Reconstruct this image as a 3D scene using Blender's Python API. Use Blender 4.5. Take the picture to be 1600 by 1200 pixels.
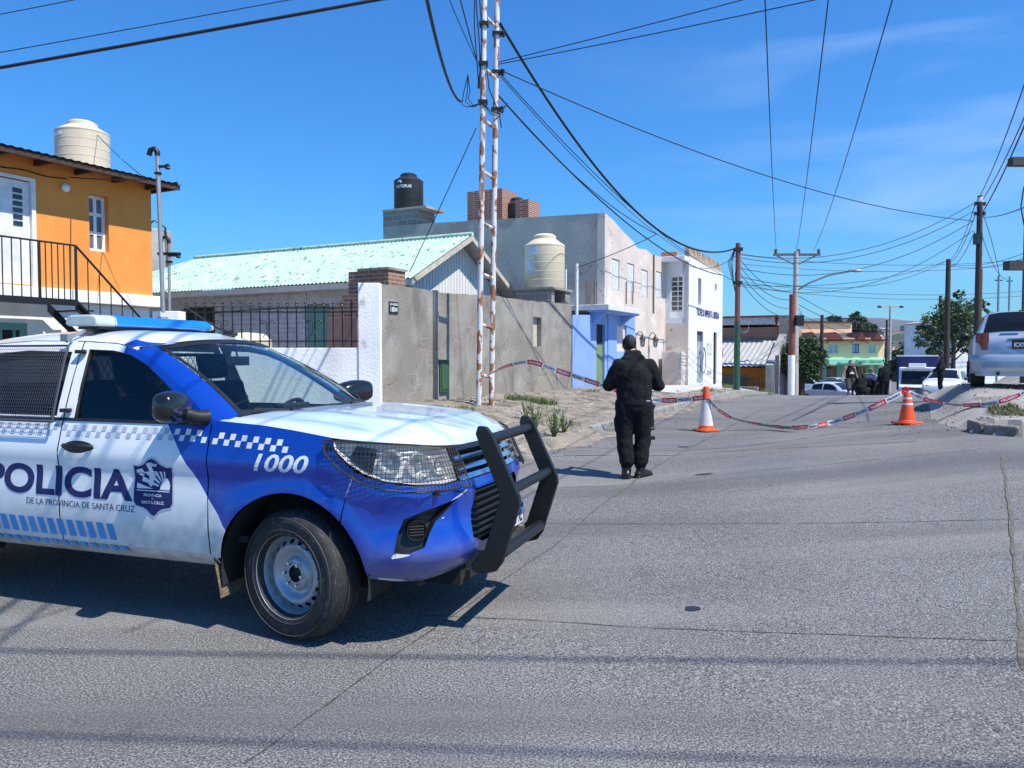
import bpy, bmesh, math, random
import numpy as np
from mathutils import Vector, Matrix, Euler
from mathutils.geometry import delaunay_2d_cdt
for _o in list(bpy.data.objects): bpy.data.objects.remove(_o)
SC = bpy.context.scene
COL = SC.collection
rad = math.radians
random.seed(11)
# ------------------------------------------------------------------ camera
FPX = 1202.0; HOR = 556.0; CAMZ = 1.62
PITCH = math.atan((600 - HOR) / FPX)
cam = bpy.data.objects.new("camera", bpy.data.cameras.new("camera")); COL.objects.link(cam)
cam.location = (0, 0, CAMZ)
cam.rotation_euler = (rad(90) - PITCH, 0, 0)
cam.data.sensor_width = 36; cam.data.lens = 36 * FPX / 1600
cam.data.clip_start = 0.1; cam.data.clip_end = 20000
SC.camera = cam
SC.render.resolution_x = 1024; SC.render.resolution_y = 768
# ------------------------------------------------------------------ world and sun
SUN_EL = rad(57)
SUNV = Vector((0.83 * math.cos(SUN_EL), -0.56 * math.cos(SUN_EL), math.sin(SUN_EL))).normalized()
wd = bpy.data.worlds.new("World"); SC.world = wd; wd.use_nodes = True
_n = wd.node_tree.nodes; _l = wd.node_tree.links; _n.clear()
_out = _n.new("ShaderNodeOutputWorld"); _bg = _n.new("ShaderNodeBackground")
_sky = _n.new("ShaderNodeTexSky"); _sky.sky_type = 'NISHITA'; _sky.sun_disc = False
_sky.sun_elevation = SUN_EL
_sky.sun_rotation = math.atan2(SUNV.x, SUNV.y)
_sky.air_density = 1.25; _sky.dust_density = 0.15; _sky.ozone_density = 3.2; _sky.altitude = 200
_hs = _n.new("ShaderNodeHueSaturation"); _hs.inputs['Saturation'].default_value = 1.18; _hs.inputs['Value'].default_value = 1.0
_l.new(_sky.outputs[0], _hs.inputs['Color'])
# thin wisps of cirrus
_tc = _n.new("ShaderNodeTexCoord"); _mp = _n.new("ShaderNodeMapping"); _mp.inputs['Scale'].default_value = (2.2, 2.2, 15)
_mp.inputs['Rotation'].default_value = (0.0, 0.12, 0.0)
_nz = _n.new("ShaderNodeTexNoise"); _nz.inputs['Scale'].default_value = 1.3; _nz.inputs['Detail'].default_value = 7; _nz.inputs['Distortion'].default_value = .4
_cr = _n.new("ShaderNodeValToRGB"); _cr.color_ramp.elements[0].position = .50; _cr.color_ramp.elements[1].position = .80
_cr.color_ramp.elements[1].color = (.5, .5, .5, 1)
_mx = _n.new("ShaderNodeMixRGB"); _mx.inputs[2].default_value = (5.0, 7.0, 10.5, 1)
_l.new(_tc.outputs['Generated'], _mp.inputs[0]); _l.new(_mp.outputs[0], _nz.inputs['Vector'])
_sx = _n.new('ShaderNodeSeparateXYZ'); _l.new(_tc.outputs['Generated'], _sx.inputs[0])
_mr = _n.new('ShaderNodeMapRange'); _mr.inputs[1].default_value = .05; _mr.inputs[2].default_value = .45; _l.new(_sx.outputs[0], _mr.inputs[0])
_mm = _n.new('ShaderNodeMath'); _mm.operation = 'MULTIPLY'; _l.new(_cr.outputs[0], _mm.inputs[0]); _l.new(_mr.outputs[0], _mm.inputs[1])
_l.new(_nz.outputs[0], _cr.inputs[0]); _l.new(_mm.outputs[0], _mx.inputs[0]); 
_ti = _n.new('ShaderNodeMixRGB'); _ti.blend_type = 'MULTIPLY'; _ti.inputs[0].default_value = 1; _ti.inputs[2].default_value = (.41, 1.05, 1.64, 1)
_l.new(_hs.outputs[0], _ti.inputs[1]); _l.new(_ti.outputs[0], _mx.inputs[1])
_l.new(_mx.outputs[0], _bg.inputs[0]); _l.new(_bg.outputs[0], _out.inputs[0])
_bg.inputs[1].default_value = 0.088
sun = bpy.data.objects.new("sun", bpy.data.lights.new("sun", 'SUN')); COL.objects.link(sun)
sun.data.energy = 5.0; sun.data.angle = rad(0.5); sun.data.color = (1.0, .945, .85)
sun.rotation_euler = SUNV.to_track_quat('Z', 'Y').to_euler(); sun.location = (10, -6, 30)
SC.view_settings.view_transform = 'Standard'; SC.view_settings.look = 'None'
SC.view_settings.gamma = 1; SC.view_settings.exposure = 0.36
# ------------------------------------------------------------------ frames
SD = Vector((math.sin(rad(28)), math.cos(rad(28)), 0)); SN = Vector((-SD.y, SD.x, 0))
SO = Vector((-2.4, 14.1, 0))
STREET = Matrix(((SD.x, SN.x, 0, SO.x), (SD.y, SN.y, 0, SO.y), (0, 0, 1, CAMZ), (0, 0, 0, 1)))   # (s, t, z relative to the eye)
WORLD = Matrix.Identity(4)
REL = Matrix.Translation((0, 0, CAMZ))
STREET_ROT = math.atan2(SD.y, SD.x)
def st(x, y):
    r = Vector((x, y, 0)) - SO
    return r.dot(SD), r.dot(SN)
def xy(s, t):
    p = SO + SD * s + SN * t
    return p.x, p.y
def at(px, py, depth):
    u = (px - 800) / FPX; v = (600 - py) / FPX
    c, s_ = math.cos(PITCH), math.sin(PITCH)
    d = Vector((u, c + v * s_, -s_ + v * c)); d *= depth / d.y
    return Vector((d.x, d.y, d.z + CAMZ))
def sm(x, a, b):
    t = min(1, max(0, (x - a) / (b - a))); return t * t * (3 - 2 * t)
# ------------------------------------------------------------------ ground heights (absolute z)
_w = np.arange(-80, 320, .25)
_sl = np.interp(_w, [-80, 3, 5, 22, 31, 50, 56, 105, 120, 200, 320], [0, 0, .019, .019, -.075, -.075, -.022, -.022, -.012, 0, 0])
_z = np.cumsum(_sl) * .25; _z -= np.interp(3, _w, _z)
def road_z(x, y):
    w = SD.x * x + SD.y * y; s, t = st(x, y)
    r = min(3.9, max(0, -t - 5.5)) * .095 * sm(w, 4, 11) * (1 - .65 * sm(w, 15, 25))
    return float(np.interp(w, _w, _z)) + r
def left_d(x, y):
    s, t = st(x, y); a = t + 3.4; b = y - 10.9; r = 1.6
    if a < r and b < r: return r - math.hypot(r - a, r - b)
    return min(a, b)
def left_z(x, y):
    s, t = st(x, y); R = road_z(x, y); d = left_d(x, y)
    F = CAMZ + float(np.interp(s, [-10, 0, 8.7, 13, 17.8, 23.5], [-.86, -.88, -.93, -.97, -1.13, -1.25]))
    k = sm(s, 21.5, 28); F = F * (1 - k) + (R + .15) * k
    return R + .11 + sm(d, -.6, 3.4) * (F - R - .11)
def right_d(x, y):
    s, t = st(x, y); a = -t - (9.45 - .55 * sm(s, 1.2, 3.6)); b = s - 1.0; r = .5
    if a < r and b < r: return r - math.hypot(r - a, r - b)
    return min(a, b)
def right_z(x, y):
    s, t = st(x, y); w = SD.x * x + SD.y * y; R = road_z(x, y); f = sm(-t, 10.3, 12)
    Q = CAMZ - .60 + .17 * sm(w, 18, 24) * f; k = sm(w, 17.5, 27) * (1 - f) + sm(w, 30, 42) * f; Q = Q * (1 - k) + (R + .28) * k
    kerb = 1 - sm(s, 1.4, 2.6); dt = -t - (9.45 - .55 * sm(s, 1.2, 3.6))
    a = (R + .20) * kerb + (R + .01) * (1 - kerb)
    return a + sm(dt, 0, .75) * min(1, max(0, (s - 1.0) / 3.4)) * (Q - a)
def gz(x, y):
    s, t = st(x, y)
    if left_d(x, y) >= 0: return left_z(x, y)
    if right_d(x, y) >= 0: return right_z(x, y)
    return road_z(x, y)
def hit(px, py):
    lo, hi = 1.0, 26.0
    y = lo
    while y < 60:
        p = at(px, py, y)
        if p.z <= gz(p.x, p.y): break
        y += .05
    return Vector((p.x, p.y, gz(p.x, p.y)))
# ------------------------------------------------------------------ object helpers
def tag(o, label=None, cat=None, group=None, kind=None):
    if label: o['label'] = label
    if cat: o['category'] = cat
    if group: o['group'] = group
    if kind: o['kind'] = kind
    return o
def thing(name, label, cat, loc=(0, 0, 0), rotz=0, group=None, scale=1):
    o = bpy.data.objects.new(name, None); COL.objects.link(o)
    o.location = loc; o.rotation_euler = (0, 0, rotz); o.empty_display_size = .2
    o.scale = (scale,) * 3
    return tag(o, label, cat, group)
def mtx(o): return Matrix.Translation(o.location) @ o.rotation_euler.to_matrix().to_4x4() @ Matrix.Diagonal((*o.scale, 1))
def rootm(p):
    while p.parent: p = p.parent
    return mtx(p)
class MB:
    def __init__(s): s.v = []; s.f = []; s.mi = []; s.uv = {}
    def add(s, vs, fs, mi=0):
        o = len(s.v); s.v += [tuple(v) for v in vs]; s.f += [[i + o for i in f] for f in fs]; s.mi += [mi] * len(fs); return s
    def box(s, x0, x1, y0, y1, z0, z1, mi=0, M=None):
        v = [Vector((x, y, z)) for z in (z0, z1) for x, y in ((x0, y0), (x1, y0), (x1, y1), (x0, y1))]
        if M is not None: v = [M @ q for q in v]
        return s.add(v, [(3, 2, 1, 0), (4, 5, 6, 7), (0, 1, 5, 4), (1, 2, 6, 5), (2, 3, 7, 6), (3, 0, 4, 7)], mi)
    def prism(s, poly, axis, a, b, mi=0, M=None):
        n = len(poly)
        mk = {'x': lambda p, k: (k, p[0], p[1]), 'y': lambda p, k: (p[0], k, p[1]), 'z': lambda p, k: (p[0], p[1], k)}[axis]
        v = [Vector(mk(p, a)) for p in poly] + [Vector(mk(p, b)) for p in poly]
        if M is not None: v = [M @ q for q in v]
        return s.add(v, [list(range(n)), list(range(2 * n - 1, n - 1, -1))] + [(i, i + n, (i + 1) % n + n, (i + 1) % n) for i in range(n)], mi)
    def tube(s, pts, r, n=8, mi=0, cap=True):
        P = [Vector(p) for p in pts]; m = len(P)
        rr = r if isinstance(r, (list, tuple)) else [r] * m
        T = [(P[min(i + 1, m - 1)] - P[max(i - 1, 0)]).normalized() for i in range(m)]
        up = Vector((0, 0, 1)) if abs(T[0].z) < .9 else Vector((1, 0, 0))
        a = T[0].cross(up).normalized(); vs = []
        for i in range(m):
            a = (a - T[i] * a.dot(T[i])).normalized(); b = T[i].cross(a)
            for k in range(n):
                th = 2 * math.pi * k / n
                vs.append(P[i] + (a * math.cos(th) + b * math.sin(th)) * rr[i])
        fs = [(i * n + k, i * n + (k + 1) % n, (i + 1) * n + (k + 1) % n, (i + 1) * n + k) for i in range(m - 1) for k in range(n)]
        if cap: fs += [list(range(n - 1, -1, -1)), list(range((m - 1) * n, m * n))]
        return s.add(vs, fs, mi)
    def lathe(s, prof, c=(0, 0, 0), axis='z', n=28, mi=0, close=False, M=None, cap=True):
        c = Vector(c); vs = []
        for r, h in prof:
            for k in range(n):
                th = 2 * math.pi * k / n; a, b = r * math.cos(th), r * math.sin(th)
                q = {'z': (a, b, h), 'x': (h, a, b), 'y': (b, h, a)}[axis]
                q = Vector(q)
                if M is not None: q = M @ q
                vs.append(c + q)
        m = len(prof)
        fs = [(i * n + k, i * n + (k + 1) % n, (i + 1) * n + (k + 1) % n, (i + 1) * n + k) for i in range(m - 1) for k in range(n)]
        if close: fs += [((m - 1) * n + k, (m - 1) * n + (k + 1) % n, (k + 1) % n, k) for k in range(n)]
        elif cap:
            if prof[0][0] > 1e-6: fs.append(list(range(n - 1, -1, -1)))
            if prof[-1][0] > 1e-6: fs.append(list(range((m - 1) * n, m * n)))
        return s.add(vs, fs, mi)
    def grid(s, fn, us, vs_, mi=0, flip=False):
        nu, nv = len(us), len(vs_)
        v = [fn(u, w) for u in us for w in vs_]
        f = []
        for i in range(nu - 1):
            for j in range(nv - 1):
                q = [i * nv + j, (i + 1) * nv + j, (i + 1) * nv + j + 1, i * nv + j + 1]
                f.append(q[::-1] if flip else q)
        return s.add(v, f, mi)
    def ell(s, c, r, n=14, m=9, mi=0, M=None):
        c = Vector(c); vs = [];
        for i in range(m + 1):
            ph = math.pi * i / m
            for k in range(n):
                th = 2 * math.pi * k / n
                q = Vector((r[0] * math.sin(ph) * math.cos(th), r[1] * math.sin(ph) * math.sin(th), r[2] * math.cos(ph)))
                if M is not None: q = M @ q
                vs.append(c + q)
        fs = [(i * n + k, (i + 1) * n + k, (i + 1) * n + (k + 1) % n, i * n + (k + 1) % n) for i in range(m) for k in range(n)]
        return s.add(vs, fs, mi)
    def build(s, name, mats, parent=None, A=None, smooth=None, bevel=0, fix=True, mods=(), merge=False):
        """vertices are given in the space of A; with A None they are already local to the thing"""
        me = bpy.data.meshes.new(name)
        V = [Vector(v) for v in s.v]
        loc = None
        if parent is not None:
            if A is not None:
                T = rootm(parent).inverted() @ A; V = [T @ v for v in V]
        else:
            if A is not None: V = [A @ v for v in V]
            xs = [v.x for v in V]; ys = [v.y for v in V]; zs = [v.z for v in V]
            loc = Vector(((min(xs) + max(xs)) / 2, (min(ys) + max(ys)) / 2, min(zs)))
            V = [v - loc for v in V]
        me.from_pydata([tuple(v) for v in V], [], s.f)
        if not isinstance(mats, (list, tuple)): mats = [mats]
        for m_ in mats: me.materials.append(m_)
        me.polygons.foreach_set('material_index', s.mi)
        if fix:
            bm = bmesh.new(); bm.from_mesh(me)
            bmesh.ops.remove_doubles(bm, verts=bm.verts, dist=1e-5)
            bmesh.ops.recalc_face_normals(bm, faces=bm.faces); bm.to_mesh(me); bm.free()
        if smooth is not None:
            me.polygons.foreach_set('use_smooth', [True] * len(me.polygons))
            me.set_sharp_from_angle(angle=rad(smooth))
        me.update()
        o = bpy.data.objects.new(name, me); COL.objects.link(o)
        if parent is not None: o.parent = parent
        else: o.location = loc
        if bevel:
            b = o.modifiers.new("bevel", 'BEVEL'); b.width = bevel; b.segments = 2; b.limit_method = 'ANGLE'; b.angle_limit = rad(40)
        return o
def copy_tree(o, parent=None):
    c = o.copy(); COL.objects.link(c); c.parent = parent
    for ch in list(o.children): copy_tree(ch, c)
    return c
# ------------------------------------------------------------------ materials
_mc = {}
def mat(name, col, rough=.8, var=.12, scale=6, bump=.15, bscale=80, metal=0, coat=0, spec=.5, col2=None, thr=None, detail=6, coord='Object', stretch=(1, 1, 1), alpha=None, bdist=.01):
    if name in _mc: return _mc[name]
    m = bpy.data.materials.new(name); m.use_nodes = True; _mc[name] = m
    nt = m.node_tree; N = nt.nodes; L = nt.links; b = N['Principled BSDF']
    b.inputs['Roughness'].default_value = rough; b.inputs['Metallic'].default_value = metal
    b.inputs['Coat Weight'].default_value = coat; b.inputs['Coat Roughness'].default_value = .05
    b.inputs['Specular IOR Level'].default_value = spec
    tc = N.new("ShaderNodeTexCoord"); mp = N.new("ShaderNodeMapping"); mp.inputs['Scale'].default_value = stretch
    L.new(tc.outputs[coord], mp.inputs[0])
    nz = N.new("ShaderNodeTexNoise"); nz.inputs['Scale'].default_value = scale; nz.inputs['Detail'].default_value = detail
    L.new(mp.outputs[0], nz.inputs['Vector'])
    cr = N.new("ShaderNodeValToRGB"); e = cr.color_ramp.elements
    c1 = [max(0, c * (1 - var)) for c in col]; c2 = list(col2) if col2 else [min(1, c * (1 + var)) for c in col]
    if col2: c1 = list(col)
    e[0].position, e[1].position = thr if thr else (.3, .7)
    e[0].color = (*c1, 1); e[1].color = (*c2, 1)
    L.new(nz.outputs[0], cr.inputs[0]); L.new(cr.outputs[0], b.inputs['Base Color'])
    if bump:
        n2 = N.new("ShaderNodeTexNoise"); n2.inputs['Scale'].default_value = bscale; n2.inputs['Detail'].default_value = 5
        L.new(mp.outputs[0], n2.inputs['Vector'])
        bp = N.new("ShaderNodeBump"); bp.inputs['Strength'].default_value = bump; bp.inputs['Distance'].default_value = bdist
        L.new(n2.outputs[0], bp.inputs['Height']); L.new(bp.outputs[0], b.inputs['Normal'])
    m['_ramp'] = cr.name
    return m
def overlay(m, col, scale, thr, detail=5, stretch=(1, 1, 1), seed=0, fac=1.0, dist=0):
    """lays stains / chips of another colour over a material through a noise mask"""
    nt = m.node_tree; N = nt.nodes; L = nt.links; b = N['Principled BSDF']
    src = b.inputs['Base Color'].links[0].from_socket
    tc = N.new("ShaderNodeTexCoord"); mp = N.new("ShaderNodeMapping"); mp.inputs['Scale'].default_value = stretch; mp.inputs['Location'].default_value = (seed, seed * 2, 0)
    nz = N.new("ShaderNodeTexNoise"); nz.inputs['Scale'].default_value = scale; nz.inputs['Detail'].default_value = detail; nz.inputs['Distortion'].default_value = dist
    cr = N.new("ShaderNodeValToRGB"); e = cr.color_ramp.elements; e[0].position, e[1].position = thr
    e[0].color = (0, 0, 0, 1); e[1].color = (fac, fac, fac, 1)
    mx = N.new("ShaderNodeMixRGB"); mx.inputs[2].default_value = (*col, 1)
    L.new(tc.outputs['Object'], mp.inputs[0]); L.new(mp.outputs[0], nz.inputs['Vector']); L.new(nz.outputs[0], cr.inputs[0])
    L.new(cr.outputs[0], mx.inputs[0]); L.new(src, mx.inputs[1]); L.new(mx.outputs[0], b.inputs['Base Color'])
    return m
def brickmat(name, c1, c2, mortar, w=.25, h=.07, ms=.012, axes='xz', bump=.6, rough=.85):
    if name in _mc: return _mc[name]
    m = mat(name, c1, rough=rough); nt = m.node_tree; N = nt.nodes; L = nt.links; b = N['Principled BSDF']
    tc = N.new("ShaderNodeTexCoord"); sp = N.new("ShaderNodeSeparateXYZ"); cb = N.new("ShaderNodeCombineXYZ")
    L.new(tc.outputs['Object'], sp.inputs[0])
    ad = N.new("ShaderNodeMath"); ad.operation = 'ADD'; L.new(sp.outputs[0], ad.inputs[0]); L.new(sp.outputs[1], ad.inputs[1])
    L.new(ad.outputs[0], cb.inputs[0]); L.new(sp.outputs[2], cb.inputs[1])
    br = N.new("ShaderNodeTexBrick"); br.inputs['Scale'].default_value = 1; br.inputs['Brick Width'].default_value = w; br.inputs['Row Height'].default_value = h
    br.inputs['Mortar Size'].default_value = ms; br.inputs['Color1'].default_value = (*c1, 1); br.inputs['Color2'].default_value = (*c2, 1); br.inputs['Mortar'].default_value = (*mortar, 1)
    L.new(cb.outputs[0], br.inputs['Vector']); L.new(br.outputs[0], b.inputs['Base Color'])
    bp = N.new("ShaderNodeBump"); bp.inputs['Strength'].default_value = bump; bp.inputs['Distance'].default_value = .01; bp.invert = True
    L.new(br.outputs['Fac'], bp.inputs['Height']); L.new(bp.outputs[0], b.inputs['Normal'])
    return m
def glassmat(name, tint, rough=.02, refl=.12):
    if name in _mc: return _mc[name]
    m = bpy.data.materials.new(name); m.use_nodes = True; _mc[name] = m
    N = m.node_tree.nodes; L = m.node_tree.links; N.clear()
    o = N.new("ShaderNodeOutputMaterial"); t = N.new("ShaderNodeBsdfTransparent"); t.inputs[0].default_value = (*tint, 1)
    g = N.new("ShaderNodeBsdfGlossy"); g.inputs['Roughness'].default_value = rough; g.inputs[0].default_value = (1, 1, 1, 1)
    lw = N.new("ShaderNodeLayerWeight"); lw.inputs[0].default_value = .5
    pw = N.new("ShaderNodeMath"); pw.operation = 'POWER'; pw.inputs[1].default_value = 5; L.new(lw.outputs['Facing'], pw.inputs[0])
    ma = N.new("ShaderNodeMath"); ma.operation = 'MULTIPLY_ADD'; ma.inputs[1].default_value = .9; ma.inputs[2].default_value = .045; L.new(pw.outputs[0], ma.inputs[0])
    mx = N.new("ShaderNodeMixShader"); L.new(ma.outputs[0], mx.inputs[0]); L.new(t.outputs[0], mx.inputs[1]); L.new(g.outputs[0], mx.inputs[2]); L.new(mx.outputs[0], o.inputs[0])
    return m
def stucco(name, col, **k):
    m = mat(name, col, rough=.92, var=.10, scale=1.2, bump=.5, bscale=22, detail=9, bdist=.015, **k)
    return m
WHITE = stucco("white_paint", (.87, .865, .85)); overlay(WHITE, (.45, .42, .38), 3, (.66, .8))
DARK = mat("dark_gap", (.015, .015, .017), rough=.9, bump=0)
BLACKM = mat("black_metal", (.009, .009, .010), rough=.45, bump=.1)
GREY = mat("grey_metal", (.33, .34, .35), rough=.45, metal=.7, bump=.05)
CHROME = mat("chrome", (.75, .76, .78), rough=.12, metal=1, bump=0, var=.02)
RUBBER = mat("tyre_rubber", (.020, .020, .022), rough=.72, var=.3, bump=.35, bscale=120); overlay(RUBBER, (.09, .09, .09), 26, (.56, .75), stretch=(1, 4, 1))
BLK = mat("black_plastic", (.014, .014, .015), rough=.42, bump=.05)
# ------------------------------------------------------------------ text as mesh
def text2d(s, size=1.0, bold=0.0, shear=0.0, space=1.0, align='LEFT'):
    cu = bpy.data.curves.new("txt", 'FONT'); cu.body = s; cu.size = size; cu.offset = bold; cu.shear = shear; cu.space_character = space
    cu.align_x = align; cu.fill_mode = 'FRONT'; cu.resolution_u = 7 if bold > .025 else 3
    o = bpy.data.objects.new("txt", cu); COL.objects.link(o)
    dg = bpy.context.evaluated_depsgraph_get(); e = o.evaluated_get(dg); me = e.to_mesh()
    vs = [(v.co.x, v.co.y) for v in me.vertices]; fs = [list(p.vertices) for p in me.polygons]
    e.to_mesh_clear(); bpy.data.objects.remove(o); bpy.data.curves.remove(cu)
    return vs, fs
def text_fit(mb, s, fn, x0, x1, y0, y1, bold=0.0, shear=0.0, mi=0):
    """writes s so that it fills x0..x1, y0..y1, mapped through fn(a, b) -> point"""
    vs, fs = text2d(s, 1.0, bold, 0)
    bm = bmesh.new(); bv = [bm.verts.new((x + shear * y, y, 0)) for x, y in vs]
    for f in fs:
        try: bm.faces.new([bv[i] for i in f])
        except ValueError: pass
    bmesh.ops.triangulate(bm, faces=bm.faces)
    if bold or shear or (x1 - x0) > .5:
        for _ in range(3):
            le = [e for e in bm.edges if e.calc_length() * max(abs(y1 - y0), .001) > (.022 if abs(y1 - y0) < .3 else 9)]
            if not le: break
            bmesh.ops.subdivide_edges(bm, edges=le, cuts=1); bmesh.ops.triangulate(bm, faces=bm.faces)
    bm.verts.index_update(); vs = [(v.co.x, v.co.y) for v in bm.verts]; fs = [[v.index for v in f.verts] for f in bm.faces]; bm.free()
    xs = [v[0] for v in vs]; ys = [v[1] for v in vs]
    ax, bx, ay, by = min(xs), max(xs), min(ys), max(ys)
    mb.add([fn(x0 + (v[0] - ax) / (bx - ax) * (x1 - x0), y0 + (v[1] - ay) / (by - ay) * (y1 - y0)) for v in vs], fs, mi)
def inside(p, poly):
    x, y = p; c = False; n = len(poly); j = n - 1
    for i in range(n):
        xi, yi = poly[i]; xj, yj = poly[j]
        if (yi > y) != (yj > y) and x < (xj - xi) * (y - yi) / (yj - yi) + xi: c = not c
        j = i
    return c
def cdt(outer, holes=(), step=.05):
    V = []; E = []
    for poly in [outer] + list(holes):
        s0 = len(V); n = len(poly)
        for i in range(n):
            a = Vector(poly[i]); b = Vector(poly[(i + 1) % n]); k = max(1, int((b - a).length / step))
            V += [a.lerp(b, q / k) for q in range(k)]
        m = len(V) - s0
        E += [(s0 + i, s0 + (i + 1) % m) for i in range(m)]
    xs = [p[0] for p in outer]; ys = [p[1] for p in outer]; B = list(V)
    ba = np.array([(b[0], b[1]) for b in B])
    x = min(xs) + step * .5
    while x < max(xs):
        y = min(ys) + step * .5
        while y < max(ys):
            if inside((x, y), outer) and not any(inside((x, y), h) for h in holes):
                if ((ba - (x, y)) ** 2).sum(1).min() > (step * .45) ** 2: V.append(Vector((x, y)))
            y += step
        x += step
    r = delaunay_2d_cdt(V, E, [], 0, 1e-6)
    v2 = r[0]; fs = []
    for f in r[2]:
        c = sum((v2[i] for i in f), Vector((0, 0))) / len(f)
        if inside(c, outer) and not any(inside(c, h) for h in holes): fs.append(list(f))
    return [(p.x, p.y) for p in v2], fs
def sheet(mb, outer, holes, fn, step=.05, mi=0, flip=False):
    v, f = cdt(outer, holes, step)
    mb.add([fn(a, b) for a, b in v], [q[::-1] for q in f] if flip else f, mi)
    return mb
def wall_panel(mb, outer, holes, plane, thick, mi=0, jm=None):
    """a wall with real openings: outline and holes in (a, b); plane(a, b, depth) -> point; reveals included"""
    v, f = cdt(outer, holes, 3.0)
    mb.add([plane(a, b, 0) for a, b in v], f, mi); mb.add([plane(a, b, thick) for a, b in v], [q[::-1] for q in f], mi)
    for poly in [outer] + list(holes):
        n = len(poly)
        for i in range(n):
            a = poly[i]; b = poly[(i + 1) % n]
            mb.add([plane(*a, 0), plane(*b, 0), plane(*b, thick), plane(*a, thick)], [(0, 1, 2, 3)], mi if jm is None else jm)
    return mb
def rect(a0, a1, b0, b1): return [(a0, b0), (a1, b0), (a1, b1), (a0, b1)]
# ------------------------------------------------------------------ ground, road, kerbs, hills
def roadmat():
    m = mat("worn_concrete_road", (.142, .141, .137), rough=.93, var=.25, scale=.45, bump=0)
    nt = m.node_tree; N = nt.nodes; L = nt.links; b = N['Principled BSDF']
    tc = N.new("ShaderNodeTexCoord")
    def mixin(vec_scale, kind, thr, col, fac, detail=3, typ='noise', stretch=(1, 1, 1), dist=0, rot=0):
        src = b.inputs['Base Color'].links[0].from_socket
        mp = N.new("ShaderNodeMapping"); mp.inputs['Scale'].default_value = stretch; mp.inputs['Rotation'].default_value = (0, 0, rot); L.new(tc.outputs['Object'], mp.inputs[0])
        if typ == 'noise':
            t = N.new("ShaderNodeTexNoise"); t.inputs['Detail'].default_value = detail; t.inputs['Distortion'].default_value = dist
        else: t = N.new("ShaderNodeTexVoronoi")
        t.inputs['Scale'].default_value = vec_scale; L.new(mp.outputs[0], t.inputs['Vector'])
        cr = N.new("ShaderNodeValToRGB"); e = cr.color_ramp.elements; e[0].position, e[1].position = thr
        e[0].color = (0, 0, 0, 1); e[1].color = (fac,) * 3 + (1,)
        if typ != 'noise': e[0].color, e[1].color = e[1].color[:], (0, 0, 0, 1)
        mx = N.new("ShaderNodeMixRGB"); mx.inputs[2].default_value = (*col, 1)
        L.new(t.outputs[0], cr.inputs[0]); L.new(cr.outputs[0], mx.inputs[0]); L.new(src, mx.inputs[1]); L.new(mx.outputs[0], b.inputs['Base Color'])
        return t
    mixin(85, 'p', (.50, .60), (.33, .33, .325), .85, 2)                      # pale exposed stones
    t = mixin(100, 'p', (.53, .60), (.022, .023, .026), .92, 2)                      # dark pits between them
    mixin(.30, 'p', (.50, .72), (.24, .225, .20), .45, 6); mixin(9, 'p', (.60, .75), (.09, .09, .09), .4, 5); mixin(.9, 'p', (.58, .66), (.11, .108, .10), .45, 8, stretch=(.25, 1, 1))                 # dusty drifts
    mixin(.35, 'p', (.55, .7), (.12, .122, .13), .5, 6, dist=1.0)          # older patches
    mixin(.22, 'p', (.54, .60), (.105, .105, .108), .45, 10, dist=.6); mixin(1.0, 'p', (.50, .66), (.08, .08, .083), .5, 5, stretch=(.06, .8, 1), rot=-STREET_ROT); mixin(1.3, 'p', (.54, .68), (.27, .265, .25), .4, 6, stretch=(.05, .9, 1), rot=-STREET_ROT); mixin(2.6, 'p', (.66, .74), (.07, .07, .072), .5, 7); mixin(1.7, 'p', (.70, .76), (.25, .20, .14), .6, 8)              # sandy scatter
    bp = N.new("ShaderNodeBump"); bp.inputs['Strength'].default_value = .7; bp.inputs['Distance'].default_value = .01; bp.invert = True
    L.new(t.outputs[0], bp.inputs['Height']); L.new(bp.outputs[0], b.inputs['Normal'])
    return m
ROAD = roadmat()
DIRT = mat("sandy_dirt", (.275, .235, .185), rough=.97, var=.2, scale=1.1, bump=.9, bscale=14, detail=10, bdist=.04)
overlay(DIRT, (.12, .10, .08), 2.2, (.48, .64), detail=10); overlay(DIRT, (.17, .16, .15), 5, (.55, .66), detail=8, stretch=(1, .4, 1)); overlay(DIRT, (.42, .38, .32), 7, (.58, .7), detail=6); overlay(DIRT, (.10, .09, .08), 38, (.60, .68), detail=2, fac=.8)
PALE = mat("pale_dusty_verge", (.31, .295, .265), rough=.95, var=.14, scale=1.6, bump=.6, bscale=18, detail=9, bdist=.02)
overlay(PALE, (.17, .15, .125), 2.6, (.58, .7), detail=9); overlay(PALE, (.15, .14, .12), 40, (.62, .7), detail=2, fac=.7)
CONC = mat("kerb_concrete", (.30, .295, .28), rough=.93, var=.2, scale=5, bump=.5, bscale=40, detail=8)
overlay(CONC, (.12, .11, .10), 7, (.55, .72), detail=7)
def hmesh(mb, ss, ts, zf, keep=None):
    nv = len(ts); vs = []; kp = []
    for s_ in ss:
        for t_ in ts:
            x, y = xy(s_, t_); vs.append((x, y, zf(x, y))); kp.append(True if keep is None else keep(x, y))
    fs = []
    for i in range(len(ss) - 1):
        for j in range(nv - 1):
            q = (i * nv + j, (i + 1) * nv + j, (i + 1) * nv + j + 1, i * nv + j + 1)
            if any(kp[k] for k in q): fs.append(q[::-1] if ts[-1] < ts[0] else q)
    return mb.add(vs, fs)
def absmesh(mb, name, m, kind='structure', smooth=30):
    o = mb.build(name, m, None, WORLD, smooth=smooth, fix=False)
    # keep the origin at the world origin so object coordinates are metres on the ground
    loc = o.location.copy(); o.data.transform(Matrix.Translation(loc)); o.location = (0, 0, 0)
    tag(o, kind=kind); return o
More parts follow.
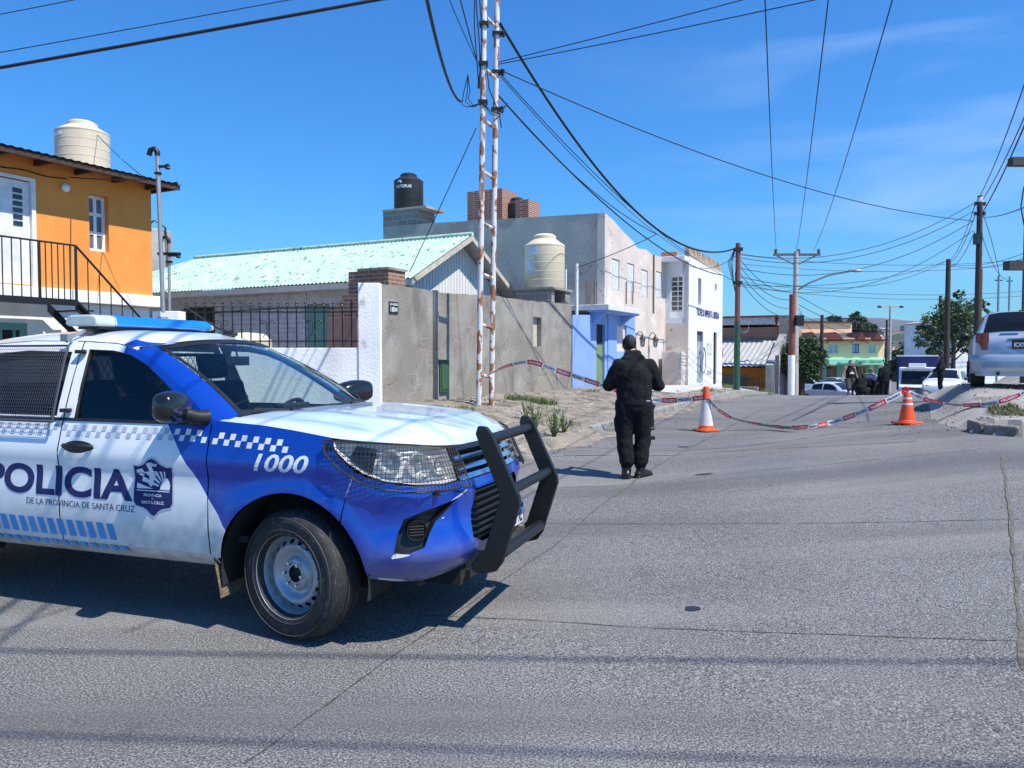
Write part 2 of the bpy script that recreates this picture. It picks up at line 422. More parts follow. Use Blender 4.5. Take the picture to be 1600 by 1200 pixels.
ss = list(np.arange(-70, -20, 4)) + list(np.arange(-20, 30, .5)) + list(np.arange(30, 60, 1)) + list(np.arange(60, 240, 5))
ts = list(np.arange(-70, -14, 4)) + list(np.arange(-14, 0, .5)) + list(np.arange(0, 80, 5))
road = absmesh(hmesh(MB(), ss, ts, road_z), "road", ROAD)
# left block of earth and pavement
def lz(x, y):  # lumpy dirt
    d = left_d(x, y)
    if d < -.001: return road_z(x, y) - .12
    n = .022 * math.sin(x * 5.1 + y * 2.3) * math.sin(y * 4.3 - x * 1.7) + .015 * math.sin(x * 11 + 1) * math.sin(y * 9)
    return left_z(x, y) + n * sm(d, .1, .6)
ss = list(np.arange(-30, -7, 1.5)) + list(np.arange(-7, 26, .22)) + list(np.arange(26, 60, 1)) + list(np.arange(60, 230, 6))
ts = list(np.arange(-3.4, .4, .2)) + list(np.arange(.6, 12, 1)) + list(np.arange(12, 80, 6))
left = absmesh(hmesh(MB(), ss, ts, lz, lambda x, y: left_d(x, y) > -.3), "dirt_pavement", DIRT)
def rz(x, y):
    s, t = st(x, y); d = right_d(x, y)
    if d < -.001: return road_z(x, y) - .03
    n = .02 * math.sin(x * 4.1 + y * 1.3) * math.sin(y * 3.3 - x * 2.7) + .012 * math.sin(x * 9 + 1) * math.sin(y * 10)
    return right_z(x, y) + n * sm(d, .1, .8)
ss = [.8] + list(np.arange(1.0, 26, .2)) + list(np.arange(26, 60, 1)) + list(np.arange(60, 230, 6))
ts = [-8.9 - k * .15 for k in range(26)] + [-13 - k for k in range(8)] + [-22 - 6 * k for k in range(10)]
right = absmesh(hmesh(MB(), ss, ts, rz, lambda x, y: right_d(x, y) > -.25), "verge", PALE)
# concrete apron in front of the far left houses
mb = MB()
for i in range(7):
    s0 = 10.4 + i * 2.05; s1 = s0 + 2.0
    for s_a, s_b in ((s0, s1),):
        v = []
        for s_, t_ in ((s_a, -.95), (s_b, -.95), (s_b, -2.5), (s_a, -2.5)):
            x, y = xy(s_, t_); v.append((x, y, left_z(x, y) + .035))
        v += [(a, b, c - .12) for a, b, c in v]
        mb.add(v, [(3, 2, 1, 0), (0, 1, 5, 4), (1, 2, 6, 5), (2, 3, 7, 6), (3, 0, 4, 7)])
tag(mb.build("pavement", mat("pavement_slab", (.50, .485, .45), var=.12, bump=.4, bscale=25), None, WORLD), kind='structure')
# kerbs
def kerb_pts(pts, zf, w, mb, drop=.25, jit=.012, seglen=1.0):
    P = [Vector((*p, 0)) for p in pts]
    for i in range(len(P) - 1):
        a, b = P[i], P[i + 1]; L_ = (b - a).length; n = max(1, int(L_ / seglen)); d = (b - a) / L_; nn = Vector((-d.y, d.x, 0))
        for k in range(n):
            p = a + d * (L_ * k / n + .006); q = a + d * (L_ * (k + 1) / n - .006)
            j = random.uniform(-jit, jit); v = []
            for u in (p, q):
                for off in (-w * .5, w * .5):
                    r = u + nn * (off + j); v.append((r.x, r.y, zf(u.x, u.y) + .005 + j))
            v = [v[0], v[2], v[3], v[1]]
            v += [(x, y, z - drop) for x, y, z in v]
            mb.add(v, [(3, 2, 1, 0), (0, 1, 5, 4), (1, 2, 6, 5), (2, 3, 7, 6), (3, 0, 4, 7), (4, 5, 6, 7)])
mb = MB()
arc = []
for k in range(9):
    a = math.pi / 2 * k / 8
    # inner rounded corner between the two kerb lines
    c = 1.6
    arc.append((c, a))
line = [xy(s_, -3.36) for s_ in np.arange(1.8, 45, 2.0)]
kerb_pts(line, lambda x, y: left_z(*xy(*(lambda q: (q[0], -3.3))(st(x, y)))), .16, mb)
corner = [(-1.6, 10.88), (-14, 10.88)]
kerb_pts(corner, lambda x, y: road_z(x, y) + .12, .16, mb, seglen=.6)
tag(mb.build("kerb", CONC, None, WORLD, bevel=.012), "low worn concrete kerb edging the dirt pavement on the left", "kerb")
mb = MB()
kl = [xy(1.7, -9.42), xy(1.22, -9.55), xy(1.02, -9.95)] + [xy(1.0, -9.95 - k) for k in range(1, 14)]
kerb_pts(kl, lambda x, y: road_z(x, y) + .14, .2, mb, drop=.35, seglen=2.2)
tag(mb.build("kerb", mat("dusty_kerb", (.22, .20, .175), rough=.95, var=.3, scale=6, bump=.9, bscale=20, bdist=.03), None, WORLD, bevel=.03), "high broken kerb end on the right verge in front of the silver hatchback", "kerb")
# joints and cracks in the concrete: thin tar lines lying on the slabs
def joint(pts, w, mb):
    P = []
    for i in range(len(pts) - 1):
        a, b = pts[i], pts[i + 1]; n = max(2, int((b - a).length / .09))
        P += [a.lerp(b, k / n) for k in range(n)]
    P.append(pts[-1]); L_, R_ = [], []; ph = 0
    for i, p in enumerate(P):
        d = (P[min(i + 1, len(P) - 1)] - P[max(i - 1, 0)]).normalized(); n = Vector((-d.y, d.x, 0)); ph = ph * .9 + random.uniform(-.006, .006)
        ww = w * random.uniform(.35, 1.15)
        for q, l in ((p + n * (ww / 2 + ph), L_), (p - n * (ww / 2 - ph), R_)): l.append((q.x, q.y, road_z(q.x, q.y) + .004))
    m = len(P); mb.add(L_ + R_, [(i, i + 1, m + i + 1, m + i) for i in range(m - 1)])
TAR = mat("joint_tar", (.075, .072, .066), rough=.95, var=.4, scale=20, bump=.2)
SANDJ = mat("sandy_joint", (.13, .115, .09), rough=.97, var=.4, scale=25, bump=.6)
H = lambda px, py: hit(px, py)
mb = MB()
joint([H(380, 1198), H(640, 1012), H(870, 850), H(960, 776)], .011, mb)
joint([H(790, 818), H(1200, 820), H(1592, 812)], .011, mb)
joint([H(640, 962), H(1000, 985), H(1594, 1002)], .009, mb)
joint([H(880, 712), H(1120, 706), H(1430, 690)], .03, mb)
joint([H(900, 700), H(1150, 700), H(1380, 668)], .022, mb)
joint([H(880, 762), H(1200, 735), H(1540, 702)], .012, mb)
joint([H(1080, 700), H(1190, 640), H(1300, 622)], .02, mb)
o = mb.build("joint", TAR, road, WORLD, fix=False)
mb = MB()
joint([H(960, 776), H(1010, 738), H(1085, 695)], .035, mb)
joint([H(1565, 712), H(1578, 800), H(1586, 900), H(1599, 1050)], .034, mb)
mb.build("sandy_joint", SANDJ, road, WORLD, fix=False)
mb = MB()
for c, rx, ry in ((H(1082, 956), .055, .03), (H(1068, 699), .1, .04), (H(1100, 742), .12, .035)):
    vs = []
    for k in range(14):
        a = 2 * math.pi * k / 14; r = random.uniform(.8, 1.1); x = c.x + rx * r * math.cos(a); y = c.y + ry * r * math.sin(a) * 1.6
        vs.append((x, y, road_z(x, y) + .005))
    mb.add(vs, [list(range(14))])
mb.build("oil_stain", mat("oil", (.02, .022, .025), rough=.5, bump=0), road, WORLD, fix=False)
# sand washed over the road edge
V_, F_ = [], []; k = 0
for i, s_ in enumerate(np.arange(-2.2, 20, .1)):
    e = -3.55 - .38 * (.5 + .5 * math.sin(s_ * .9) * math.sin(s_ * .37 + 1)) - .10 * math.sin(s_ * 3.7) - random.uniform(0, .08)
    for t_ in (-3.38, (e - 3.38) / 2 - .04, e):
        x, y = xy(s_, t_ + (.03 if t_ == -3.38 and s_ < 1.8 else 0)); kk = 1 - sm(s_, 1.6, 2.2); V_.append((x, y, (road_z(x, y) + .03) * (1 - kk) + (left_z(*xy(s_, -3.38)) + .012) * kk if t_ == -3.38 else road_z(x, y) + (.018 + .03 * kk if t_ != e else .002)))
    if i: F_ += [[k - 3, k, k + 1, k - 2], [k - 2, k + 1, k + 2, k - 1]]
    k += 3
m_ = MB().add(V_, F_); o = m_.build("sand_drift", DIRT, None, WORLD, fix=False, smooth=60); tag(o, kind='structure'); o.data.transform(Matrix.Translation(o.location)); o.location = (0, 0, 0)
# gravel spilled along the left kerb
mb = MB()
def pebble(mb, x, y, z, r):
    a = random.uniform(0, 6.28)
    M = Euler((random.uniform(-.5, .5), random.uniform(-.5, .5), a)).to_matrix()
    mb.ell((x, y, z + r * .3), (r * random.uniform(.7, 1.3), r * random.uniform(.7, 1.1), r * random.uniform(.45, .8)), 5, 3, M=M)
for k in range(1500):
    s_ = random.uniform(-2.5, 16); t_ = -3.5 + random.gauss(0, .35)
    x, y = xy(s_, t_)
    if y < 11.2: continue
    pebble(mb, x, y, gz(x, y), .006 + .022 * random.random() ** 2)
for k in range(1300):
    x, y = xy(random.uniform(-3, 14), random.uniform(-3.3, -.1))
    if left_d(x, y) < .1: continue
    pebble(mb, x, y, lz(x, y), .007 + .03 * random.random() ** 3)
for k in range(900):
    x, y = xy(random.uniform(1.2, 12), -9.5 - abs(random.gauss(0, .9)))
    pebble(mb, x, y, gz(x, y), (.005 + .018 * random.random() ** 2))
for k in range(500):
    x, y = xy(random.uniform(1.5, 8), -8.9 + random.gauss(0, .4))
    pebble(mb, x, y, gz(x, y), (.005 + .018 * random.random() ** 2))
STONE = mat("loose_stone", (.27, .24, .20), var=.35, scale=3, bump=.3)
o = mb.build("gravel", STONE, None, WORLD, fix=False); tag(o, "loose gravel and rubble scattered along the kerbs", "gravel", kind='stuff')
# open country to the horizon, town slope and hills
GR = mat("steppe_ground", (.16, .15, .11), rough=1, var=.3, scale=.01, bump=0)
mb = MB()
mb.add([(-9000, -300, -4.6), (9000, -300, -4.6), (9000, 9000, -4.6), (-9000, 9000, -4.6)], [(0, 1, 2, 3)])
g = mb.build("ground", GR, None, WORLD, fix=False); tag(g, kind='structure')
TOWN = mat("town_slope", (.050, .058, .035), rough=1, var=.4, scale=.02, bump=0, detail=8)
overlay(TOWN, (.17, .15, .11), .025, (.52, .62), detail=9); overlay(TOWN, (.03, .045, .022), .06, (.5, .58), detail=4)
def tz(x, y):
    k = sm(y, 260, 900); return -5 + 34 * k + 4 * math.sin(x * .011 + 1) * k + 2.2 * math.sin(x * .031) * k + 1.5 * math.sin(y * .05 + x * .02) * k
mb = MB(); mb.grid(lambda x, y: (x, y, tz(x, y)), np.linspace(-600, 1400, 110), np.linspace(240, 1000, 60))
o = mb.build("terrain", TOWN, None, WORLD, smooth=180, fix=False); tag(o, kind='structure'); o.data.transform(Matrix.Translation(o.location)); o.location = (0, 0, 0)
HILL = mat("far_hills", (.105, .10, .085), rough=1, var=.3, scale=.004, bump=0, detail=8)
overlay(HILL, (.05, .055, .045), .006, (.5, .62), detail=9, stretch=(1, .5, 3))
def hz(x, y):
    k = sm(y, 1500, 3000); p = x / max(y, 1)
    prof = np.interp(p, [-1.2, -.3, .2, .33, .42, .48, .52, .57, .8, 1.4], [70, 95, 115, 138, 150, 148, 132, 128, 135, 150])
    return -6 + prof * k * (1 + .03 * math.sin(x * .004 + 2) + .015 * math.sin(x * .013)) + 12 * k * math.sin(y * .006 + x * .002) * (1 - sm(y, 2500, 3000))
mb = MB(); mb.grid(lambda x, y: (x, y, hz(x, y)), np.linspace(-3600, 4600, 160), np.linspace(1450, 3600, 40))
o = mb.build("hills", HILL, None, WORLD, smooth=180, fix=False); tag(o, kind='structure'); o.data.transform(Matrix.Translation(o.location)); o.location = (0, 0, 0)
FH = [mat("far_wall_pale", (.62, .60, .55), bump=0), mat("far_wall_tan", (.40, .33, .26), bump=0)]
FR = [mat("far_roof_grey", (.35, .36, .38), bump=0), mat("far_roof_red", (.28, .10, .07), bump=0)]
rs = random.Random(4)
for k in range(34):
    y = rs.uniform(420, 860); x = y * rs.uniform(.455, .60); z = tz(x, y); w, d, h = rs.uniform(7, 14), rs.uniform(6, 9), rs.uniform(2.6, 4)
    a = rs.uniform(-.5, .5)
    r = thing("far_house", "tiny pale or tan house far off on the hillside", "house", (x, y, z - .6), a, "houses on the far hillside")
    MB().box(-w / 2, w / 2, -d / 2, d / 2, 0, h + .6).build("wall", FH[k % 2], r)
    MB().prism([(-d / 2 - .4, h + .6), (d / 2 + .4, h + .6), (0, h + 2.2)], 'x', -w / 2 - .3, w / 2 + .3).build("roof", FR[(k // 2) % 2], r)
# ------------------------------------------------------------------ buildings (s along the street, t away from it, z relative to the eye)
def ray(px, py):
    return at(px, py, 1.0) - Vector((0, 0, CAMZ))
def S_at(px, py, t):
    d = ray(px, py); k = (t + Vector(SO).dot(SN)) / d.dot(SN); p = d * k; return (p - SO).dot(SD), p.z
def T_at(px, py, s):
    d = ray(px, py); k = (s + Vector(SO).dot(SD)) / d.dot(SD); p = d * k; return (p - SO).dot(SN), p.z
def bthing(name, label, cat, s, t, z, group=None):
    p = STREET @ Vector((s, t, z)); return thing(name, label, cat, p, STREET_ROT, group)
def PT(t0, sg=1): return lambda a, b, d: (a, t0 + d * sg, b)          # wall along the street
def PS(s0, sg=1): return lambda a, b, d: (s0 + d * sg, a, b)          # wall facing the camera
def W(px0, px1, py0, py1, t):
    """opening in plane t between pixel columns, vertical sides, rows taken at its left side"""
    a, z0 = S_at(px0, py0, t); b, _ = S_at(px1, py0, t); _, z1 = S_at(px0, py1, t); return a, b, z1, z0
ORANGE = stucco("orange_stucco", (.82, .30, .060)); overlay(ORANGE, (.64, .23, .05), 2.5, (.5, .8), fac=.5); overlay(ORANGE, (.70, .42, .16), 1.3, (.55, .8), detail=9, stretch=(1, 1, .12), fac=.45); overlay(ORANGE, (.45, .20, .06), 30, (.66, .76), detail=4, fac=.4)
TIMBER = mat("dark_timber", (.055, .032, .022), var=.3, scale=12, bump=.4)
TEAL = mat("teal_paint", (.16, .36, .31), rough=.6, var=.12, bump=.15); GREENP = mat("green_paint", (.17, .26, .10), rough=.6, bump=.2)
WINDK = mat("dark_window", (.02, .024, .03), rough=.06, bump=0, spec=.8, var=.3); WFR = mat("window_frame_white", (.78, .78, .77), rough=.5, bump=.1)
SHUT = mat("shutter_white", (.74, .76, .80), rough=.5, bump=.1)
CEM = stucco("bare_cement", (.25, .225, .19)); overlay(CEM, (.33, .315, .285), 1.3, (.46, .66), detail=12, dist=.3); overlay(CEM, (.13, .122, .11), 1.8, (.56, .72), detail=12, dist=.4, fac=.75, stretch=(1, 1, .45)); overlay(CEM, (.30, .255, .19), .6, (.56, .72), detail=10, fac=.8)
def cracks(m, col, scale, width, warp=.25, fac=.8, seed=0):
    nt = m.node_tree; N = nt.nodes; L = nt.links; b = N['Principled BSDF']; src = b.inputs['Base Color'].links[0].from_socket
    tc = N.new("ShaderNodeTexCoord"); nz = N.new("ShaderNodeTexNoise"); nz.inputs['Scale'].default_value = 2.2; nz.inputs['Detail'].default_value = 8
    L.new(tc.outputs['Object'], nz.inputs['Vector']); mx0 = N.new("ShaderNodeMixRGB"); mx0.blend_type = 'ADD'; mx0.inputs[0].default_value = warp * 2
    L.new(tc.outputs['Object'], mx0.inputs[1]); L.new(nz.outputs['Color'], mx0.inputs[2])
    vo = N.new("ShaderNodeTexVoronoi"); vo.feature = 'DISTANCE_TO_EDGE'; vo.inputs['Scale'].default_value = scale; L.new(mx0.outputs[0], vo.inputs['Vector'])
    cr = N.new("ShaderNodeValToRGB"); e = cr.color_ramp.elements; e[0].position, e[1].position = 0, width; e[0].color = (fac, fac, fac, 1); e[1].color = (0, 0, 0, 1)
    n2 = N.new("ShaderNodeTexNoise"); n2.inputs['Scale'].default_value = .9; n2.inputs['Detail'].default_value = 3; L.new(tc.outputs['Object'], n2.inputs['Vector'])
    c2 = N.new("ShaderNodeValToRGB"); c2.color_ramp.elements[0].position = .46; c2.color_ramp.elements[1].position = .58; L.new(n2.outputs[0], c2.inputs[0])
    mu = N.new("ShaderNodeMath"); mu.operation = 'MULTIPLY'; L.new(vo.outputs['Distance'], cr.inputs[0]); L.new(cr.outputs[0], mu.inputs[0]); L.new(c2.outputs[0], mu.inputs[1])
    mx = N.new("ShaderNodeMixRGB"); mx.inputs[2].default_value = (*col, 1); L.new(mu.outputs[0], mx.inputs[0]); L.new(src, mx.inputs[1]); L.new(mx.outputs[0], b.inputs['Base Color'])
cracks(CEM, (.07, .065, .055), 1.3, .012); cracks(CEM, (.40, .385, .36), 2.3, .03, fac=.6); overlay(CEM, (.09, .085, .078), 22, (.62, .72), detail=5, fac=.6)
CEM2 = stucco("grey_render", (.40, .39, .37)); overlay(CEM2, (.30, .29, .28), .9, (.45, .6), detail=10, dist=.5); overlay(CEM2, (.46, .45, .43), 1.7, (.62, .72), detail=9); cracks(CEM2, (.12, .12, .12), .8, .012); overlay(CEM2, (.15, .15, .15), 14, (.6, .74), detail=6, fac=.5)
BLUEW = stucco("blue_wall_paint", (.22, .36, .70)); overlay(BLUEW, (.42, .47, .70), 2.2, (.66, .76), detail=8)
PINK = stucco("faded_pink_render", (.62, .54, .48)); overlay(PINK, (.74, .69, .64), 1.5, (.55, .7), detail=9); overlay(PINK, (.33, .26, .21), 3, (.66, .73), detail=9); cracks(PINK, (.22, .18, .15), .9, .014); overlay(PINK, (.42, .37, .33), 1.3, (.55, .8), detail=9, stretch=(1, 1, .15), fac=.6)
BRICK = brickmat("red_brick", (.38, .12, .07), (.26, .075, .045), (.42, .36, .30))
BRICK2 = brickmat("old_brown_brick", (.33, .15, .09), (.22, .09, .06), (.35, .30, .25), w=.26, h=.075)
BLOCK = brickmat("concrete_block", (.27, .26, .245), (.20, .19, .18), (.36, .35, .33), w=.42, h=.2, ms=.015)
for m_ in (WHITE,): overlay(m_, (.52, .50, .46), 1.2, (.58, .8), detail=10, stretch=(1, 1, .2), fac=.5)
def window(root, plane, a0, a1, z0, z1, nx, nz, frame=WFR, depth=.08, fw=.045, pane=WINDK, bar=.022):
    m = MB()
    def bx(u0, u1, w0, w1, d0, d1):
        v = [plane(u, w, d) for d in (d0, d1) for u, w in ((u0, w0), (u1, w0), (u1, w1), (u0, w1))]
        m.add(v, [(3, 2, 1, 0), (4, 5, 6, 7), (0, 1, 5, 4), (1, 2, 6, 5), (2, 3, 7, 6), (3, 0, 4, 7)])
    g = .003
    bx(a0 + g, a0 + fw, z0 + g, z1 - g, depth - .03, depth + .03); bx(a1 - fw, a1 - g, z0 + g, z1 - g, depth - .03, depth + .03)
    bx(a0 + fw, a1 - fw, z0 + g, z0 + fw, depth - .03, depth + .03); bx(a0 + fw, a1 - fw, z1 - fw, z1 - g, depth - .03, depth + .03)
    for i in range(1, nx): u = a0 + (a1 - a0) * i / nx; bx(u - bar, u + bar, z0 + fw, z1 - fw, depth - .02, depth + .02)
    for i in range(1, nz): u = z0 + (z1 - z0) * i / nz; bx(a0 + fw, a1 - fw, u - bar, u + bar, depth - .017, depth + .018)
    f = m.build("window", frame, root, STREET)
    m = MB(); m.add([plane(a0 + .01, z0 + .01, depth + .005), plane(a1 - .01, z0 + .01, depth + .005), plane(a1 - .01, z1 - .01, depth + .005), plane(a0 + .01, z1 - .01, depth + .005)], [(0, 1, 2, 3)])
    m.build("pane", pane, f, STREET, fix=False); return f
def slab(plane, a0, a1, z0, z1, d0, d1, m):
    v = [plane(u, w, d) for d in (d0, d1) for u, w in ((a0, z0), (a1, z0), (a1, z1), (a0, z1))]
    m.add(v, [(3, 2, 1, 0), (4, 5, 6, 7), (0, 1, 5, 4), (1, 2, 6, 5), (2, 3, 7, 6), (3, 0, 4, 7)]); return m
# ---- orange house
TO = 6.74
oh = bthing("orange_house", "two storey house with bright orange upper wall and brown timber eaves", "house", -5, 8, -.95)
sE = S_at(237.5, 400, TO)[0]; zE = S_at(237, 292, TO)[1]; zS = S_at(237, 462, TO)[1]
w1 = W(138.5, 169, 302, 391, TO); d1 = W(-42, 51, 262, 445, TO); d1 = (d1[0], d1[1], zS + .02, S_at(47, 281, TO)[1])
m = MB(); wall_panel(m, rect(-12, sE, zS, zE + .05), [rect(*w1), rect(d1[0], d1[1], zS + .02, d1[3])], PT(TO), .22)
slab(PS(sE - .22), TO + .23, TO + 7, zS, zE + .05, 0, .22, m); m.build("wall", ORANGE, oh, STREET)
window(oh, PT(TO), w1[0], w1[1], w1[2], w1[3], 2, 3, depth=.16, fw=.07, pane=mat("curtained_pane", (.13, .14, .17), rough=.1, bump=0, var=.3, scale=2), bar=.035)
m = MB(); slab(PT(TO), d1[0] + .05, d1[1] - .05, zS + .03, d1[3] - .05, .05, .10, m)
dr = m.build("door", mat("door_white", (.72, .73, .75), rough=.5, bump=.05), oh, STREET)
m = MB(); a = W(19, 36, 290, 352, TO)
for i in range(6): z0 = a[2] + (a[3] - a[2]) * i / 6; slab(PT(TO), a[0] + .03, a[1], z0 + .02, z0 + (a[3] - a[2]) / 6 - .02, .035, .049, m)
m.build("glass_panel", WINDK, dr, STREET)
m = MB(); slab(PT(TO), d1[1] - .05, d1[1] + .03, zS, d1[3] + .03, -.03, .04, m); slab(PT(TO), d1[0], d1[1] - .05, d1[3] - .03, d1[3] + .03, -.03, .04, m); m.build("door_frame", WFR, oh, STREET)
m = MB(); slab(PT(TO), -12, sE + .12, zS - .26, zS - .01, -.10, .4, m); slab(PS(sE), TO + .41, TO + 7, zS - .26, zS - .01, -.2, .12, m); m.build("floor_slab", WHITE, oh, STREET, bevel=.01)
m = MB(); gw = W(-20, 42, 503, 560, TO + .12); wall_panel(m, rect(-12, sE, -1.2, zS - .27), [rect(*gw)], PT(TO + .12), .2); slab(PS(sE - .2), TO + .33, TO + 7, -1.2, zS - .27, 0, .2, m); m.build("ground_floor_wall", WHITE, oh, STREET)
f = window(oh, PT(TO + .12), gw[0], gw[1], gw[2], gw[3], 3, 1, frame=TEAL, depth=.02, fw=.14)
# roof with rafters
m = MB()
def roofo(s_, k): 
    t_ = TO - .62 + 6.6 * k; return (s_, t_, zE + .04 + .10 * (t_ - TO + .62) + .009 * math.sin(s_ * 2 * math.pi / .16))
m.grid(roofo, np.arange(-12, sE + .36, .02), [0, 1]); m.grid(lambda s_, k: tuple(Vector(roofo(s_, k)) - Vector((0, 0, .03))), np.arange(-12, sE + .36, .02), [0, 1])
m.build("roof", mat("rusty_roof_sheet", (.10, .05, .04), col2=(.20, .10, .08), rough=.8, scale=8, bump=.3), oh, STREET, fix=False)
m = MB()
for i in range(14):
    s_ = sE - .12 - i * .82; m.box(s_ - .035, s_ + .035, TO - .56, TO + .02, zE - .10, zE + .01)
m.box(-12, sE + .30, TO - .60, TO - .57, zE - .09, zE + .02); m.box(sE + .24, sE + .28, TO - .56, TO + 6, zE - .08, zE + .10)
m.build("rafter", TIMBER, oh, STREET)
m = MB(); c = S_at(100, 294, TO); m.ell((c[0], TO - .06, c[1]), (.09, .06, .09), 12, 8); m.box(c[0] - .05, c[0] + .05, TO - .02, TO, c[1] - .07, c[1] + .07); m.build("wall_lamp", mat("lamp_white", (.8, .8, .78), rough=.3, bump=0), oh, STREET, smooth=50)
m = MB(); pts = [(x_, TO - .02, S_at(60, 272, TO)[1] + (x_ + 3) * .0 + .02 * math.sin(x_ * 7)) for x_ in np.arange(-6, S_at(118, 300, TO)[0], .2)]; m.tube(pts, .012, 5); m.build("wall_cable", BLK, oh, STREET)
# stairs and railing (steel)
TL = TO - 1.02
sc_ = S_at(61, 463, TL); s2 = S_at(118, 463, TL); sr = bthing("metal_staircase", "black steel outside staircase with barred railing on the orange house", "staircase", s2[0], TO - .5, -.9)
zl = sc_[1]; s0 = sc_[0]
m = MB(); m.box(-12, s2[0], TL - .02, TO - .11, zl - .09, zl - .02); m.box(-12, s2[0] + .0, TL - .05, TL - .021, zl - .14, zl - .02); m.build("landing", BLACKM, sr, STREET)
hr = 1.02; m = MB()
def bar(p, q, r=.011): m.tube([p, q], r, 6)
tl = TL - .03; zt = zl + hr
sleft = s0 - 2.6
bar((sleft, tl, zt), (s0, tl, zt), .02); bar((s0, tl, zt), (s2[0], tl, zt), .02)
m.tube([(s0, tl, zl - .1), (s0, tl, zt)], .026, 6); m.tube([(s2[0], tl, zl - .14), (s2[0], tl, zt)], .026, 6)
k = sleft
for i in range(16):
    x_ = sleft + (s0 - sleft) * i / 16; bar((x_, tl, zl - .1), (x_, tl, zt))
for i in range(1, 6):
    x_ = s0 + (s2[0] - s0) * i / 6; bar((x_, tl, zl - .1), (x_, tl, zt))
# flight
dn = S_at(218, 497, TL); sl = (zt - dn[1]) / (dn[0] - s2[0]); s3 = s2[0] + (zl + .9) / sl
bar((s2[0], tl, zt), (s3, tl, zt - sl * (s3 - s2[0])), .022); bar((s2[0], tl, zl - .05), (s3, tl, -.95), .03)
i = 1
while s2[0] + i * .24 < s3: x_ = s2[0] + i * .24; bar((x_, tl, zl - .05 - sl * (x_ - s2[0])), (x_, tl, zt - sl * (x_ - s2[0]))); i += 1
m.build("railing", BLACKM, sr, STREET)
m = MB(); n = 9
for i in range(n):
    z = zl - (zl + .9) * (i + 1) / (n + 1); x_ = s2[0] + (s3 - s2[0]) * (i + .6) / (n + 1); m.box(x_, x_ + .26, TL + .02, TO - .12, z - .03, z)
m.build("tread", BLACKM, sr, STREET)
m = MB(); m.prism([(s2[0], zl - .02), (s2[0], zl - .24), (s3 - .1, -.95), (s3 + .08, -.95)], 'y', TO - .115, TO - .102) if False else None
for t_ in (TL, TO - .115): m.add([(s2[0], t_, zl - .02), (s2[0], t_, zl - .22), (s3 - .12, t_, -.95), (s3 + .05, t_, -.95), (s2[0], t_ + .012, zl - .02), (s2[0], t_ + .012, zl - .22), (s3 - .12, t_ + .012, -.95), (s3 + .05, t_ + .012, -.95)], [(0, 1, 2, 3), (7, 6, 5, 4), (0, 4, 5, 1), (1, 5, 6, 2), (2, 6, 7, 3), (3, 7, 4, 0)])
m.build("stringer", BLACKM, sr, STREET)
# ---- water tanks
BEIGE = mat("beige_plastic", (.66, .57, .42), rough=.5, var=.05, scale=2, bump=.05); overlay(BEIGE, (.42, .36, .28), 1.8, (.6, .8), fac=.4, stretch=(1, 1, .3))
TBLK = mat("black_tank_plastic", (.020, .021, .024), rough=.45, bump=.05)
def tank(c, r, h, m_, label, group=None, rot=0, mark=None):
    t_ = thing("water_tank", label, "water tank", c, rot, group); m = MB()
    prof = [(r * .96, 0), (r, .03 * h)]
    for k in range(5): z = .06 * h + k * .145 * h; prof += [(r, z), (r * 1.0, z + .05 * h), (r * .985, z + .065 * h), (r * .985, z + .08 * h), (r, z + .095 * h)]
    prof = [(r * .97, 0), (r, .02 * h), (r, .76 * h), (r * 1.012, .765 * h), (r * 1.012, .785 * h), (r * .98, .80 * h), (r * .60, .90 * h), (r * .56, .905 * h)]
    m.lathe(prof, n=40, cap=True); b = m.build("body", m_, t_, smooth=32)
    m = MB(); m.lathe([(r * .55, .90 * h), (r * .57, .905 * h), (r * .57, .96 * h), (r * .50, .98 * h), (r * .42, 1.0 * h), (.001, 1.0 * h)], n=32); m.build("lid", m_, t_, smooth=40)
    m = MB()
    for k in range(1, 5):
        z = h * (.76 * k / 5); m.lathe([(r - .001, z - .008), (r + .006, z), (r - .001, z + .008)], n=40, cap=False)
    m.build("rib", m_, t_, smooth=60)
    return t_
p = at(130, 268, 18.4); tk = tank((p.x, p.y, p.z - .12), .58, 1.28, BEIGE, "beige water tank on the roof of the orange house")
m = MB(); lm = mat("label_white", (.8, .82, .84), bump=0)
def onr(r, a0, cz): return lambda a, b: Vector((r * math.sin(a0 + a / r), -r * math.cos(a0 + a / r), cz + b))
F = onr(.586, -.55, .87); m.grid(lambda a, b: F(a, b + .02 * math.sin(a * 9)), np.linspace(-.22, .16, 10), [-.045, .05]); m.build("label_patch", lm, tk, fix=False)
m = MB(); m.box(-.75, .75, -.6, .6, -.14, -.002); m.build("stand", TIMBER, tk)
p = at(851, 452, 21.6); tk = tank((p.x, p.y, p.z), .56, 1.52, BEIGE, "large beige water tank on a block stand behind the cement wall"); 
m = MB(); F = onr(.564, -.75, .9); m.grid(F, np.linspace(-.16, .22, 8), [.0, .24]); m.grid(F, np.linspace(-.2, .12, 8), [-.5, -.06]); m.build("label_patch", mat("worn_label", (.62, .66, .72), var=.15, bump=0), tk, fix=False)
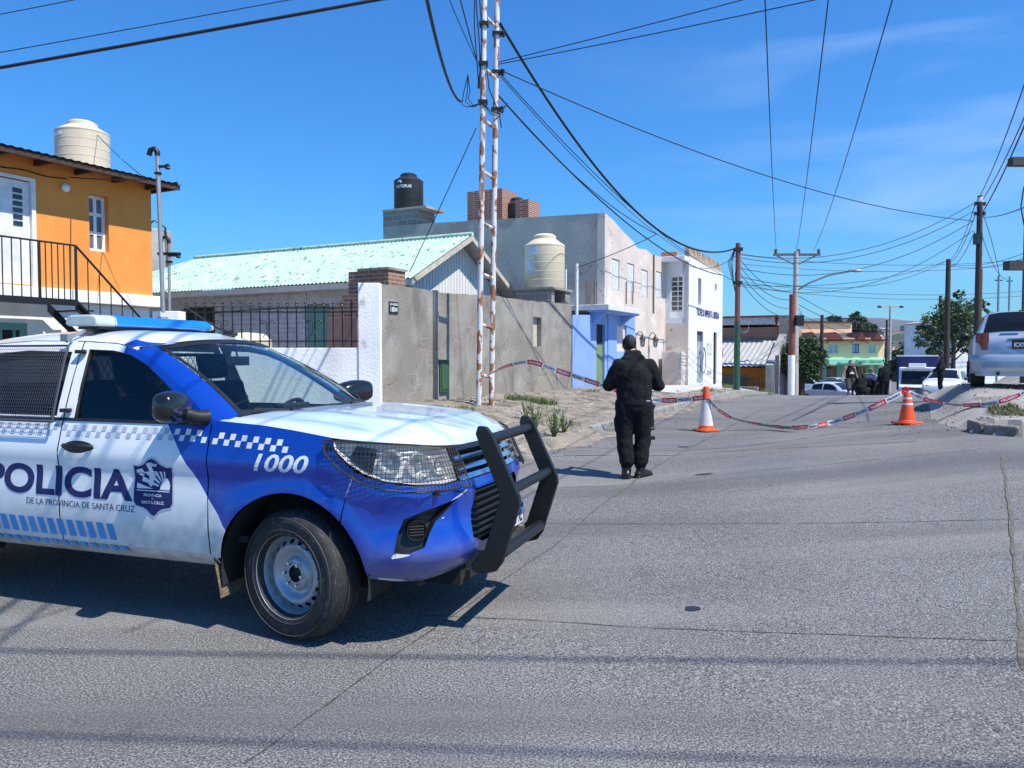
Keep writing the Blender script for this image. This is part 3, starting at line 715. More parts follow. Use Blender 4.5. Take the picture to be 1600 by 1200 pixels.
# ---- curved cement tank tower and service masts
tw = thing("cement_tower", "round bare cement water tower behind the orange house", "tower", (0, 0, 0))
p = at(250, 440, 26); tw.location = (p.x - .75, p.y + .6, CAMZ - .9)
m = MB(); m.lathe([(.85, 0), (.85, CAMZ + 3.9 - tw.location.z + .35), (.80, CAMZ + 4.28 - tw.location.z), (.001, CAMZ + 4.3 - tw.location.z)], n=40); m.build("shaft", CEM2, tw, smooth=40)
m = MB(); zz = CAMZ + 4.3 - tw.location.z; m.tube([(.1, -.3, zz), (.5, -.4, zz + .28), (.84, -.35, zz + .05), (.90, -.3, zz - .6), (.89, -.3, zz - 2.5)], .03, 6); m.build("pipe", BLACKM, tw)
def mast(px, pyt, pyb, dep, r, label, bracket=None):
    p0 = at(px, pyb, dep); p1 = at(px - 9 if px < 260 else px - 1, pyt, dep); g = thing("service_mast", label, "mast", p0)
    h = p1.z - p0.z; m = MB(); q = Vector((p1.x - p0.x, 0, h)); m.tube([(0, 0, 0), q * .5, q], r, 12); pm = m.build("pipe", mat("galvanised_pipe", (.36, .37, .38), rough=.5, metal=.5, bump=.1), g, smooth=50)
    m = MB(); m.tube([q, q + Vector((0, 0, .06)), q + Vector((-.05, 0, .12)), q + Vector((-.12, 0, .10)), q + Vector((-.15, 0, .0))], r * 1.25, 10); m.build("weather_head", BLACKM, g, smooth=50)
    m = MB(); z_ = h * (.93 if px < 260 else .83); c = q * (z_ / h); m.box(c.x - .02, c.x + .18, -.03, .03, z_ - .02, z_ + .02); m.lathe([(.03, 0), (.045, .02), (.03, .05), (.045, .07), (.02, .1)], (c.x + .17, 0, z_ - .05), n=12); m.box(c.x - .05, c.x + .05, -.04, .04, z_ - .14, z_ - .10); m.build("insulator_bracket", BLACKM, g); return g, p1
g1, m1top = mast(255, 243, 488, 13.7, .037, "tall galvanised service mast rising beside the orange house")
g2, m2top = mast(265, 380, 492, 14.3, .026, "shorter service mast with black cross bracket beside the tall one")
m = MB(); h2 = (m2top - g2.location); m.box(-.20, .22, -.03, .03, h2.z - .22, h2.z - .17); m.build("cross_bracket", BLACKM, g2)
# ---- meter pillar
p = at(265, 525, 13.95); mp_ = thing("meter_pillar", "small white meter pillar at the foot of the service masts", "pillar", (p.x, p.y, CAMZ - .9))
m = MB(); m.box(-.24, .24, -.14, .14, 0, 1.70); m.build("body", WHITE, mp_, bevel=.01); m = MB(); m.box(-.15, .05, -.15, -.142, 1.3, 1.6); m.build("meter_door", mat("meter_grey", (.45, .45, .45), bump=0), mp_)
# ---- white yard wall, gate post, iron fence
yw = thing("yard_wall", "bright white rendered yard wall with tall post, below the iron fence", "wall", (-4.6, 14.1, CAMZ - .95))
WY = lambda x0, x1, z0, z1: (x0, x1, z0, z1)
m = MB(); m.box(-12, -2.79, 14.0, 14.2, -1.0, .145); m.build("wall", WHITE, yw, REL, bevel=.01)
m = MB(); m.box(-2.79, -2.385, 13.97, 14.30, -1.0, 1.32); m.build("post", WHITE, yw, REL, bevel=.015)
fc = thing("iron_fence", "black wrought iron fence with spear tips on the white yard wall", "fence", (-4.7, 14.1, CAMZ + .145))
m = MB()
for z, r in ((.80, .017), (.27, .014)): m.box(-6.0, -2.80, 14.1 - r, 14.1 + r, z - .012, z + .012)
m.build("rail", BLACKM, fc, REL)
x = -5.95; k = 0
while x < -2.85:
    m = MB(); m.tube([(x, 14.1, .15), (x, 14.1, .92)], .013, 6); m.lathe([(.013, .90), (.032, .915), (.018, .94), (.028, .96), (.001, 1.02)], (x, 14.1, 0), n=8); m.tube([(x + .03, 14.1, .86), (x + .055, 14.1, .90), (x + .085, 14.1, .885), (x + .115, 14.1, .90), (x + .14, 14.1, .86)], .007, 5)
    m.build("bar", BLACKM, fc, REL)
    x += .1675; k += 1
for cx in (-5.30, -4.46, -3.62):
    for sg in (-1, 1):
        m = MB(); m.tube([(cx + sg * (.10 + .03 * math.cos(a)), 14.09, .62 + .03 * math.sin(a)) for a in np.linspace(-2.5, 2.2, 10)] + [(cx + sg * .02, 14.09, .60), (cx + sg * .015, 14.09, .45), (cx + sg * .10, 14.09, .33)], .007, 5); m.build("scroll", BLACKM, fc, REL)
# ---- green roofed house
GT = 1.47; gs0, gs1, gsr = 3.07, 8.4, 5.73; ze, zr = 1.77, 3.10
gh = bthing("green_roof_house", "low white house with a peeling pale green corrugated roof", "house", 5.5, 6, -.95)
MINT = mat("peeling_green_roof", (.40, .57, .47), rough=.75, var=.08, scale=2, bump=.25, bscale=30); overlay(MINT, (.12, .22, .18), 15, (.60, .64), detail=6, stretch=(1.8, .9, 1)); overlay(MINT, (.50, .64, .56), 1.5, (.5, .75), detail=5); overlay(MINT, (.09, .17, .14), 4.5, (.60, .66), detail=9, stretch=(.9, 2.5, 1)); overlay(MINT, (.22, .12, .06), 5, (.68, .74), detail=7)
TH = 11.8
m = MB(); wav = lambda t_: .016 * math.sin(t_ * 2 * math.pi / .13)
tt = np.arange(GT, TH, .022)
m.grid(lambda k, t_: (gs0 + (gsr - gs0) * k, t_, ze + (zr - ze) * k + wav(t_)), [0, .5, 1], tt)
m.grid(lambda k, t_: (gs1 + (gsr - gs1) * k, t_, ze - .12 + (zr - ze + .12) * k + wav(t_)), [0, 1], np.arange(GT, TH, .03))
m.grid(lambda k, j: (gs0 + (gsr - gs0) * k, TH + j * (2.6) * (1 - k), ze + (zr - ze) * k), [0, .5, 1], [0, 1]); m.add([(gs0, TH + 2.6, ze), (gs1, TH + 2.6, ze - .12), (gsr, TH, zr)], [(0, 1, 2)])
rf = m.build("roof", MINT, gh, STREET, fix=False, smooth=30)
m = MB(); m.tube([(gsr, GT, zr + .02), (gsr, TH, zr + .03)], .06, 8); 
m.build("ridge_cap", MINT, rf, STREET, smooth=60)
m = MB(); th = .09
for a, b in (((gs0, ze), (gsr, zr)), ((gsr, zr), (gs1, ze - .12))):
    v = [(a[0], GT + .0, a[1] - .02), (b[0], GT, b[1] - .02), (b[0], GT, b[1] - .02 - .13), (a[0], GT, a[1] - .15)]; v += [(s_, t_ + .03, z_) for s_, t_, z_ in v]
    m.add(v, [(3, 2, 1, 0), (4, 5, 6, 7), (0, 1, 5, 4), (1, 2, 6, 5), (2, 3, 7, 6), (3, 0, 4, 7)])
m.build("bargeboard", mat("cream_board", (.50, .46, .38), var=.2, bump=.2), gh, STREET)
m = MB()
for a, b in (((gs0, ze), (gsr, zr)), ((gsr, zr), (gs1, ze - .12))): m.add([(a[0], GT + .03, a[1] - .05), (b[0], GT + .03, b[1] - .05), (b[0], GT + .5, b[1] - .05), (a[0], GT + .5, a[1] - .05)], [(0, 1, 2, 3)])
m.add([(gs0, GT, ze - .06), (gs0 + .45, GT, ze - .06), (gs0 + .45, TH + 2.6, ze - .06), (gs0, TH + 2.6, ze - .06)], [(0, 1, 2, 3)]); m.box(gs0 - .01, gs0 + .02, GT, TH + 2.6, ze - .17, ze - .03)
m.build("soffit", mat("soffit_board", (.55, .53, .50), var=.1, bump=.1), gh, STREET)
BOARD = mat("white_clapboard", (.62, .62, .64), rough=.8, bump=.2); overlay(BOARD, (.40, .40, .42), 4, (.55, .75))
gsw = gs0 + .42; m = MB(); dk = (T_at(336, 500, gsw)[0], T_at(284, 500, gsw)[0])
te = (T_at(515, 500, gsw)[0], T_at(480, 500, gsw)[0])
wall_panel(m, rect(GT + .45, TH + 2.3, -1.0, ze - .07), [rect(dk[0], dk[1], -.98, 1.35), rect(te[0], te[1], -.98, 1.3)], PS(gsw), .15)
z = -.9
while z < ze - .2: slab(PS(gsw), te[1] + .02, dk[0] - .02, z, z + .10, -.016, -.003, m); z += .125
m.build("front_wall", BOARD, gh, STREET)
m = MB(); slab(PS(gsw), dk[0], dk[1], -.95, 1.35, .1, .13, m); m.build("doorway", mat("dark_green_door", (.02, .04, .035), bump=0), gh, STREET)
m = MB(); slab(PS(gsw), te[0] + .02, te[1] - .02, -.95, 1.28, .02, .07, m); dd = m.build("door", TEAL, gh, STREET)
m = MB(); v = [(gs0 + .42, ze - .07), (gsr, zr - .10), (gs1 - .3, ze - .15), (gs1 - .3, -1), (gs0 + .42, -1)]
m.prism([(a, b) for a, b in v], 'y', GT + .45, GT + .55) 
s_ = gs0 + .5
while s_ < gs1 - .35:
    zz = min(ze + (zr - ze) * (s_ - gs0) / (gsr - gs0), ze + (zr - ze) * (gs1 - s_) / (gs1 - gsr)) - .12; m.box(s_, s_ + .02, GT + .435, GT + .449, -.5, zz); s_ += .14
m.build("gable_wall", mat("grey_white_boards", (.68, .66, .63), var=.08, scale=3, stretch=(6, 6, .4), bump=.2), gh, STREET)
m = MB(); m.tube([(gsw - .05, t_, 1.18 - .05 * math.sin(t_ * .8)) for t_ in np.arange(2, 12, .4)], .012, 5); m.build("wall_cable", BLK, gh, STREET)
# tub seen between the bars
p = at(385, 531, 15.6); tb = thing("plastic_tub", "upturned beige plastic tub behind the iron fence", "tub", p); m = MB(); m.lathe([(.52, -1.0), (.50, -.02), (.36, .12), (.05, .15)], n=28); m.build("shell", BEIGE, tb, smooth=40)
# ---- stepped brick wall
sb = .75; bk = bthing("stepped_brick_wall", "stepped brown brick wall standing behind the iron fence", "wall", 1.0, 1, -.95)
tB = [T_at(px, 500, sb)[0] for px in (607, 558, 545, 535, 527, 514)]; zB = [T_at(607, py, sb)[1] for py in (421, 421, 458, 468, 478, 489)]
m = MB(); pl_ = [(tB[0], -1.0), (tB[0], zB[0])]
for i in range(1, 6): pl_ += [(tB[i], zB[i - 1] if i == 1 else zB[i - 1]), (tB[i], zB[i])] if i > 0 else []
pl_ += [(tB[5], -1.0)]
m.prism(pl_, 'x', sb, sb + .55); o = m.build("brickwork", BRICK2, bk, STREET)
m = MB(); m.box(sb - .03, sb + .58, tB[1] - .03, tB[0] * 1.0 - .03, zB[0], zB[0] + .05) if tB[0] < tB[1] else m.box(sb - .03, sb + .58, tB[1] - .03, tB[0] + .03, zB[0], zB[0] + .05)
m.build("capping", CEM, bk, STREET)
m = MB(); a0, a1 = T_at(560, 500, sb)[0], T_at(513, 500, sb)[0]; m.box(sb - .03, sb - .002, min(a0, a1), max(a0, a1), -1, T_at(540, 496, sb)[1]); m.build("render_panel", mat("pinkish_render", (.36, .21, .17), var=.1), bk, STREET)
# ---- cement wall along the street
cw = bthing("cement_wall", "long rough bare cement wall along the dirt pavement", "wall", 4.3, .1, -1.0)
wv = W(833, 846, 495, 541, 0); pc1 = S_at(676, 450, 0)[0]; pc2 = S_at(698, 450, 0)[0]
top = [(S_at(px, py, 0)) for px, py in ((893, 475), (826, 470), (770, 462), (700, 458), (640, 449), (598, 444))]
rj = random.Random(3); tl2 = []
tp_ = [(a, b) for a, b in top[:-1]] + [(0.0, top[-1][1])]
for (a, b), (a2, b2) in zip(tp_[:-1], tp_[1:]):
    n_ = max(1, int(abs(a2 - a) / .22)); tl2 += [(a + (a2 - a) * k / n_, b + (b2 - b) * k / n_ + (rj.uniform(-.018, .014) if k else 0)) for k in range(n_)]
tl2.append(tp_[-1])
m = MB(); wall_panel(m, [(.0, -1.15), (top[0][0], -1.3)] + tl2, [rect(*wv)], PT(0), .2); m.build("wall", CEM, cw, STREET)
m = MB(); slab(PT(0), pc1, pc1 + .14, -1.15, top[3][1] + .02, -.05, -.002, m); m.build("pole_shadow_strip", CEM, cw, STREET)  # raised cement strip standing in for the ladder pole's shadow on the wall
m = MB(); slab(PT(0), wv[0] + .02, wv[1] - .02, wv[2], wv[3], .12, .15, m); m.build("window_infill", mat("pale_board", (.5, .46, .38)), cw, STREET)
gb = W(684, 698, 562, 613, 0); m = MB(); slab(PT(0), gb[0], gb[1], gb[2], gb[3], -.06, -.004, m); slab(PT(0), gb[0] + .04, gb[1] - .04, gb[2] + .05, gb[3] - .05, -.075, -.061, m)
tag(m.build("utility_box", mat("chipped_green", (.022, .075, .035), rough=.7, col2=(.05, .12, .06), var=.4, scale=20), None, STREET, bevel=.008), "narrow chipped green utility box on the cement wall", "utility box")
pq = W(607, 621, 471, 489, 0); pk = bthing("number_plaque", "black house number plaque reading 1804 on the cement wall", "plaque", (pq[0] + pq[1]) / 2, -.02, pq[2])
m = MB(); slab(PT(0), pq[0], pq[1], pq[2], pq[3], -.022, -.003, m); m.build("plate", BLK, pk, STREET)
m = MB(); FQ = lambda a, b: (a, -.0235, b); w_ = pq[1] - pq[0]; h_ = pq[3] - pq[2]
text_fit(m, "DR. MENDEZ", FQ, pq[0] + .05 * w_, pq[1] - .05 * w_, pq[2] + .68 * h_, pq[2] + .88 * h_, bold=.02); text_fit(m, "1804", FQ, pq[0] + .12 * w_, pq[1] - .12 * w_, pq[2] + .12 * h_, pq[2] + .55 * h_, bold=.02); m.build("lettering", SHUT, pk, STREET, fix=False)
# tank stand behind the wall, white pipes
stq = bthing("block_stand", "concrete block stand under the large beige water tank", "stand", 8.3, .9, -.9)
p = at(851, 452, 21.6); ss_, tt_ = st(p.x, p.y); zt_ = p.z - CAMZ
m = MB(); m.box(ss_ - .62, ss_ - .42, tt_ - .5, tt_ + .6, -1, zt_ - .06); m.box(ss_ + .30, ss_ + .62, tt_ - .5, tt_ + .6, -1, zt_ - .06); m.box(ss_ - .4, ss_ + .28, tt_ + .1, tt_ + .6, -1, zt_ - .06); m.build("blockwork", BLOCK, stq, STREET)
m = MB(); m.box(ss_ - .66, ss_ + .66, tt_ - .56, tt_ + .64, zt_ - .058, zt_ - .002); m.build("top_slab", CEM, stq, STREET)
for px, a, b, r, l in ((901, 412, 482, .05, "thick white vent pipe beside the tank stand"), (884, 421, 478, .03, "thin white vent pipe beside the tank stand")):
    pp_ = at(px, b, 23.0); q = at(px, a, 23.0); m = MB(); m.tube([(pp_.x, pp_.y, pp_.z - .6), (pp_.x, pp_.y, q.z)], r, 12); tag(m.build("vent_pipe", SHUT, None, WORLD, smooth=40), l, "pipe")
# ---- blue house front
bs0 = top[0][0] + .01; bs1 = S_at(949, 540, -.03)[0]; bs2 = S_at(992, 540, -.06)[0]
bh = bthing("blue_house", "low periwinkle blue house front with green door under a white slab canopy", "house", 11, .6, -1)
zb = S_at(895, 492, -.03)[1]; gd = W(932, 945, 506, 608, -.03)
m = MB(); wall_panel(m, [(bs0, -1.3), (bs1, -1.3), (bs1, S_at(949, 492, -.03)[1]), (bs0, zb)], [[(gd[0], -1.29), (gd[1], -1.29), (gd[1], gd[3]), (gd[0], gd[3])]], PT(-.03), .18)
zc_ = S_at(960, 477, -.06)[1]; bw = W(964, 979, 508, 549, -.06)
wall_panel(m, rect(bs1 + .003, bs2, -1.3, zc_), [rect(*bw)], PT(-.06), .18); m.box(bs0 + .02, bs0 + .15, .17, 3.0, -1.3, zb - .1); m.build("wall", BLUEW, bh, STREET)
m = MB(); slab(PT(-.03), gd[0] + .01, gd[1] - .01, -1.25, gd[2] + (gd[3] - gd[2]) * .70, .07, .11, m); m.build("door", GREENP, bh, STREET); m = MB(); slab(PT(-.03), gd[0] + .01, gd[1] - .01, gd[2] + (gd[3] - gd[2]) * .72, gd[3] - .02, .08, .1, m); m.build("transom", DARK, bh, STREET)
window(bh, PT(-.06), bw[0], bw[1], bw[2], bw[3], 1, 2, depth=.12)
cs0 = S_at(951, 470, -.62)[0]; cs1 = S_at(1001, 470, -.62)[0]; zc0 = S_at(951, 484, -.62)[1]
m = MB(); m.box(cs0, cs1, -.62, 1.4, zc0, zc0 + .17); cn = m.build("canopy", mat("canopy_grey_white", (.62, .62, .62), bump=.2), bh, STREET, bevel=.015)
m = MB(); m.box(cs0 + .02, cs1 - .02, -.58, .04, zc0 - .05, zc0 - .002)
for s_ in (cs0 + .25, cs1 - .25): m.prism([(-.55, zc0 - .05), (.04, zc0 - .05), (.04, zc0 - .45), (-.38, zc0 - .12)], 'x', s_ - .08, s_ + .08)
m.build("canopy_soffit", BLUEW, bh, STREET)
# ---- tall grey and pink house
s0g = S_at(945, 400, 0)[0]; s1g = S_at(1040.5, 500, 0)[0]
pg = bthing("pink_house", "two storey faded pink house with bare grey side wall and white shutters", "house", 14, 4, -1)
zf = lambda px, py: S_at(px, py, 0)
outl = [(s0g, -1.3), (s1g, -1.3)] + [zf(1040, 404), zf(1018, 397), zf(1010, 390), zf(996, 388), zf(990, 378), zf(972, 360), zf(960, 346)] + [(s0g, zf(945, 332)[1])]
sh_ = [W(956, 968, 403, 452, 0), W(980, 991, 410, 456, 0), W(1002, 1012, 420, 463, 0), W(1025, 1034, 423, 464, 0), W(1029, 1038, 530, 568, 0)]
m = MB(); wall_panel(m, outl, [rect(*q) for q in sh_], PT(0), .25); m.build("front_wall", PINK, pg, STREET)
for q in sh_:
    m = MB(); slab(PT(0), q[0] + .02, q[1] - .02, q[2] + .02, q[3] - .02, .03, .07, m)
    for k in range(12): z = q[2] + .06 + (q[3] - q[2] - .12) * k / 12; slab(PT(0), q[0] + .08, (q[0] + q[1]) / 2 - .03, z, z + .05, .018, .029, m); slab(PT(0), (q[0] + q[1]) / 2 + .03, q[1] - .08, z, z + .05, .018, .029, m)
    m.build("shutter", SHUT, pg, STREET)
zst = zf(945, 332)[1]; m = MB()
tl_ = T_at(599, 400, s0g)[0]; zsl = T_at(600, 353, s0g)[1]; m.prism([(.252, -1.3), (tl_, -1.3), (tl_, zsl), (.252, zst)], 'x', s0g, s0g + .2)
m.build("side_wall", CEM2, pg, STREET)
m = MB(); m.box(s0g + .21, s1g + 3, .3, tl_ - .02, zst - 1.3, zst - 1.2); m.box(s1g - .2, s1g, .26, tl_, -1.2, zst - 1.31); m.build("roof", CEM2, pg, STREET)
def lantern(px, py):
    s_, z_ = S_at(px, py, -.25); r = bthing("wall_lantern", "black wrought iron lantern %s on the pink house front" % ("nearer the blue canopy" if px < 1010 else "nearer the lower shutter"), "lantern", s_, -.25, z_)
    m = MB(); m.lathe([(.01, -.24), (.06, -.20), (.09, .05), (.11, .06), (.03, .16), (.012, .22)], n=6); m.build("lamp_glass", mat("lantern_glass", (.30, .30, .28), rough=.2, bump=0), r)
    m = MB()
    for k in range(6): a = k * math.pi / 3; m.tube([(.062 * math.cos(a), .062 * math.sin(a), -.2), (.094 * math.cos(a), .094 * math.sin(a), .06)], .008, 4)
    m.lathe([(.12, .055), (.12, .07), (.03, .18), (.012, .24)], n=12); m.tube([(0, 0, .22), (0, .06, .30), (0, .15, .30), (0, .24, .15), (0, .25, -.15)], .014, 6); m.build("frame", BLACKM, r)
lantern(1004, 532); lantern(1024, 533)
m = MB(); 
for px in (979, 989):
    a = S_at(px, 440, -.04); b = S_at(px, 475, -.04); m.tube([(a[0], -.04, a[1]), (a[0], -.04, b[1])], .02, 6)
a = S_at(1022, 390, -.04); m.tube([(a[0], -.04, S_at(1022, 398, -.04)[1]), (a[0], -.04, S_at(1022, 490, -.04)[1])], .03, 6)
m.build("downpipe", mat("rusty_pipe", (.20, .14, .11)), pg, STREET)
a = S_at(945, 440, -.03)
m = MB()
for dz, tt in ((.55, .3), (.5, .55)): m.tube([(s0g - .05, tt, -.1), (s0g - .05, tt, 2.3)], .03, 6)
m.build("side_pipe", mat("rusty_pipe", (.2, .14, .11)), pg, STREET)
# parapet pedestal with black tank, brick stack
tA, zA = T_at(599, 332, s0g); tA2 = T_at(652, 332, s0g)[0]
pd = bthing("tank_pedestal", "weathered block pedestal under the marked black tank", "pedestal", s0g + .5, (tA + tA2) / 2, zst)
m = MB(); m.box(s0g - .02, s0g + 1.1, min(tA, tA2), max(tA, tA2), zsl - .03, zA + .0); m.build("blockwork", BLOCK, pd, STREET); m = MB(); m.box(s0g - .06, s0g + 1.15, min(tA, tA2) - .42, max(tA, tA2), zA + .002, zA + .08); m.build("top_slab", CEM2, pd, STREET)
p = STREET @ Vector((s0g + .5, (tA + tA2) / 2 - .02, zA + .082)); tk = tank(p, .53, 1.32, TBLK, "black water tank with white lettering on the grey parapet")
m = MB(); F = onr(.541, -.05, 0); text_fit(m, "ROTOPLAS", F, -.38, .20, .72, .83, bold=.03)
for r_ in (.05, .09): m.tube([F(-.26 + r_ * math.cos(a), .90 + r_ * math.sin(a)) for a in np.linspace(0, 2.6, 8)], .012, 4)
m.build("lettering", SHUT, tk, fix=False)
m = MB(); tC, zC = T_at(730, 300, s0g + 1.5); tD = T_at(785, 300, s0g + 1.5)[0]; tE, zE2 = T_at(805, 313, s0g + 1.5); tF = T_at(826, 313, s0g + 1.5)[0]
zb_ = zst - 1.15
m.box(s0g + 1.5, s0g + 2.7, min(tC, tD), max(tC, tD), zb_, zC)
tag(m.build("brick_stack", BRICK, None, STREET, bevel=.01), "taller red brick stack on the grey parapet, behind the ladder pole", "brick stack")
m = MB(); m.box(s0g + 1.5, s0g + 2.4, min(tE, tF), max(tE, tF), zb_, zE2); tag(m.build("brick_stack", BRICK, None, STREET, bevel=.01), "shorter red brick stack right of the small black tank", "brick stack")
p = STREET @ Vector((s0g + 2.3, (tD + tE) / 2 + .1, T_at(795, 343, s0g + 1.5)[1] - .35)); tank(p, .42, 1.25, TBLK, "small plain black water tank wedged between two brick stacks")
# ---- white shop building
ws0 = s1g + .0; wt = -.9; wsE = S_at(1128.5, 520, wt)[0]; wsC = S_at(1076, 500, wt)[0]
wb = bthing("white_shop", "white two storey shop with painted sign lettering and brick parapet", "shop", 20, 2, -1.2)
zt1 = S_at(1077, 401, wt)[1]; zt2 = S_at(1128, 427, wt)[1]; zt1 = (zt1 + zt2) / 2 if False else zt1
ops = [W(1091, 1096, 434, 476, wt), W(1117, 1120, 443, 454, wt), W(1089, 1099, 517, 600, wt), W(1115, 1120, 519, 601, wt)]
m = MB(); wall_panel(m, [(wsC, -1.6), (wsE, -1.6), (wsE, zt2), (wsC, zt1)], [rect(*q) for q in ops], PT(wt), .25); slab(PS(wsE - .25), wt + .252, wt + 8, -1.6, zt2 - .02, 0, .25, m)
m.build("front_wall", mat("cool_white_render", (.74, .76, .80), var=.05, bump=.3, bscale=25), wb, STREET)
for i, q in enumerate(ops):
    if i < 2: window(wb, PT(wt), *q, 1, 1, depth=.18, fw=.03, frame=BLACKM)
    else:
        m = MB(); slab(PT(wt), q[0] + .02, q[1] - .02, q[2], q[3] - .02, .10, .14, m); d_ = m.build("door", mat("grey_blue_door", (.30, .34, .40), bump=.1) if i == 2 else WINDK, wb, STREET)
        m = MB(); 
        for k in range(6): u = q[0] + .06 + (q[1] - q[0] - .12) * k / 5; m.tube([(u, wt + .06, q[2] + (1.7 if i == 2 else 0)), (u, wt + .06, q[3])], .015, 5)
        m.build("door_bars", BLACKM, d_, STREET)
# side return facing the camera, with tall window
sw_ = PS(wsC); u1 = T_at(1069, 480, wsC)[0]; u0 = T_at(1048, 480, wsC)[0]; zw1 = T_at(1050, 432, wsC)[1]; zw0 = T_at(1050, 486, wsC)[1]
m = MB(); wall_panel(m, rect(wt + .003, .0 + .4, -1.6, zt1 - .205), [rect(min(u0, u1), max(u0, u1), zw0 - .25, zw1)], sw_, .2); m.build("side_wall", mat("cool_white_render", (.74,) * 3), wb, STREET)
m = MB(); slab(sw_, wt + .01, .35, -1.5, T_at(1050, 505, wsC)[1], -.02, -.003, m); m.build("pink_dado", PINK, wb, STREET)
window(wb, sw_, min(u0, u1), max(u0, u1), zw0, zw1, 2, 7, depth=.08, fw=.03, pane=mat("papered_pane", (.16, .13, .10), col2=(.03, .035, .045), thr=(.48, .52), scale=2, rough=.2, bump=0), bar=.018)
m = MB(); slab(sw_, min(u0, u1), max(u0, u1), zw0 - .25, zw0 - .02, .02, .05, m); m.build("sill_panel", WHITE, wb, STREET)
m = MB(); slab(sw_, wt + .0, .45, zt1 - .34, zt1 - .02, -.75, .2, m) if False else slab(sw_, wt, .45, zt1 - .20, zt1 - .02, -.60, .2, m); m.build("cornice", mat("cool_white_render", (.74,) * 3), wb, STREET, bevel=.02)
m = MB(); n = 26
for i in range(n):
    a = wsC + .25 + (wsE - wsC - .3) * i / n; b = a + (wsE - wsC - .3) / n - .02; k = (a - wsC) / (wsE - wsC); zb2 = zt1 + (zt2 - zt1) * k + .01
    hgt = .42 + .04 * random.random(); m.box(a, b, wt + .05, wt + .25, zb2, zb2 + hgt * .45); m.box(a + .02, b - .01, wt + .06 + .03 * random.random(), wt + .24, zb2 + hgt * .47, zb2 + hgt)
m.build("brick_parapet", mat("pale_hollow_brick", (.42, .33, .24), var=.4, scale=5, bump=.4), wb, STREET)
m = MB(); m.box(wsC - .3, wsC + .0, -.5, .1, zt1 - .01, zt1 + .18); m.build("parapet_block", mat("orange_brick", (.45, .19, .09)), wb, STREET)
FW = lambda a, b: (a, wt - .004, b)
m = MB(); la, lz0 = S_at(1088, 493, wt); lb, _ = S_at(1123.5, 500, wt); lz1 = S_at(1088, 481, wt)[1]
text_fit(m, "TROFEOS IMPRENTA LIBRERIA", FW, la, lb, lz0, lz1, bold=.05); m.build("sign_lettering", SK if 'SK' in globals() else mat("decal_navy", (.012, .02, .12)), wb, STREET, fix=False)
m = MB(); q = S_at(1098.5, 563, wt); zz = S_at(1098.5, 543, wt)[1]; ry = zz - q[1]; rx = .40
m.tube([(q[0] + rx * math.cos(a), wt - .01, q[1] + ry * math.sin(a)) for a in np.linspace(0, 6.2832, 33)], .03, 5, cap=False)
text_fit(m, "?", FW, q[0] - .14, q[0] + .14, q[1] - .38, q[1] + .38, bold=.02)
a1, z1 = S_at(1104, 552, wt); a2, z2 = S_at(1112, 546, wt)
text_fit(m, "TU LO", FW, a1, a2, z1 - .1, z1 + .42); text_fit(m, "TIENES", FW, a1, a2, S_at(1104, 586, wt)[1], S_at(1104, 579, wt)[1], bold=.03)
m.build("painted_logo", mat("faded_ink", (.22, .24, .28), bump=0), wb, STREET, fix=False)
m = MB(); m.box(wsC - .9, wsC - .02, wt + .1, wt + .75, -1.2, .15); 
for k in range(4): m.box(wsC - .92, wsC - .0, wt + .08, wt + .099, -.35 + k * .12, -.30 + k * .12)
tag(m.build("stone_kiosk", PINK, None, STREET, bevel=.02), "low pink rendered utility hutch at the foot of the shop corner", "hutch")
m = MB(); m.box(wsE + .01, wsE + .6, wt + .1, wt + .14, .2, .28); m.box(wsE + .01, wsE + .6, wt + .1, wt + 1.4, -.02, .18)
for k in range(5): m.box(wsE + .04 + k * .11, wsE + .06 + k * .11, wt + .12, wt + .15, .28, 1.3)
m.box(wsE + .04, wsE + .58, wt + .12, wt + .15, 1.3, 1.36); tag(m.build("balcony", BLACKM, None, STREET), "small barred balcony on the far end of the white shop", "balcony")
# ---- brick garage building beyond
bs = 31.0
bg = bthing("brick_building", "brown brick building with white fascia and a lean-to orange garage", "building", bs, 2, -2.5)
tR_, zR_ = T_at(1228, 497, bs); m = MB(); slab(PS(bs), tR_, 7, -3, T_at(1150, 512, bs)[1], 0, 6, m); m.build("wall", BRICK, bg, STREET)
m = MB(); slab(PS(bs), tR_ + .5, 7, T_at(1150, 508, bs)[1], T_at(1180, 497, bs)[1], -.5, 6, m); m.build("fascia", mat("worn_white_board", (.55, .54, .52), var=.2), bg, STREET)
m = MB(); slab(PS(bs), tR_ + .3, 7.1, T_at(1180, 497, bs)[1] + .01, T_at(1180, 494, bs)[1], -.6, 6, m); m.build("roof", mat("red_roof_sheet", (.25, .06, .05)), bg, STREET)
m = MB(); slab(PS(bs), tR_ - .35, tR_ + .29, -3, T_at(1225, 493, bs)[1], -.3, .6, m); m.build("corner_pier", mat("stone_pier", (.34, .29, .25), var=.3, scale=4, bump=.5), bg, STREET)
gp_ = 27.0; tg0, zg0 = T_at(1199, 572, gp_); tg1 = T_at(1128, 572, gp_)[0]; zg1 = T_at(1130, 532, bs)[1]
ga = bthing("garage", "lean-to garage with grey sheet roof and orange wall beyond the shop", "garage", gp_, 2, -2.4)
m = MB(); m.grid(lambda k, t_: (gp_ - .3 + (bs - gp_ + .2) * k, t_, zg0 + (zg1 - zg0) * k + .02 * math.sin(t_ * 2 * math.pi / .25)), [0, .33, .66, 1], np.arange(tg0, 8, .05)); m.build("roof", mat("grey_sheet", (.40, .40, .38), var=.15, bump=.2), ga, STREET, fix=False)
m = MB(); slab(PS(gp_ + 1.2), tg0 + .1, 8, -3, zg0 - .1, 0, .15, m); m.build("wall", mat("orange_garage", (.75, .30, .03), var=.08), ga, STREET)
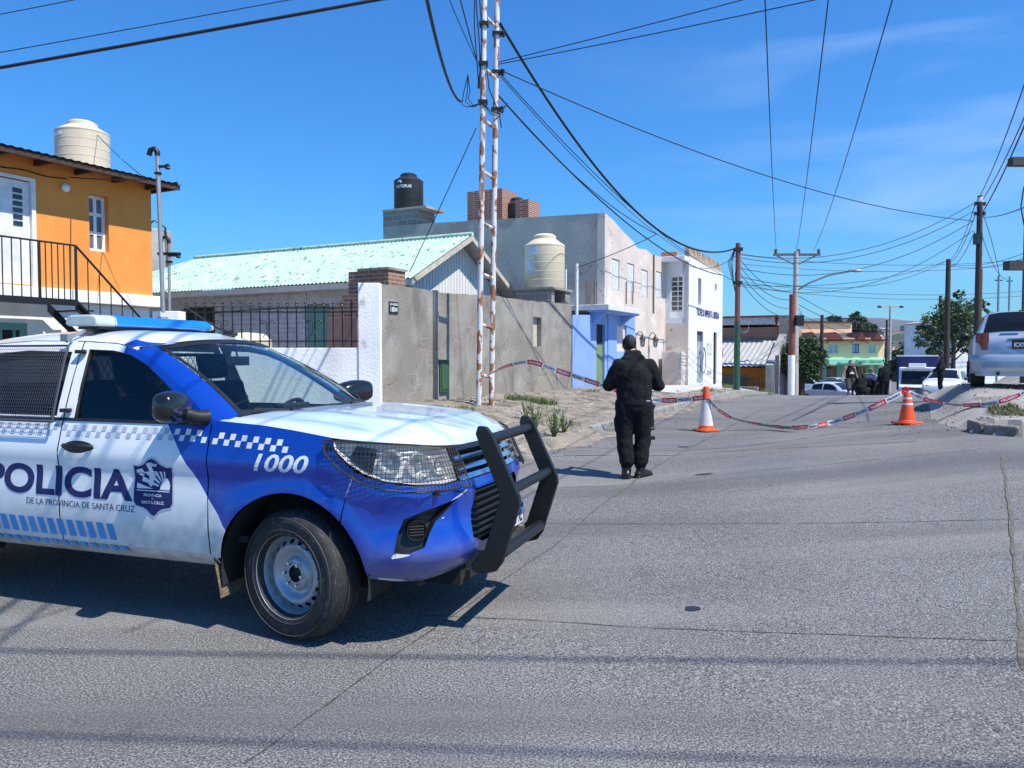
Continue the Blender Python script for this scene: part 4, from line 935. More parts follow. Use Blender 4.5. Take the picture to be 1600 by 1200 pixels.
m = MB(); slab(PS(gp_ + 1.15), tg0 + 1.2, tg0 + 3.2, -3, zg0 - .45, 0, .04, m); m.build("garage_door", mat("grey_door", (.25, .25, .26)), ga, STREET)
m = MB(); pl_ = [(gp_ - .5, -3), (gp_ - .5, T_at(1205, 570, gp_)[1]), (bs - .6, zg1 + .3), (bs - .6, -3)]; m.prism(pl_, 'y', tg0 - .35, tg0 + .0); tag(m.build("party_wall", CEM2, None, STREET), "sloping bare concrete party wall beside the orange garage", "wall")
m = MB(); x0 = T_at(1216, 600, gp_ - .3)[0]; slab(PS(gp_ - .3), x0, tg0 - .4, -3, T_at(1210, 555, gp_)[1], 0, .12, m)
for k in range(6): slab(PS(gp_ - .3), x0 + .01, tg0 - .41, -2.6 + k * .42, -2.57 + k * .42, -.01, -.002, m)
tag(m.build("slab_fence", mat("slab_grey", (.25, .24, .23), var=.2, bump=.3), None, STREET), "precast grey slab fence at the street side of the garage", "fence")
for k in range(3):
    a = T_at(1222 + k * 5.5, 600, 30)[0]; m = MB(); slab(PS(30 + k * 1.2), a - .35, a, -3.2, T_at(1225, 560 + 4 * k, 30)[1], 0, .3, m); slab(PS(30 + k * 1.2), a - .40, a + .05, T_at(1225, 560 + 4 * k, 30)[1] + .002, T_at(1225, 560 + 4 * k, 30)[1] + .08, -.05, .35, m)
    tag(m.build("gate_pier", mat("cream_pier", (.5, .42, .36), var=.2), None, STREET), ("tallest cream gate pier nearest the slab fence", "middle one of the three cream gate piers", "cream gate pier nearest the dark round tree")[k], "pier", "cream gate piers")
m = MB(); a0, a1 = T_at(1160, 600, 24.5)[0], T_at(1187, 600, 24.5)[0]
for k in range(13): u = a0 + (a1 - a0) * k / 12; m.tube([(24.5, u, -1.6), (24.5, u, -.95)], .012, 4)
m.tube([(24.5, a0, -.98), (24.5, a1, -.98)], .015, 4); tag(m.build("low_railing", BLACKM, None, STREET), "low dark iron railing in front of the orange garage", "railing")
m = MB(); slab(PS(24.6), T_at(1184, 605, 24.6)[0], 3, -2.2, T_at(1150, 604, 24.6)[1], 0, .25, m); tag(m.build("low_wall", CEM2, None, STREET, bevel=.02), "low grey concrete wall beyond the white shop", "wall")
# ---- yellow building closing the view
YW = mat("cream_yellow_wall", (.93, .62, .36), var=.06, bump=.1)
D = 92.0
def X(px): return (px - 800) / FPX * D
def Z(py): return (HOR - py) / FPX * D
yb = thing("yellow_shop_building", "two storey cream yellow building with dark gabled roof and mint awning", "building", (X(1310), D, CAMZ - 4.3))
PW = lambda a, b, d: (a, D + d, b)
wins = [(1293, 1309, 537, 552), (1331, 1342, 537, 552), (1356, 1368, 537, 552)]
gro = [(1291, 1308, 572, 590), (1330, 1358, 572, 606)]
m = MB(); wall_panel(m, rect(X(1233), X(1381), -4.5, Z(528)), [rect(X(a), X(b), Z(d), Z(c)) for a, b, c, d in wins + gro], PW, .3); m.box(X(1233), X(1381), D + .31, D + 9, -4.5, Z(528)); m.build("wall", YW, yb, REL)
for a, b, c, d in wins:
    m = MB(); m.box(X(a), X(b), D + .15, D + .2, Z(d), Z(c)); f = m.build("window", mat("pale_glass", (.35, .42, .52), rough=.1, bump=0), yb, REL)
    m = MB()
    for u in (a, b - .9, (a + b) / 2): m.box(X(u), X(u) + .09, D + .1, D + .149, Z(d), Z(c))
    m.box(X(a), X(b), D + .1, D + .148, Z(d), Z(d) + .1); m.box(X(a), X(b), D + .1, D + .148, Z(c) - .1, Z(c)); m.build("frame", WFR if a != 1331 else mat("blue_frame", (.05, .15, .6)), f, REL)
    m = MB(); c_ = (X(a) + X(b)) / 2; w_ = (X(b) - X(a)) / 2 + .15; m.prism([(c_ - w_, Z(537)), (c_ + w_, Z(537)), (c_ + w_ * .7, Z(532)), (c_ - w_ * .7, Z(532))], 'y', D - .25, D - .01); m.build("window_hood", YW, yb, REL)
m = MB(); m.box(X(gro[0][0]), X(gro[0][1]), D + .2, D + .25, Z(590), Z(572)); m.box(X(1336), X(1347), D + .21, D + .25, Z(606), Z(572)); m.build("shop_window", WINDK, yb, REL)
m = MB(); m.box(X(1330), X(1336), D + .2, D + .25, Z(606), Z(572)); m.box(X(1347), X(1358), D + .2, D + .25, Z(606), Z(572)); m.build("shop_door", mat("orange_door", (.55, .24, .05)), yb, REL)
for a, b in ((1286, 1291), (1308, 1318), (1352, 1358), (1366, 1372)): MB().box(X(a), X(b), D - .06, D - .002, Z(608), Z(571)).build("mint_pilaster", mat("mint_green", (.13, .42, .30)), yb, REL)
m = MB(); m.prism([(D - 1.6, Z(569.5)), (D - .01, Z(569)), (D - .01, Z(560)), (D - 1.5, Z(561.5))], 'x', X(1287), X(1380)); aw = m.build("awning", mat("mint_awning", (.20, .60, .42), var=.05), yb, REL)
m = MB(); text_fit(m, "Rapido i Sabroso", lambda a, b: (a, D - 1.62, b), X(1327), X(1368), Z(567.5), Z(562), bold=.01, shear=.3); m.build("awning_lettering", INK if 'INK' in globals() else mat("plate_black", (.012, .012, .014)), aw, REL, fix=False)
DR = mat("dark_slate_roof", (.07, .075, .085), var=.3, scale=1, bump=.2); RT = mat("dark_red_trim", (.16, .04, .03))
m = MB(); m.prism([(D - .6, Z(531)), (D + .2, Z(531)), (D + 6, Z(519)), (D + 5.6, Z(518.4))], 'x', X(1233), X(1383)); m.build("roof", DR, yb, REL)
m = MB(); m.box(X(1232), X(1384), D - .7, D - .61, Z(533), Z(530)); m.build("trim", RT, yb, REL)
for c_, w_ in ((1301, 13), (1340.5, 7.5), (1366, 7.5), (1265, 10)):
    m = MB(); m.prism([(X(c_ - w_), Z(531)), (X(c_ + w_), Z(531)), (X(c_), Z(519))], 'y', D - .8, D + 3); m.build("gable", RT, yb, REL)
y2 = thing("rear_block", "flat roofed cream upper block behind the yellow building", "building", (X(1285), D + 12, CAMZ - 4))
D2 = D + 12; X2 = lambda px: (px - 800) / FPX * D2; Z2 = lambda py: (HOR - py) / FPX * D2
m = MB(); m.box(X2(1228), X2(1330), D2, D2 + 8, -4.6, Z2(505)); m.build("wall", YW, y2, REL)
m = MB(); m.box(X2(1288), X2(1331), D2 - .3, D2 + 8, Z2(505), Z2(503)); m.box(X2(1226), X2(1288), D2 - .3, D2 + 8, Z2(505), Z2(502)); m.build("roof", mat("dark_roof_edge", (.05, .05, .055)), y2, REL)
m = MB()
for k in range(12): m.box(X2(1290 + k * 3.4), X2(1290 + k * 3.4) + .06, D2 + .2, D2 + .26, Z2(503), Z2(497))
m.box(X2(1288), X2(1331), D2 + .2, D2 + .26, Z2(498), Z2(497)); m.build("roof_railing", BLACKM, y2, REL)
m = MB(); m.box(X2(1236), X2(1250), D2 - .1, D2 - .02, Z2(522), Z2(510)); m.build("window", mat("pale_glass", (.35, .42, .52)), y2, REL)
# ---- buildings beyond the silver hatchback
wr = thing("white_building", "plain white low building beyond the silver hatchback", "building", (0, 0, 0)); D3 = 62.0; X3 = lambda px: (px - 800) / FPX * D3; Z3 = lambda py: (HOR - py) / FPX * D3
wr.location = (X3(1545), D3, CAMZ - 3)
m = MB(); m.prism([(X3(1491), -3.2), (X3(1640), -3.2), (X3(1640), Z3(488)), (X3(1520), Z3(497)), (X3(1491), Z3(502))], 'y', D3, D3 + 8); m.build("wall", WHITE, wr, REL)
m = MB(); m.prism([(X3(1489), Z3(502)), (X3(1520), Z3(497)), (X3(1641), Z3(487.6)), (X3(1641), Z3(486)), (X3(1519), Z3(495)), (X3(1488), Z3(500.5))], 'y', D3 - .2, D3 + 8.1); m.build("roof", mat("grey_sheet", (.4,) * 3), wr, REL)
m = MB(); m.box(X3(1503), X3(1512), D3 - .05, D3 - .002, Z3(530), Z3(518)); m.build("window", WINDK, wr, REL)
# ------------------------------------------------------------------ police pickup (x forward, y left, z up; front axle at x = 0)
TX, TY = -.96, 5.12
truck = thing("police_pickup", "blue and white police pickup with light bar and black bull bar across the road", "pickup truck", (TX, TY, gz(TX, TY)), rad(-18.7))
_pp = [(-4.4, -.87), (-1.2, -.905), (0, -.905), (.25, -.90), (.5, -.884), (.66, -.845), (.78, -.775), (.865, -.665), (.918, -.50), (.95, -.26), (.962, 0)]
_arc = [_pp[0]]
for i in range(len(_pp) - 1):
    p0 = Vector(_pp[max(i - 1, 0)]); p1 = Vector(_pp[i]); p2 = Vector(_pp[i + 1]); p3 = Vector(_pp[min(i + 2, len(_pp) - 1)])
    for k in range(1, 9):
        t = k / 8
        if i < 3: q = p1.lerp(p2, t)
        else: q = .5 * ((2 * p1) + (-p0 + p2) * t + (2 * p0 - 5 * p1 + 4 * p2 - p3) * t * t + (-p0 + 3 * p1 - 3 * p2 + p3) * t ** 3)
        _arc.append((q[0], q[1]))
_ax = np.array([p[0] for p in _arc]); _ay = np.array([p[1] for p in _arc])
_au = np.concatenate([[0], np.cumsum(np.hypot(np.diff(_ax), np.diff(_ay)))])
_au += .25 - np.interp(.25, _ax, _au)
UC = float(_au[-1])
_zs = [.30, .38, .45, .6, .8, .98, 1.06, 1.12, 1.16, 1.21, 1.30, 1.50, 1.62, 1.70, 1.74]
_os = [-.13, -.065, -.03, -.006, 0, -.002, -.010, -.022, -.033, -.048, -.078, -.160, -.212, -.255, -.28]
_zf = [.30, .36, .42, .5, .6, .7, .8, .88, .95, 1.05, 1.12, 1.2]
_of = [-.22, -.13, -.05, -.008, 0, -.006, -.024, -.045, -.065, -.10, -.145, -.22]
def skin(u, z, off=0.0, side=1):
    """right-hand skin of the pickup; side = -1 mirrors it"""
    e = .01
    x = np.interp(u, _au, _ax); y = np.interp(u, _au, _ay)
    dx = np.interp(u + e, _au, _ax) - np.interp(u - e, _au, _ax); dy = np.interp(u + e, _au, _ay) - np.interp(u - e, _au, _ay)
    if u >= UC - e: dx, dy = 0, 1
    l = math.hypot(dx, dy); nx, ny = dy / l, -dx / l
    k = sm(u, .3, .95)
    o = (1 - k) * np.interp(z, _zs, _os) + k * np.interp(z, _zf, _of)
    r = math.hypot(u, z - .375); o += .022 * math.exp(-((r - .49) / .06) ** 2) * (1 if z < 1.0 else math.exp(-((z - 1.0) / .05) ** 2))
    r = math.hypot(u + 3.085, z - .375); o += .022 * math.exp(-((r - .49) / .06) ** 2)
    if u < .3: o += .010 * math.exp(-((z - 1.0) / .05) ** 2) - .012 * math.exp(-((z - .88) / .09) ** 2)   # waist crease
    # bumper sculpting: brow under the lamps and chin
    k2 = sm(u, .45, .6) * (1 - sm(u, 1.15, 1.3))
    o += k2 * (.02 * math.exp(-((z - .86) / .05) ** 2) - .028 * math.exp(-((z - .70) / .09) ** 2) + .022 * math.exp(-((z - .52) / .06) ** 2))
    o += off
    return Vector((x + nx * o, side * (y + ny * o), z))
def livery():
    m = mat("livery_paint", (.80, .82, .84), rough=.3, var=.02, coat=.4, bump=0); m.name = "livery_paint"
    nt = m.node_tree; N = nt.nodes; L = nt.links; b = N['Principled BSDF']
    src = b.inputs['Base Color'].links[0].from_socket
    tc = N.new("ShaderNodeTexCoord"); sp = N.new("ShaderNodeSeparateXYZ"); L.new(tc.outputs['Object'], sp.inputs[0])
    def M_(op, a, b_):
        q = N.new("ShaderNodeMath"); q.operation = op
        for i, v in enumerate((a, b_)):
            if isinstance(v, (int, float)): q.inputs[i].default_value = v
            else: L.new(v, q.inputs[i])
        return q.outputs[0]
    X, Z = sp.outputs[0], sp.outputs[2]
    # below the belt: blue ahead of the slanted line; above it: blue ahead of x = -1.37
    line = M_('GREATER_THAN', M_('ADD', M_('MULTIPLY', X, 1.0), M_('MULTIPLY', Z, .769)), -.83 + 1.157 * .769)
    low = M_('MULTIPLY', line, M_('LESS_THAN', Z, 1.21))
    hi = M_('MULTIPLY', M_('GREATER_THAN', X, -1.37), M_('GREATER_THAN', Z, 1.2099))
    cond = M_('MAXIMUM', low, hi)
    mx = N.new("ShaderNodeMixRGB"); mx.inputs[2].default_value = (.002, .046, .36, 1)
    L.new(cond, mx.inputs[0]); L.new(src, mx.inputs[1]); L.new(mx.outputs[0], b.inputs['Base Color'])
    overlay(m, (.30, .27, .22), 5, (.60, .85), fac=.22)
    return m
LIV = livery()
def road_dust(m, z0, z1, fac=.75):
    """dried road dust, thickest along the bottom edge of the bodywork"""
    nt = m.node_tree; N = nt.nodes; L = nt.links; b = N['Principled BSDF']; src = b.inputs['Base Color'].links[0].from_socket
    tc = N.new("ShaderNodeTexCoord"); sp = N.new("ShaderNodeSeparateXYZ"); L.new(tc.outputs['Object'], sp.inputs[0])
    mr = N.new("ShaderNodeMapRange"); mr.inputs[1].default_value = z0; mr.inputs[2].default_value = z1; mr.inputs[3].default_value = 1; mr.inputs[4].default_value = 0; L.new(sp.outputs[2], mr.inputs[0])
    nz = N.new("ShaderNodeTexNoise"); nz.inputs['Scale'].default_value = 9; nz.inputs['Detail'].default_value = 9; L.new(tc.outputs['Object'], nz.inputs['Vector'])
    ad = N.new("ShaderNodeMath"); ad.operation = 'MULTIPLY'; L.new(mr.outputs[0], ad.inputs[0]); L.new(nz.outputs[0], ad.inputs[1])
    cr = N.new("ShaderNodeValToRGB"); e = cr.color_ramp.elements; e[0].position, e[1].position = .12, .62; e[0].color = (0, 0, 0, 1); e[1].color = (fac, fac, fac, 1); L.new(ad.outputs[0], cr.inputs[0])
    mx = N.new("ShaderNodeMixRGB"); mx.inputs[2].default_value = (.26, .22, .17, 1); L.new(cr.outputs[0], mx.inputs[0]); L.new(src, mx.inputs[1]); L.new(mx.outputs[0], b.inputs['Base Color'])
    rr = N.new("ShaderNodeMath"); rr.operation = 'MULTIPLY_ADD'; rr.inputs[1].default_value = .6; rr.inputs[2].default_value = b.inputs['Roughness'].default_value; L.new(cr.outputs[0], rr.inputs[0]); L.new(rr.outputs[0], b.inputs['Roughness'])
    cw = N.new("ShaderNodeMath"); cw.operation = 'MULTIPLY_ADD'; cw.inputs[1].default_value = -.6; cw.inputs[2].default_value = b.inputs['Coat Weight'].default_value; L.new(cr.outputs[0], cw.inputs[0]); L.new(cw.outputs[0], b.inputs['Coat Weight'])
road_dust(LIV, .36, .85)
BLUE = mat("blue_paint", (.002, .046, .36), rough=.28, var=.05, coat=.7, bump=0); overlay(BLUE, (.25, .24, .22), 7, (.62, .9), fac=.18)
road_dust(BLUE, .34, .72, .6)
WPAINT = mat("white_car_paint", (.80, .82, .85), rough=.22, var=.02, coat=.7, bump=0); overlay(WPAINT, (.42, .40, .36), 3, (.6, .9), fac=.2, detail=8)
HOODP = mat("streaked_hood_paint", (.55, .69, .86), rough=.2, var=.05, coat=.8, bump=0); overlay(HOODP, (.10, .24, .62), 2.6, (.55, .72), detail=9, stretch=(.5, 3, 1), fac=.6); overlay(HOODP, (.80, .84, .88), 1.6, (.5, .62), detail=6, stretch=(.4, 2.5, 1), fac=.35)  # hood: pale blue base with deeper blue and near-white streaks
GLS = glassmat("side_glass", (.15, .17, .18)); GLW = glassmat("windshield_glass", (.72, .80, .78)); GLH = glassmat("lamp_glass", (.92, .94, .95))
CAB = mat("cab_interior", (.03, .031, .034), rough=.8, bump=.2); SEAT = mat("seat_cloth", (.025, .027, .032), rough=.95, bump=.3)
R0 = .475; def_arch = lambda cx, r=R0, a0=8, a1=172, n=22: [(cx + r * math.cos(rad(a)), .375 + r * math.sin(rad(a))) for a in np.linspace(a0, a1, n)]
def ztop(u): return float(np.interp(u, [-.56, -.2, .0, .28, .6, .9, 1.1, 1.3, UC], [1.235, 1.215, 1.195, 1.158, 1.135, 1.112, 1.098, 1.088, 1.085]))
lampP = [(.27, 1.148), (.285, 1.10), (.36, 1.035), (.46, .975), (.58, .935), (.76, .912), (.95, .905), (1.075, .91), (1.085, 1.0), (1.075, 1.085), (.9, 1.103), (.6, 1.127)]
gap = .004
def side_set(side):
    fl = side < 0
    P = lambda u, z: skin(u, z, 0, side)
    nm = "" 
    # fender
    arch = def_arch(0)
    fend = [(-.545, .44)] + [(-.545, .8), (-.545, 1.0), (-.545, 1.235)] + [(u, ztop(u)) for u in (-.4, -.2, 0, .15, .262)] + \
           [(.277, 1.10), (.352, 1.030), (.41, .985), (.362, .86)]
    af = [p for p in arch if not (p[0] > .30)] 
    fend = fend + [(.335, .712)] + af + [(-.475, .44)]
    o = sheet(MB(), fend, [], P, .026, flip=fl).build("fender", LIV, truck, smooth=35, fix=False)
    # seam highlight is a real gap; bumper half
    bump = [(.414, .981), (.366, .856), (.342, .706)] + [(R0 * math.cos(rad(a)), .375 + R0 * math.sin(rad(a))) for a in (38, 30, 22, 15, 8, 2)] + \
           [(.478, .40), (.60, .37), (.85, .36), (1.15, .385), (UC, .40), (UC, .52)] + \
           [(1.30, .52), (1.17, .57), (1.20, .72), (1.26, .835), (UC, .835), (UC, .895), (1.25, .895), (1.09, .90), (.95, .896), (.76, .903), (.58, .925), (.46, .962)]
    fogP = [(.635, .545), (.655, .655), (.69, .728), (.80, .765), (.92, .79), (1.05, .812), (1.0, .775), (.88, .70), (.835, .64), (.80, .575), (.72, .55)]
    sheet(MB(), bump, [fogP], P, .035, flip=fl).build("bumper", BLUE, truck, smooth=40, fix=False)
    # fog lamp pocket
    m = MB(); sheet(m, fogP, [], lambda u, z: skin(u, z, -.055, side), .04, flip=fl)
    n = len(fogP)
    for i in range(n):
        a, b = fogP[i], fogP[(i + 1) % n]
        m.add([skin(*a, 0, side), skin(*b, 0, side), skin(*b, -.056, side), skin(*a, -.056, side)], [(0, 1, 2, 3)])
    fg = m.build("fog_lamp", BLK, truck, fix=False)
    m = MB(); c = skin(.765, .66, -.03, side); d = (skin(.765, .66, .02, side) - c).normalized(); q = d.to_track_quat('Z', 'Y').to_matrix()
    m.lathe([(.001, .004), (.045, .006), (.05, .02), (.056, .022), (.058, .012), (.06, -.02)], c, n=26, M=q)
    for k in (-.024, -.008, .008, .024): m.tube([c + q @ Vector((-.042, 0, .02)) + Vector((0, 0, k)), c + q @ Vector((.042, 0, .02)) + Vector((0, 0, k))] if False else [c + d * .02 + (skin(.765 - .042, .66, 0, side) - skin(.765, .66, 0, side)) + Vector((0, 0, k)), c + d * .02 + (skin(.765 + .042, .66, 0, side) - skin(.765, .66, 0, side)) + Vector((0, 0, k))], .004, 6)
    m.build("lamp_ring", mat("glossy_black", (.012, .012, .013), rough=.25, bump=0), fg, smooth=40)
    # headlight: bucket, reflectors, lens, guard
    m = MB(); sheet(m, lampP, [], lambda u, z: skin(u, z, -.07, side), .05, flip=fl)
    n = len(lampP)
    for i in range(n):
        a, b = lampP[i], lampP[(i + 1) % n]
        m.add([skin(*a, -.004, side), skin(*b, -.004, side), skin(*b, -.071, side), skin(*a, -.071, side)], [(0, 1, 2, 3)])
    hl = m.build("headlight", mat("lamp_bucket", (.80, .78, .74), rough=.35, metal=0, bump=.08, bscale=60), truck, fix=False)
    m = MB()
    for (u, z, r) in ((.60, 1.035, .060), (.80, 1.005, .066), (.98, 1.0, .052)):
        c = skin(u, z, -.06, side); d = (skin(u, z, 0, side) - c).normalized(); q = d.to_track_quat('Z', 'Y').to_matrix()
        m.lathe([(.012, .002), (r * .5, .006), (r * .8, .022), (r, .046), (r * 1.04, .046), (r * 1.06, .0)], c, n=24, M=q)
        m.ell(c + d * .02, (.014, .014, .02), 10, 6)
    m.build("reflector", mat("lamp_reflector", (.72, .71, .68), rough=.22, metal=.45, bump=0), hl, smooth=40, fix=False)
    m = MB()
    for u0, u1, z0, z1 in ((.42, .50, 1.0, 1.1), (.50, 1.06, 1.075, 1.09), (.5, 1.06, .925, .945)):
        m.grid(lambda a, b: skin(a, b, -.05, side), np.linspace(u0, u1, 10), [z0, z1])
    m.build("trim", mat("lamp_trim", (.5, .5, .5), rough=.3, metal=.5, bump=0), hl, fix=False)
    m = MB(); sheet(m, [(.36, 1.05), (.44, 1.0), (.50, .965), (.52, 1.1), (.40, 1.12)], [], lambda u, z: skin(u, z, -.03, side), .05, flip=fl)
    m.build("side_trim", BLK, hl, fix=False)
    sheet(MB(), lampP, [], lambda u, z: skin(u, z, .003, side), .05, flip=fl).build("lens", GLH, hl, smooth=60, fix=False)
    gp = [(.235, 1.152), (.245, 1.085), (.34, 1.0), (.46, .93), (.60, .895), (.80, .875), (1.13, .872), (1.14, 1.0), (1.125, 1.09), (.9, 1.112), (.6, 1.135)]
    m = MB(); ring = [skin(u, z, .035, side) for u, z in gp]; m.tube(ring + [ring[0]], .0052, 6)
    def lines(horizontal):
        lo, hi = (.872, 1.152) if horizontal else (.235, 1.14); st_ = .023; k = lo + st_ * .6
        while k < hi:
            xs = []
            for i in range(len(gp)):
                a, b = gp[i], gp[(i + 1) % len(gp)]; ia = 1 if horizontal else 0
                if (a[ia] > k) != (b[ia] > k):
                    t = (k - a[ia]) / (b[ia] - a[ia]); xs.append(a[1 - ia] + t * (b[1 - ia] - a[1 - ia]))
            xs.sort()
            if len(xs) >= 2:
                w = [(v, k) if horizontal else (k, v) for v in np.linspace(xs[0], xs[-1], 14 if horizontal else 3)]
                m.tube([skin(u, z, .035, side) for u, z in w], .0019, 4, cap=False)
            k += st_
    lines(True); lines(False)
    for u, z in ((.88, .868), (.245, 1.12), (1.13, 1.08)):
        m.box(-.012, .012, -.012, .012, -.018, .018, M=Matrix.Translation(skin(u, z, .018, side)))
    m.build("lamp_guard", mat("guard_wire", (.02, .02, .022), rough=.5, bump=0), hl, fix=False)
    # doors
    fo = [(-.555, .45), (-.553, .8), (-.553, 1.0), (-.553, 1.235), (-.62, 1.275), (-.80, 1.398), (-1.0, 1.525), (-1.17, 1.612), (-1.30, 1.66), (-1.45, 1.69), (-1.735, 1.705), (-1.715, 1.45), (-1.69, 1.21), (-1.69, .45)]
    fw = [(-.70, 1.222), (-.66, 1.235), (-.85, 1.37), (-1.0, 1.468), (-1.17, 1.565), (-1.30, 1.615), (-1.45, 1.642), (-1.655, 1.65), (-1.625, 1.43), (-1.595, 1.222)]
    fd = sheet(MB(), fo, [fw], P, .05, flip=fl).build("front_door", LIV, truck, smooth=35, fix=False)
    wf = lambda u, z: skin(u, z, -.012, side)
    m = MB()
    for i in range(len(fw)):
        a, b = fw[i], fw[(i + 1) % len(fw)]; m.add([skin(*a, .003, side), skin(*b, .003, side), skin(*b, -.02, side), skin(*a, -.02, side)], [(0, 1, 2, 3)])
        c = Vector((-1.2, 1.42)); a2 = Vector(a).lerp(c, -.028); b2 = Vector(b).lerp(c, -.028)
        m.add([skin(*a, .0035, side), skin(*b, .0035, side), skin(*b2, .003, side), skin(*a2, .003, side)], [(0, 1, 2, 3)])
    m.build("window_seal", BLK, fd, fix=False)
    sheet(MB(), fw, [], wf, .08, flip=fl).build("window", GLS if side > 0 else GLW, fd, smooth=60, fix=False)
    m = MB()   # small fixed quarter behind the mirror
    ro = [(-1.70, .45), (-1.70, 1.21), (-1.725, 1.45), (-1.745, 1.706), (-2.2, 1.712), (-2.55, 1.69), (-2.66, 1.45), (-2.66, 1.21), (-2.64, .98), (-2.58, .80), (-2.56, .62), (-2.60, .45)]
    rw = [(-1.76, 1.232), (-1.785, 1.45), (-1.81, 1.64), (-2.2, 1.65), (-2.48, 1.63), (-2.56, 1.44), (-2.57, 1.232)]
    rd = sheet(MB(), ro, [rw], P, .06, flip=fl).build("rear_door", LIV, truck, smooth=35, fix=False)
    sheet(MB(), rw, [], wf, .1, flip=fl).build("window", GLS if side > 0 else GLW, rd, smooth=60, fix=False)
    # wire guard over the rear window
    gq = [(-1.72, 1.20), (-1.80, 1.68), (-2.55, 1.68), (-2.62, 1.20)]
    m = MB(); ring = []
    for i in range(4):
        a, b = Vector(gq[i]), Vector(gq[(i + 1) % 4]); ring += [skin(*a.lerp(b, k / 6), .055, side) for k in range(6)]
    m.tube(ring + [ring[0]], .007, 6)
    for k in range(1, 44):
        t = k / 44; a = Vector(gq[0]).lerp(Vector(gq[3]), t); b = Vector(gq[1]).lerp(Vector(gq[2]), t)
        m.tube([skin(*a.lerp(b, j / 4), .055, side) for j in range(5)], .0013, 4, cap=False)
    for k in range(1, 22):
        t = k / 22; a = Vector(gq[0]).lerp(Vector(gq[1]), t); b = Vector(gq[3]).lerp(Vector(gq[2]), t)
        m.tube([skin(*a.lerp(b, j / 6), .057, side) for j in range(7)], .0012, 4, cap=False)
    m.build("window_guard", mat("guard_wire_grey", (.055, .055, .06), rough=.5, bump=0), rd, fix=False)
    m = MB()
    for u, z in ((-1.705, 1.64), (-1.665, 1.27)):
        c = skin(u, z, .03, side); m.box(-.028, .03, -.02, .02, -.012, .012, M=Matrix.Translation(c)); m.ell(c + Vector((.028, 0, 0)), (.012, .018, .016), 8, 6)
    m.build("guard_bracket", BLK, rd)
    # belt seal
    m = MB(); m.grid(lambda u, z: skin(u, z, .006, side), np.linspace(-2.62, -.62, 40), [1.205, 1.224]); m.build("belt_strip", BLK, truck, fix=False)
    # handles
    for d_, x0 in ((fd, -1.66), (rd, -2.55)):
        m = MB(); c = skin(x0 + .135, 1.045, .002, side)
        m.ell(c, (.125, .006, .043), 20, 8); m.build("handle_recess", BLK, d_, smooth=60)
        m = MB(); m.tube([skin(x0 + a, 1.052 + b, o_, side) for a, b, o_ in ((.015, 0, .006), (.05, .004, .035), (.135, .006, .045), (.22, .004, .035), (.255, 0, .006))], [.012, .016, .017, .016, .012], 10)
        m.build("handle", BLK, d_, smooth=50)
    # mirror
    m = MB(); c = Vector((-.665, -side * 1.0 if False else side * -1.0, 1.315))
    prof = []
    for i in range(13):
        ph = math.pi * i / 12
        prof.append(ph)
    vs = []; n = 18
    for i in range(13):
        ph = math.pi * i / 12; yy = -math.cos(ph) * .155
        r = math.sin(ph) ** .36
        for k in range(n):
            th = 2 * math.pi * k / n; cx = math.cos(th); sx = math.sin(th)
            vs.append(c + Vector((.085 * r * math.copysign(abs(cx) ** .7, cx) - (.30 * (yy + .1)), side * yy, (.100 if sx > 0 else .088) * r * (1 - .9 * max(0, yy)) * math.copysign(abs(sx) ** .6, sx) - .05 * yy)))
    m.add(vs, [(i * n + k, (i + 1) * n + k, (i + 1) * n + (k + 1) % n, i * n + (k + 1) % n) for i in range(12) for k in range(n)])
    mo = m.build("mirror", mat("mirror_black", (.010, .010, .011), rough=.2, bump=0, coat=.3), fd, smooth=60)
    return fd
def_mirror_done = True
doors = {1: side_set(1), -1: side_set(-1)}
# mirror feet
for side in (1, -1):
    m = MB(); m.tube([(-.60, -side * .84, 1.25), (-.62, -side * .90, 1.255), (-.66, -side * .96, 1.28)], [.05, .042, .04], 12); m.build("mirror_foot", BLK, doors[side], smooth=50)
# hood
def edge(u): 
    p = skin(min(u, UC), ztop(u), 0.004); return Vector((p.x - (.004 if u > .9 else 0), p.y + .008, p.z + .002))
def hoodp(u, v, side=1):
    e = edge(u); t = (u + .50) / (UC + .50); k = np.interp(u, [-.5, .3, .9, 1.2, UC], [0, .42, .78, .92, 1.0])
    cx = -.36 + (edge(UC).x + .36) * k; cz = float(np.interp(cx, [-.4, 0, .5, .8, edge(UC).x], [1.262, 1.262, 1.225, 1.155, 1.087]))
    p = e.lerp(Vector((cx, 0, e.z)), v); w = 1 - (1 - v) ** 2.6
    p.z = e.z + (cz - e.z) * w + .012 * sm(v, 0, .12) * min(1, abs(e.y) * 2) 
    p.z += .016 * math.exp(-((v - .40) / .10) ** 2) * min(1, abs(e.y) * 1.6) * sm(cx, -.5, 0)
    p.y *= side; return p
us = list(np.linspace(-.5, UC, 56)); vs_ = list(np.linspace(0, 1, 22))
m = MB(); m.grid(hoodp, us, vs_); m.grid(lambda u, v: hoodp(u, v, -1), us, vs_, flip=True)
hood = m.build("hood", HOODP, truck, smooth=60)
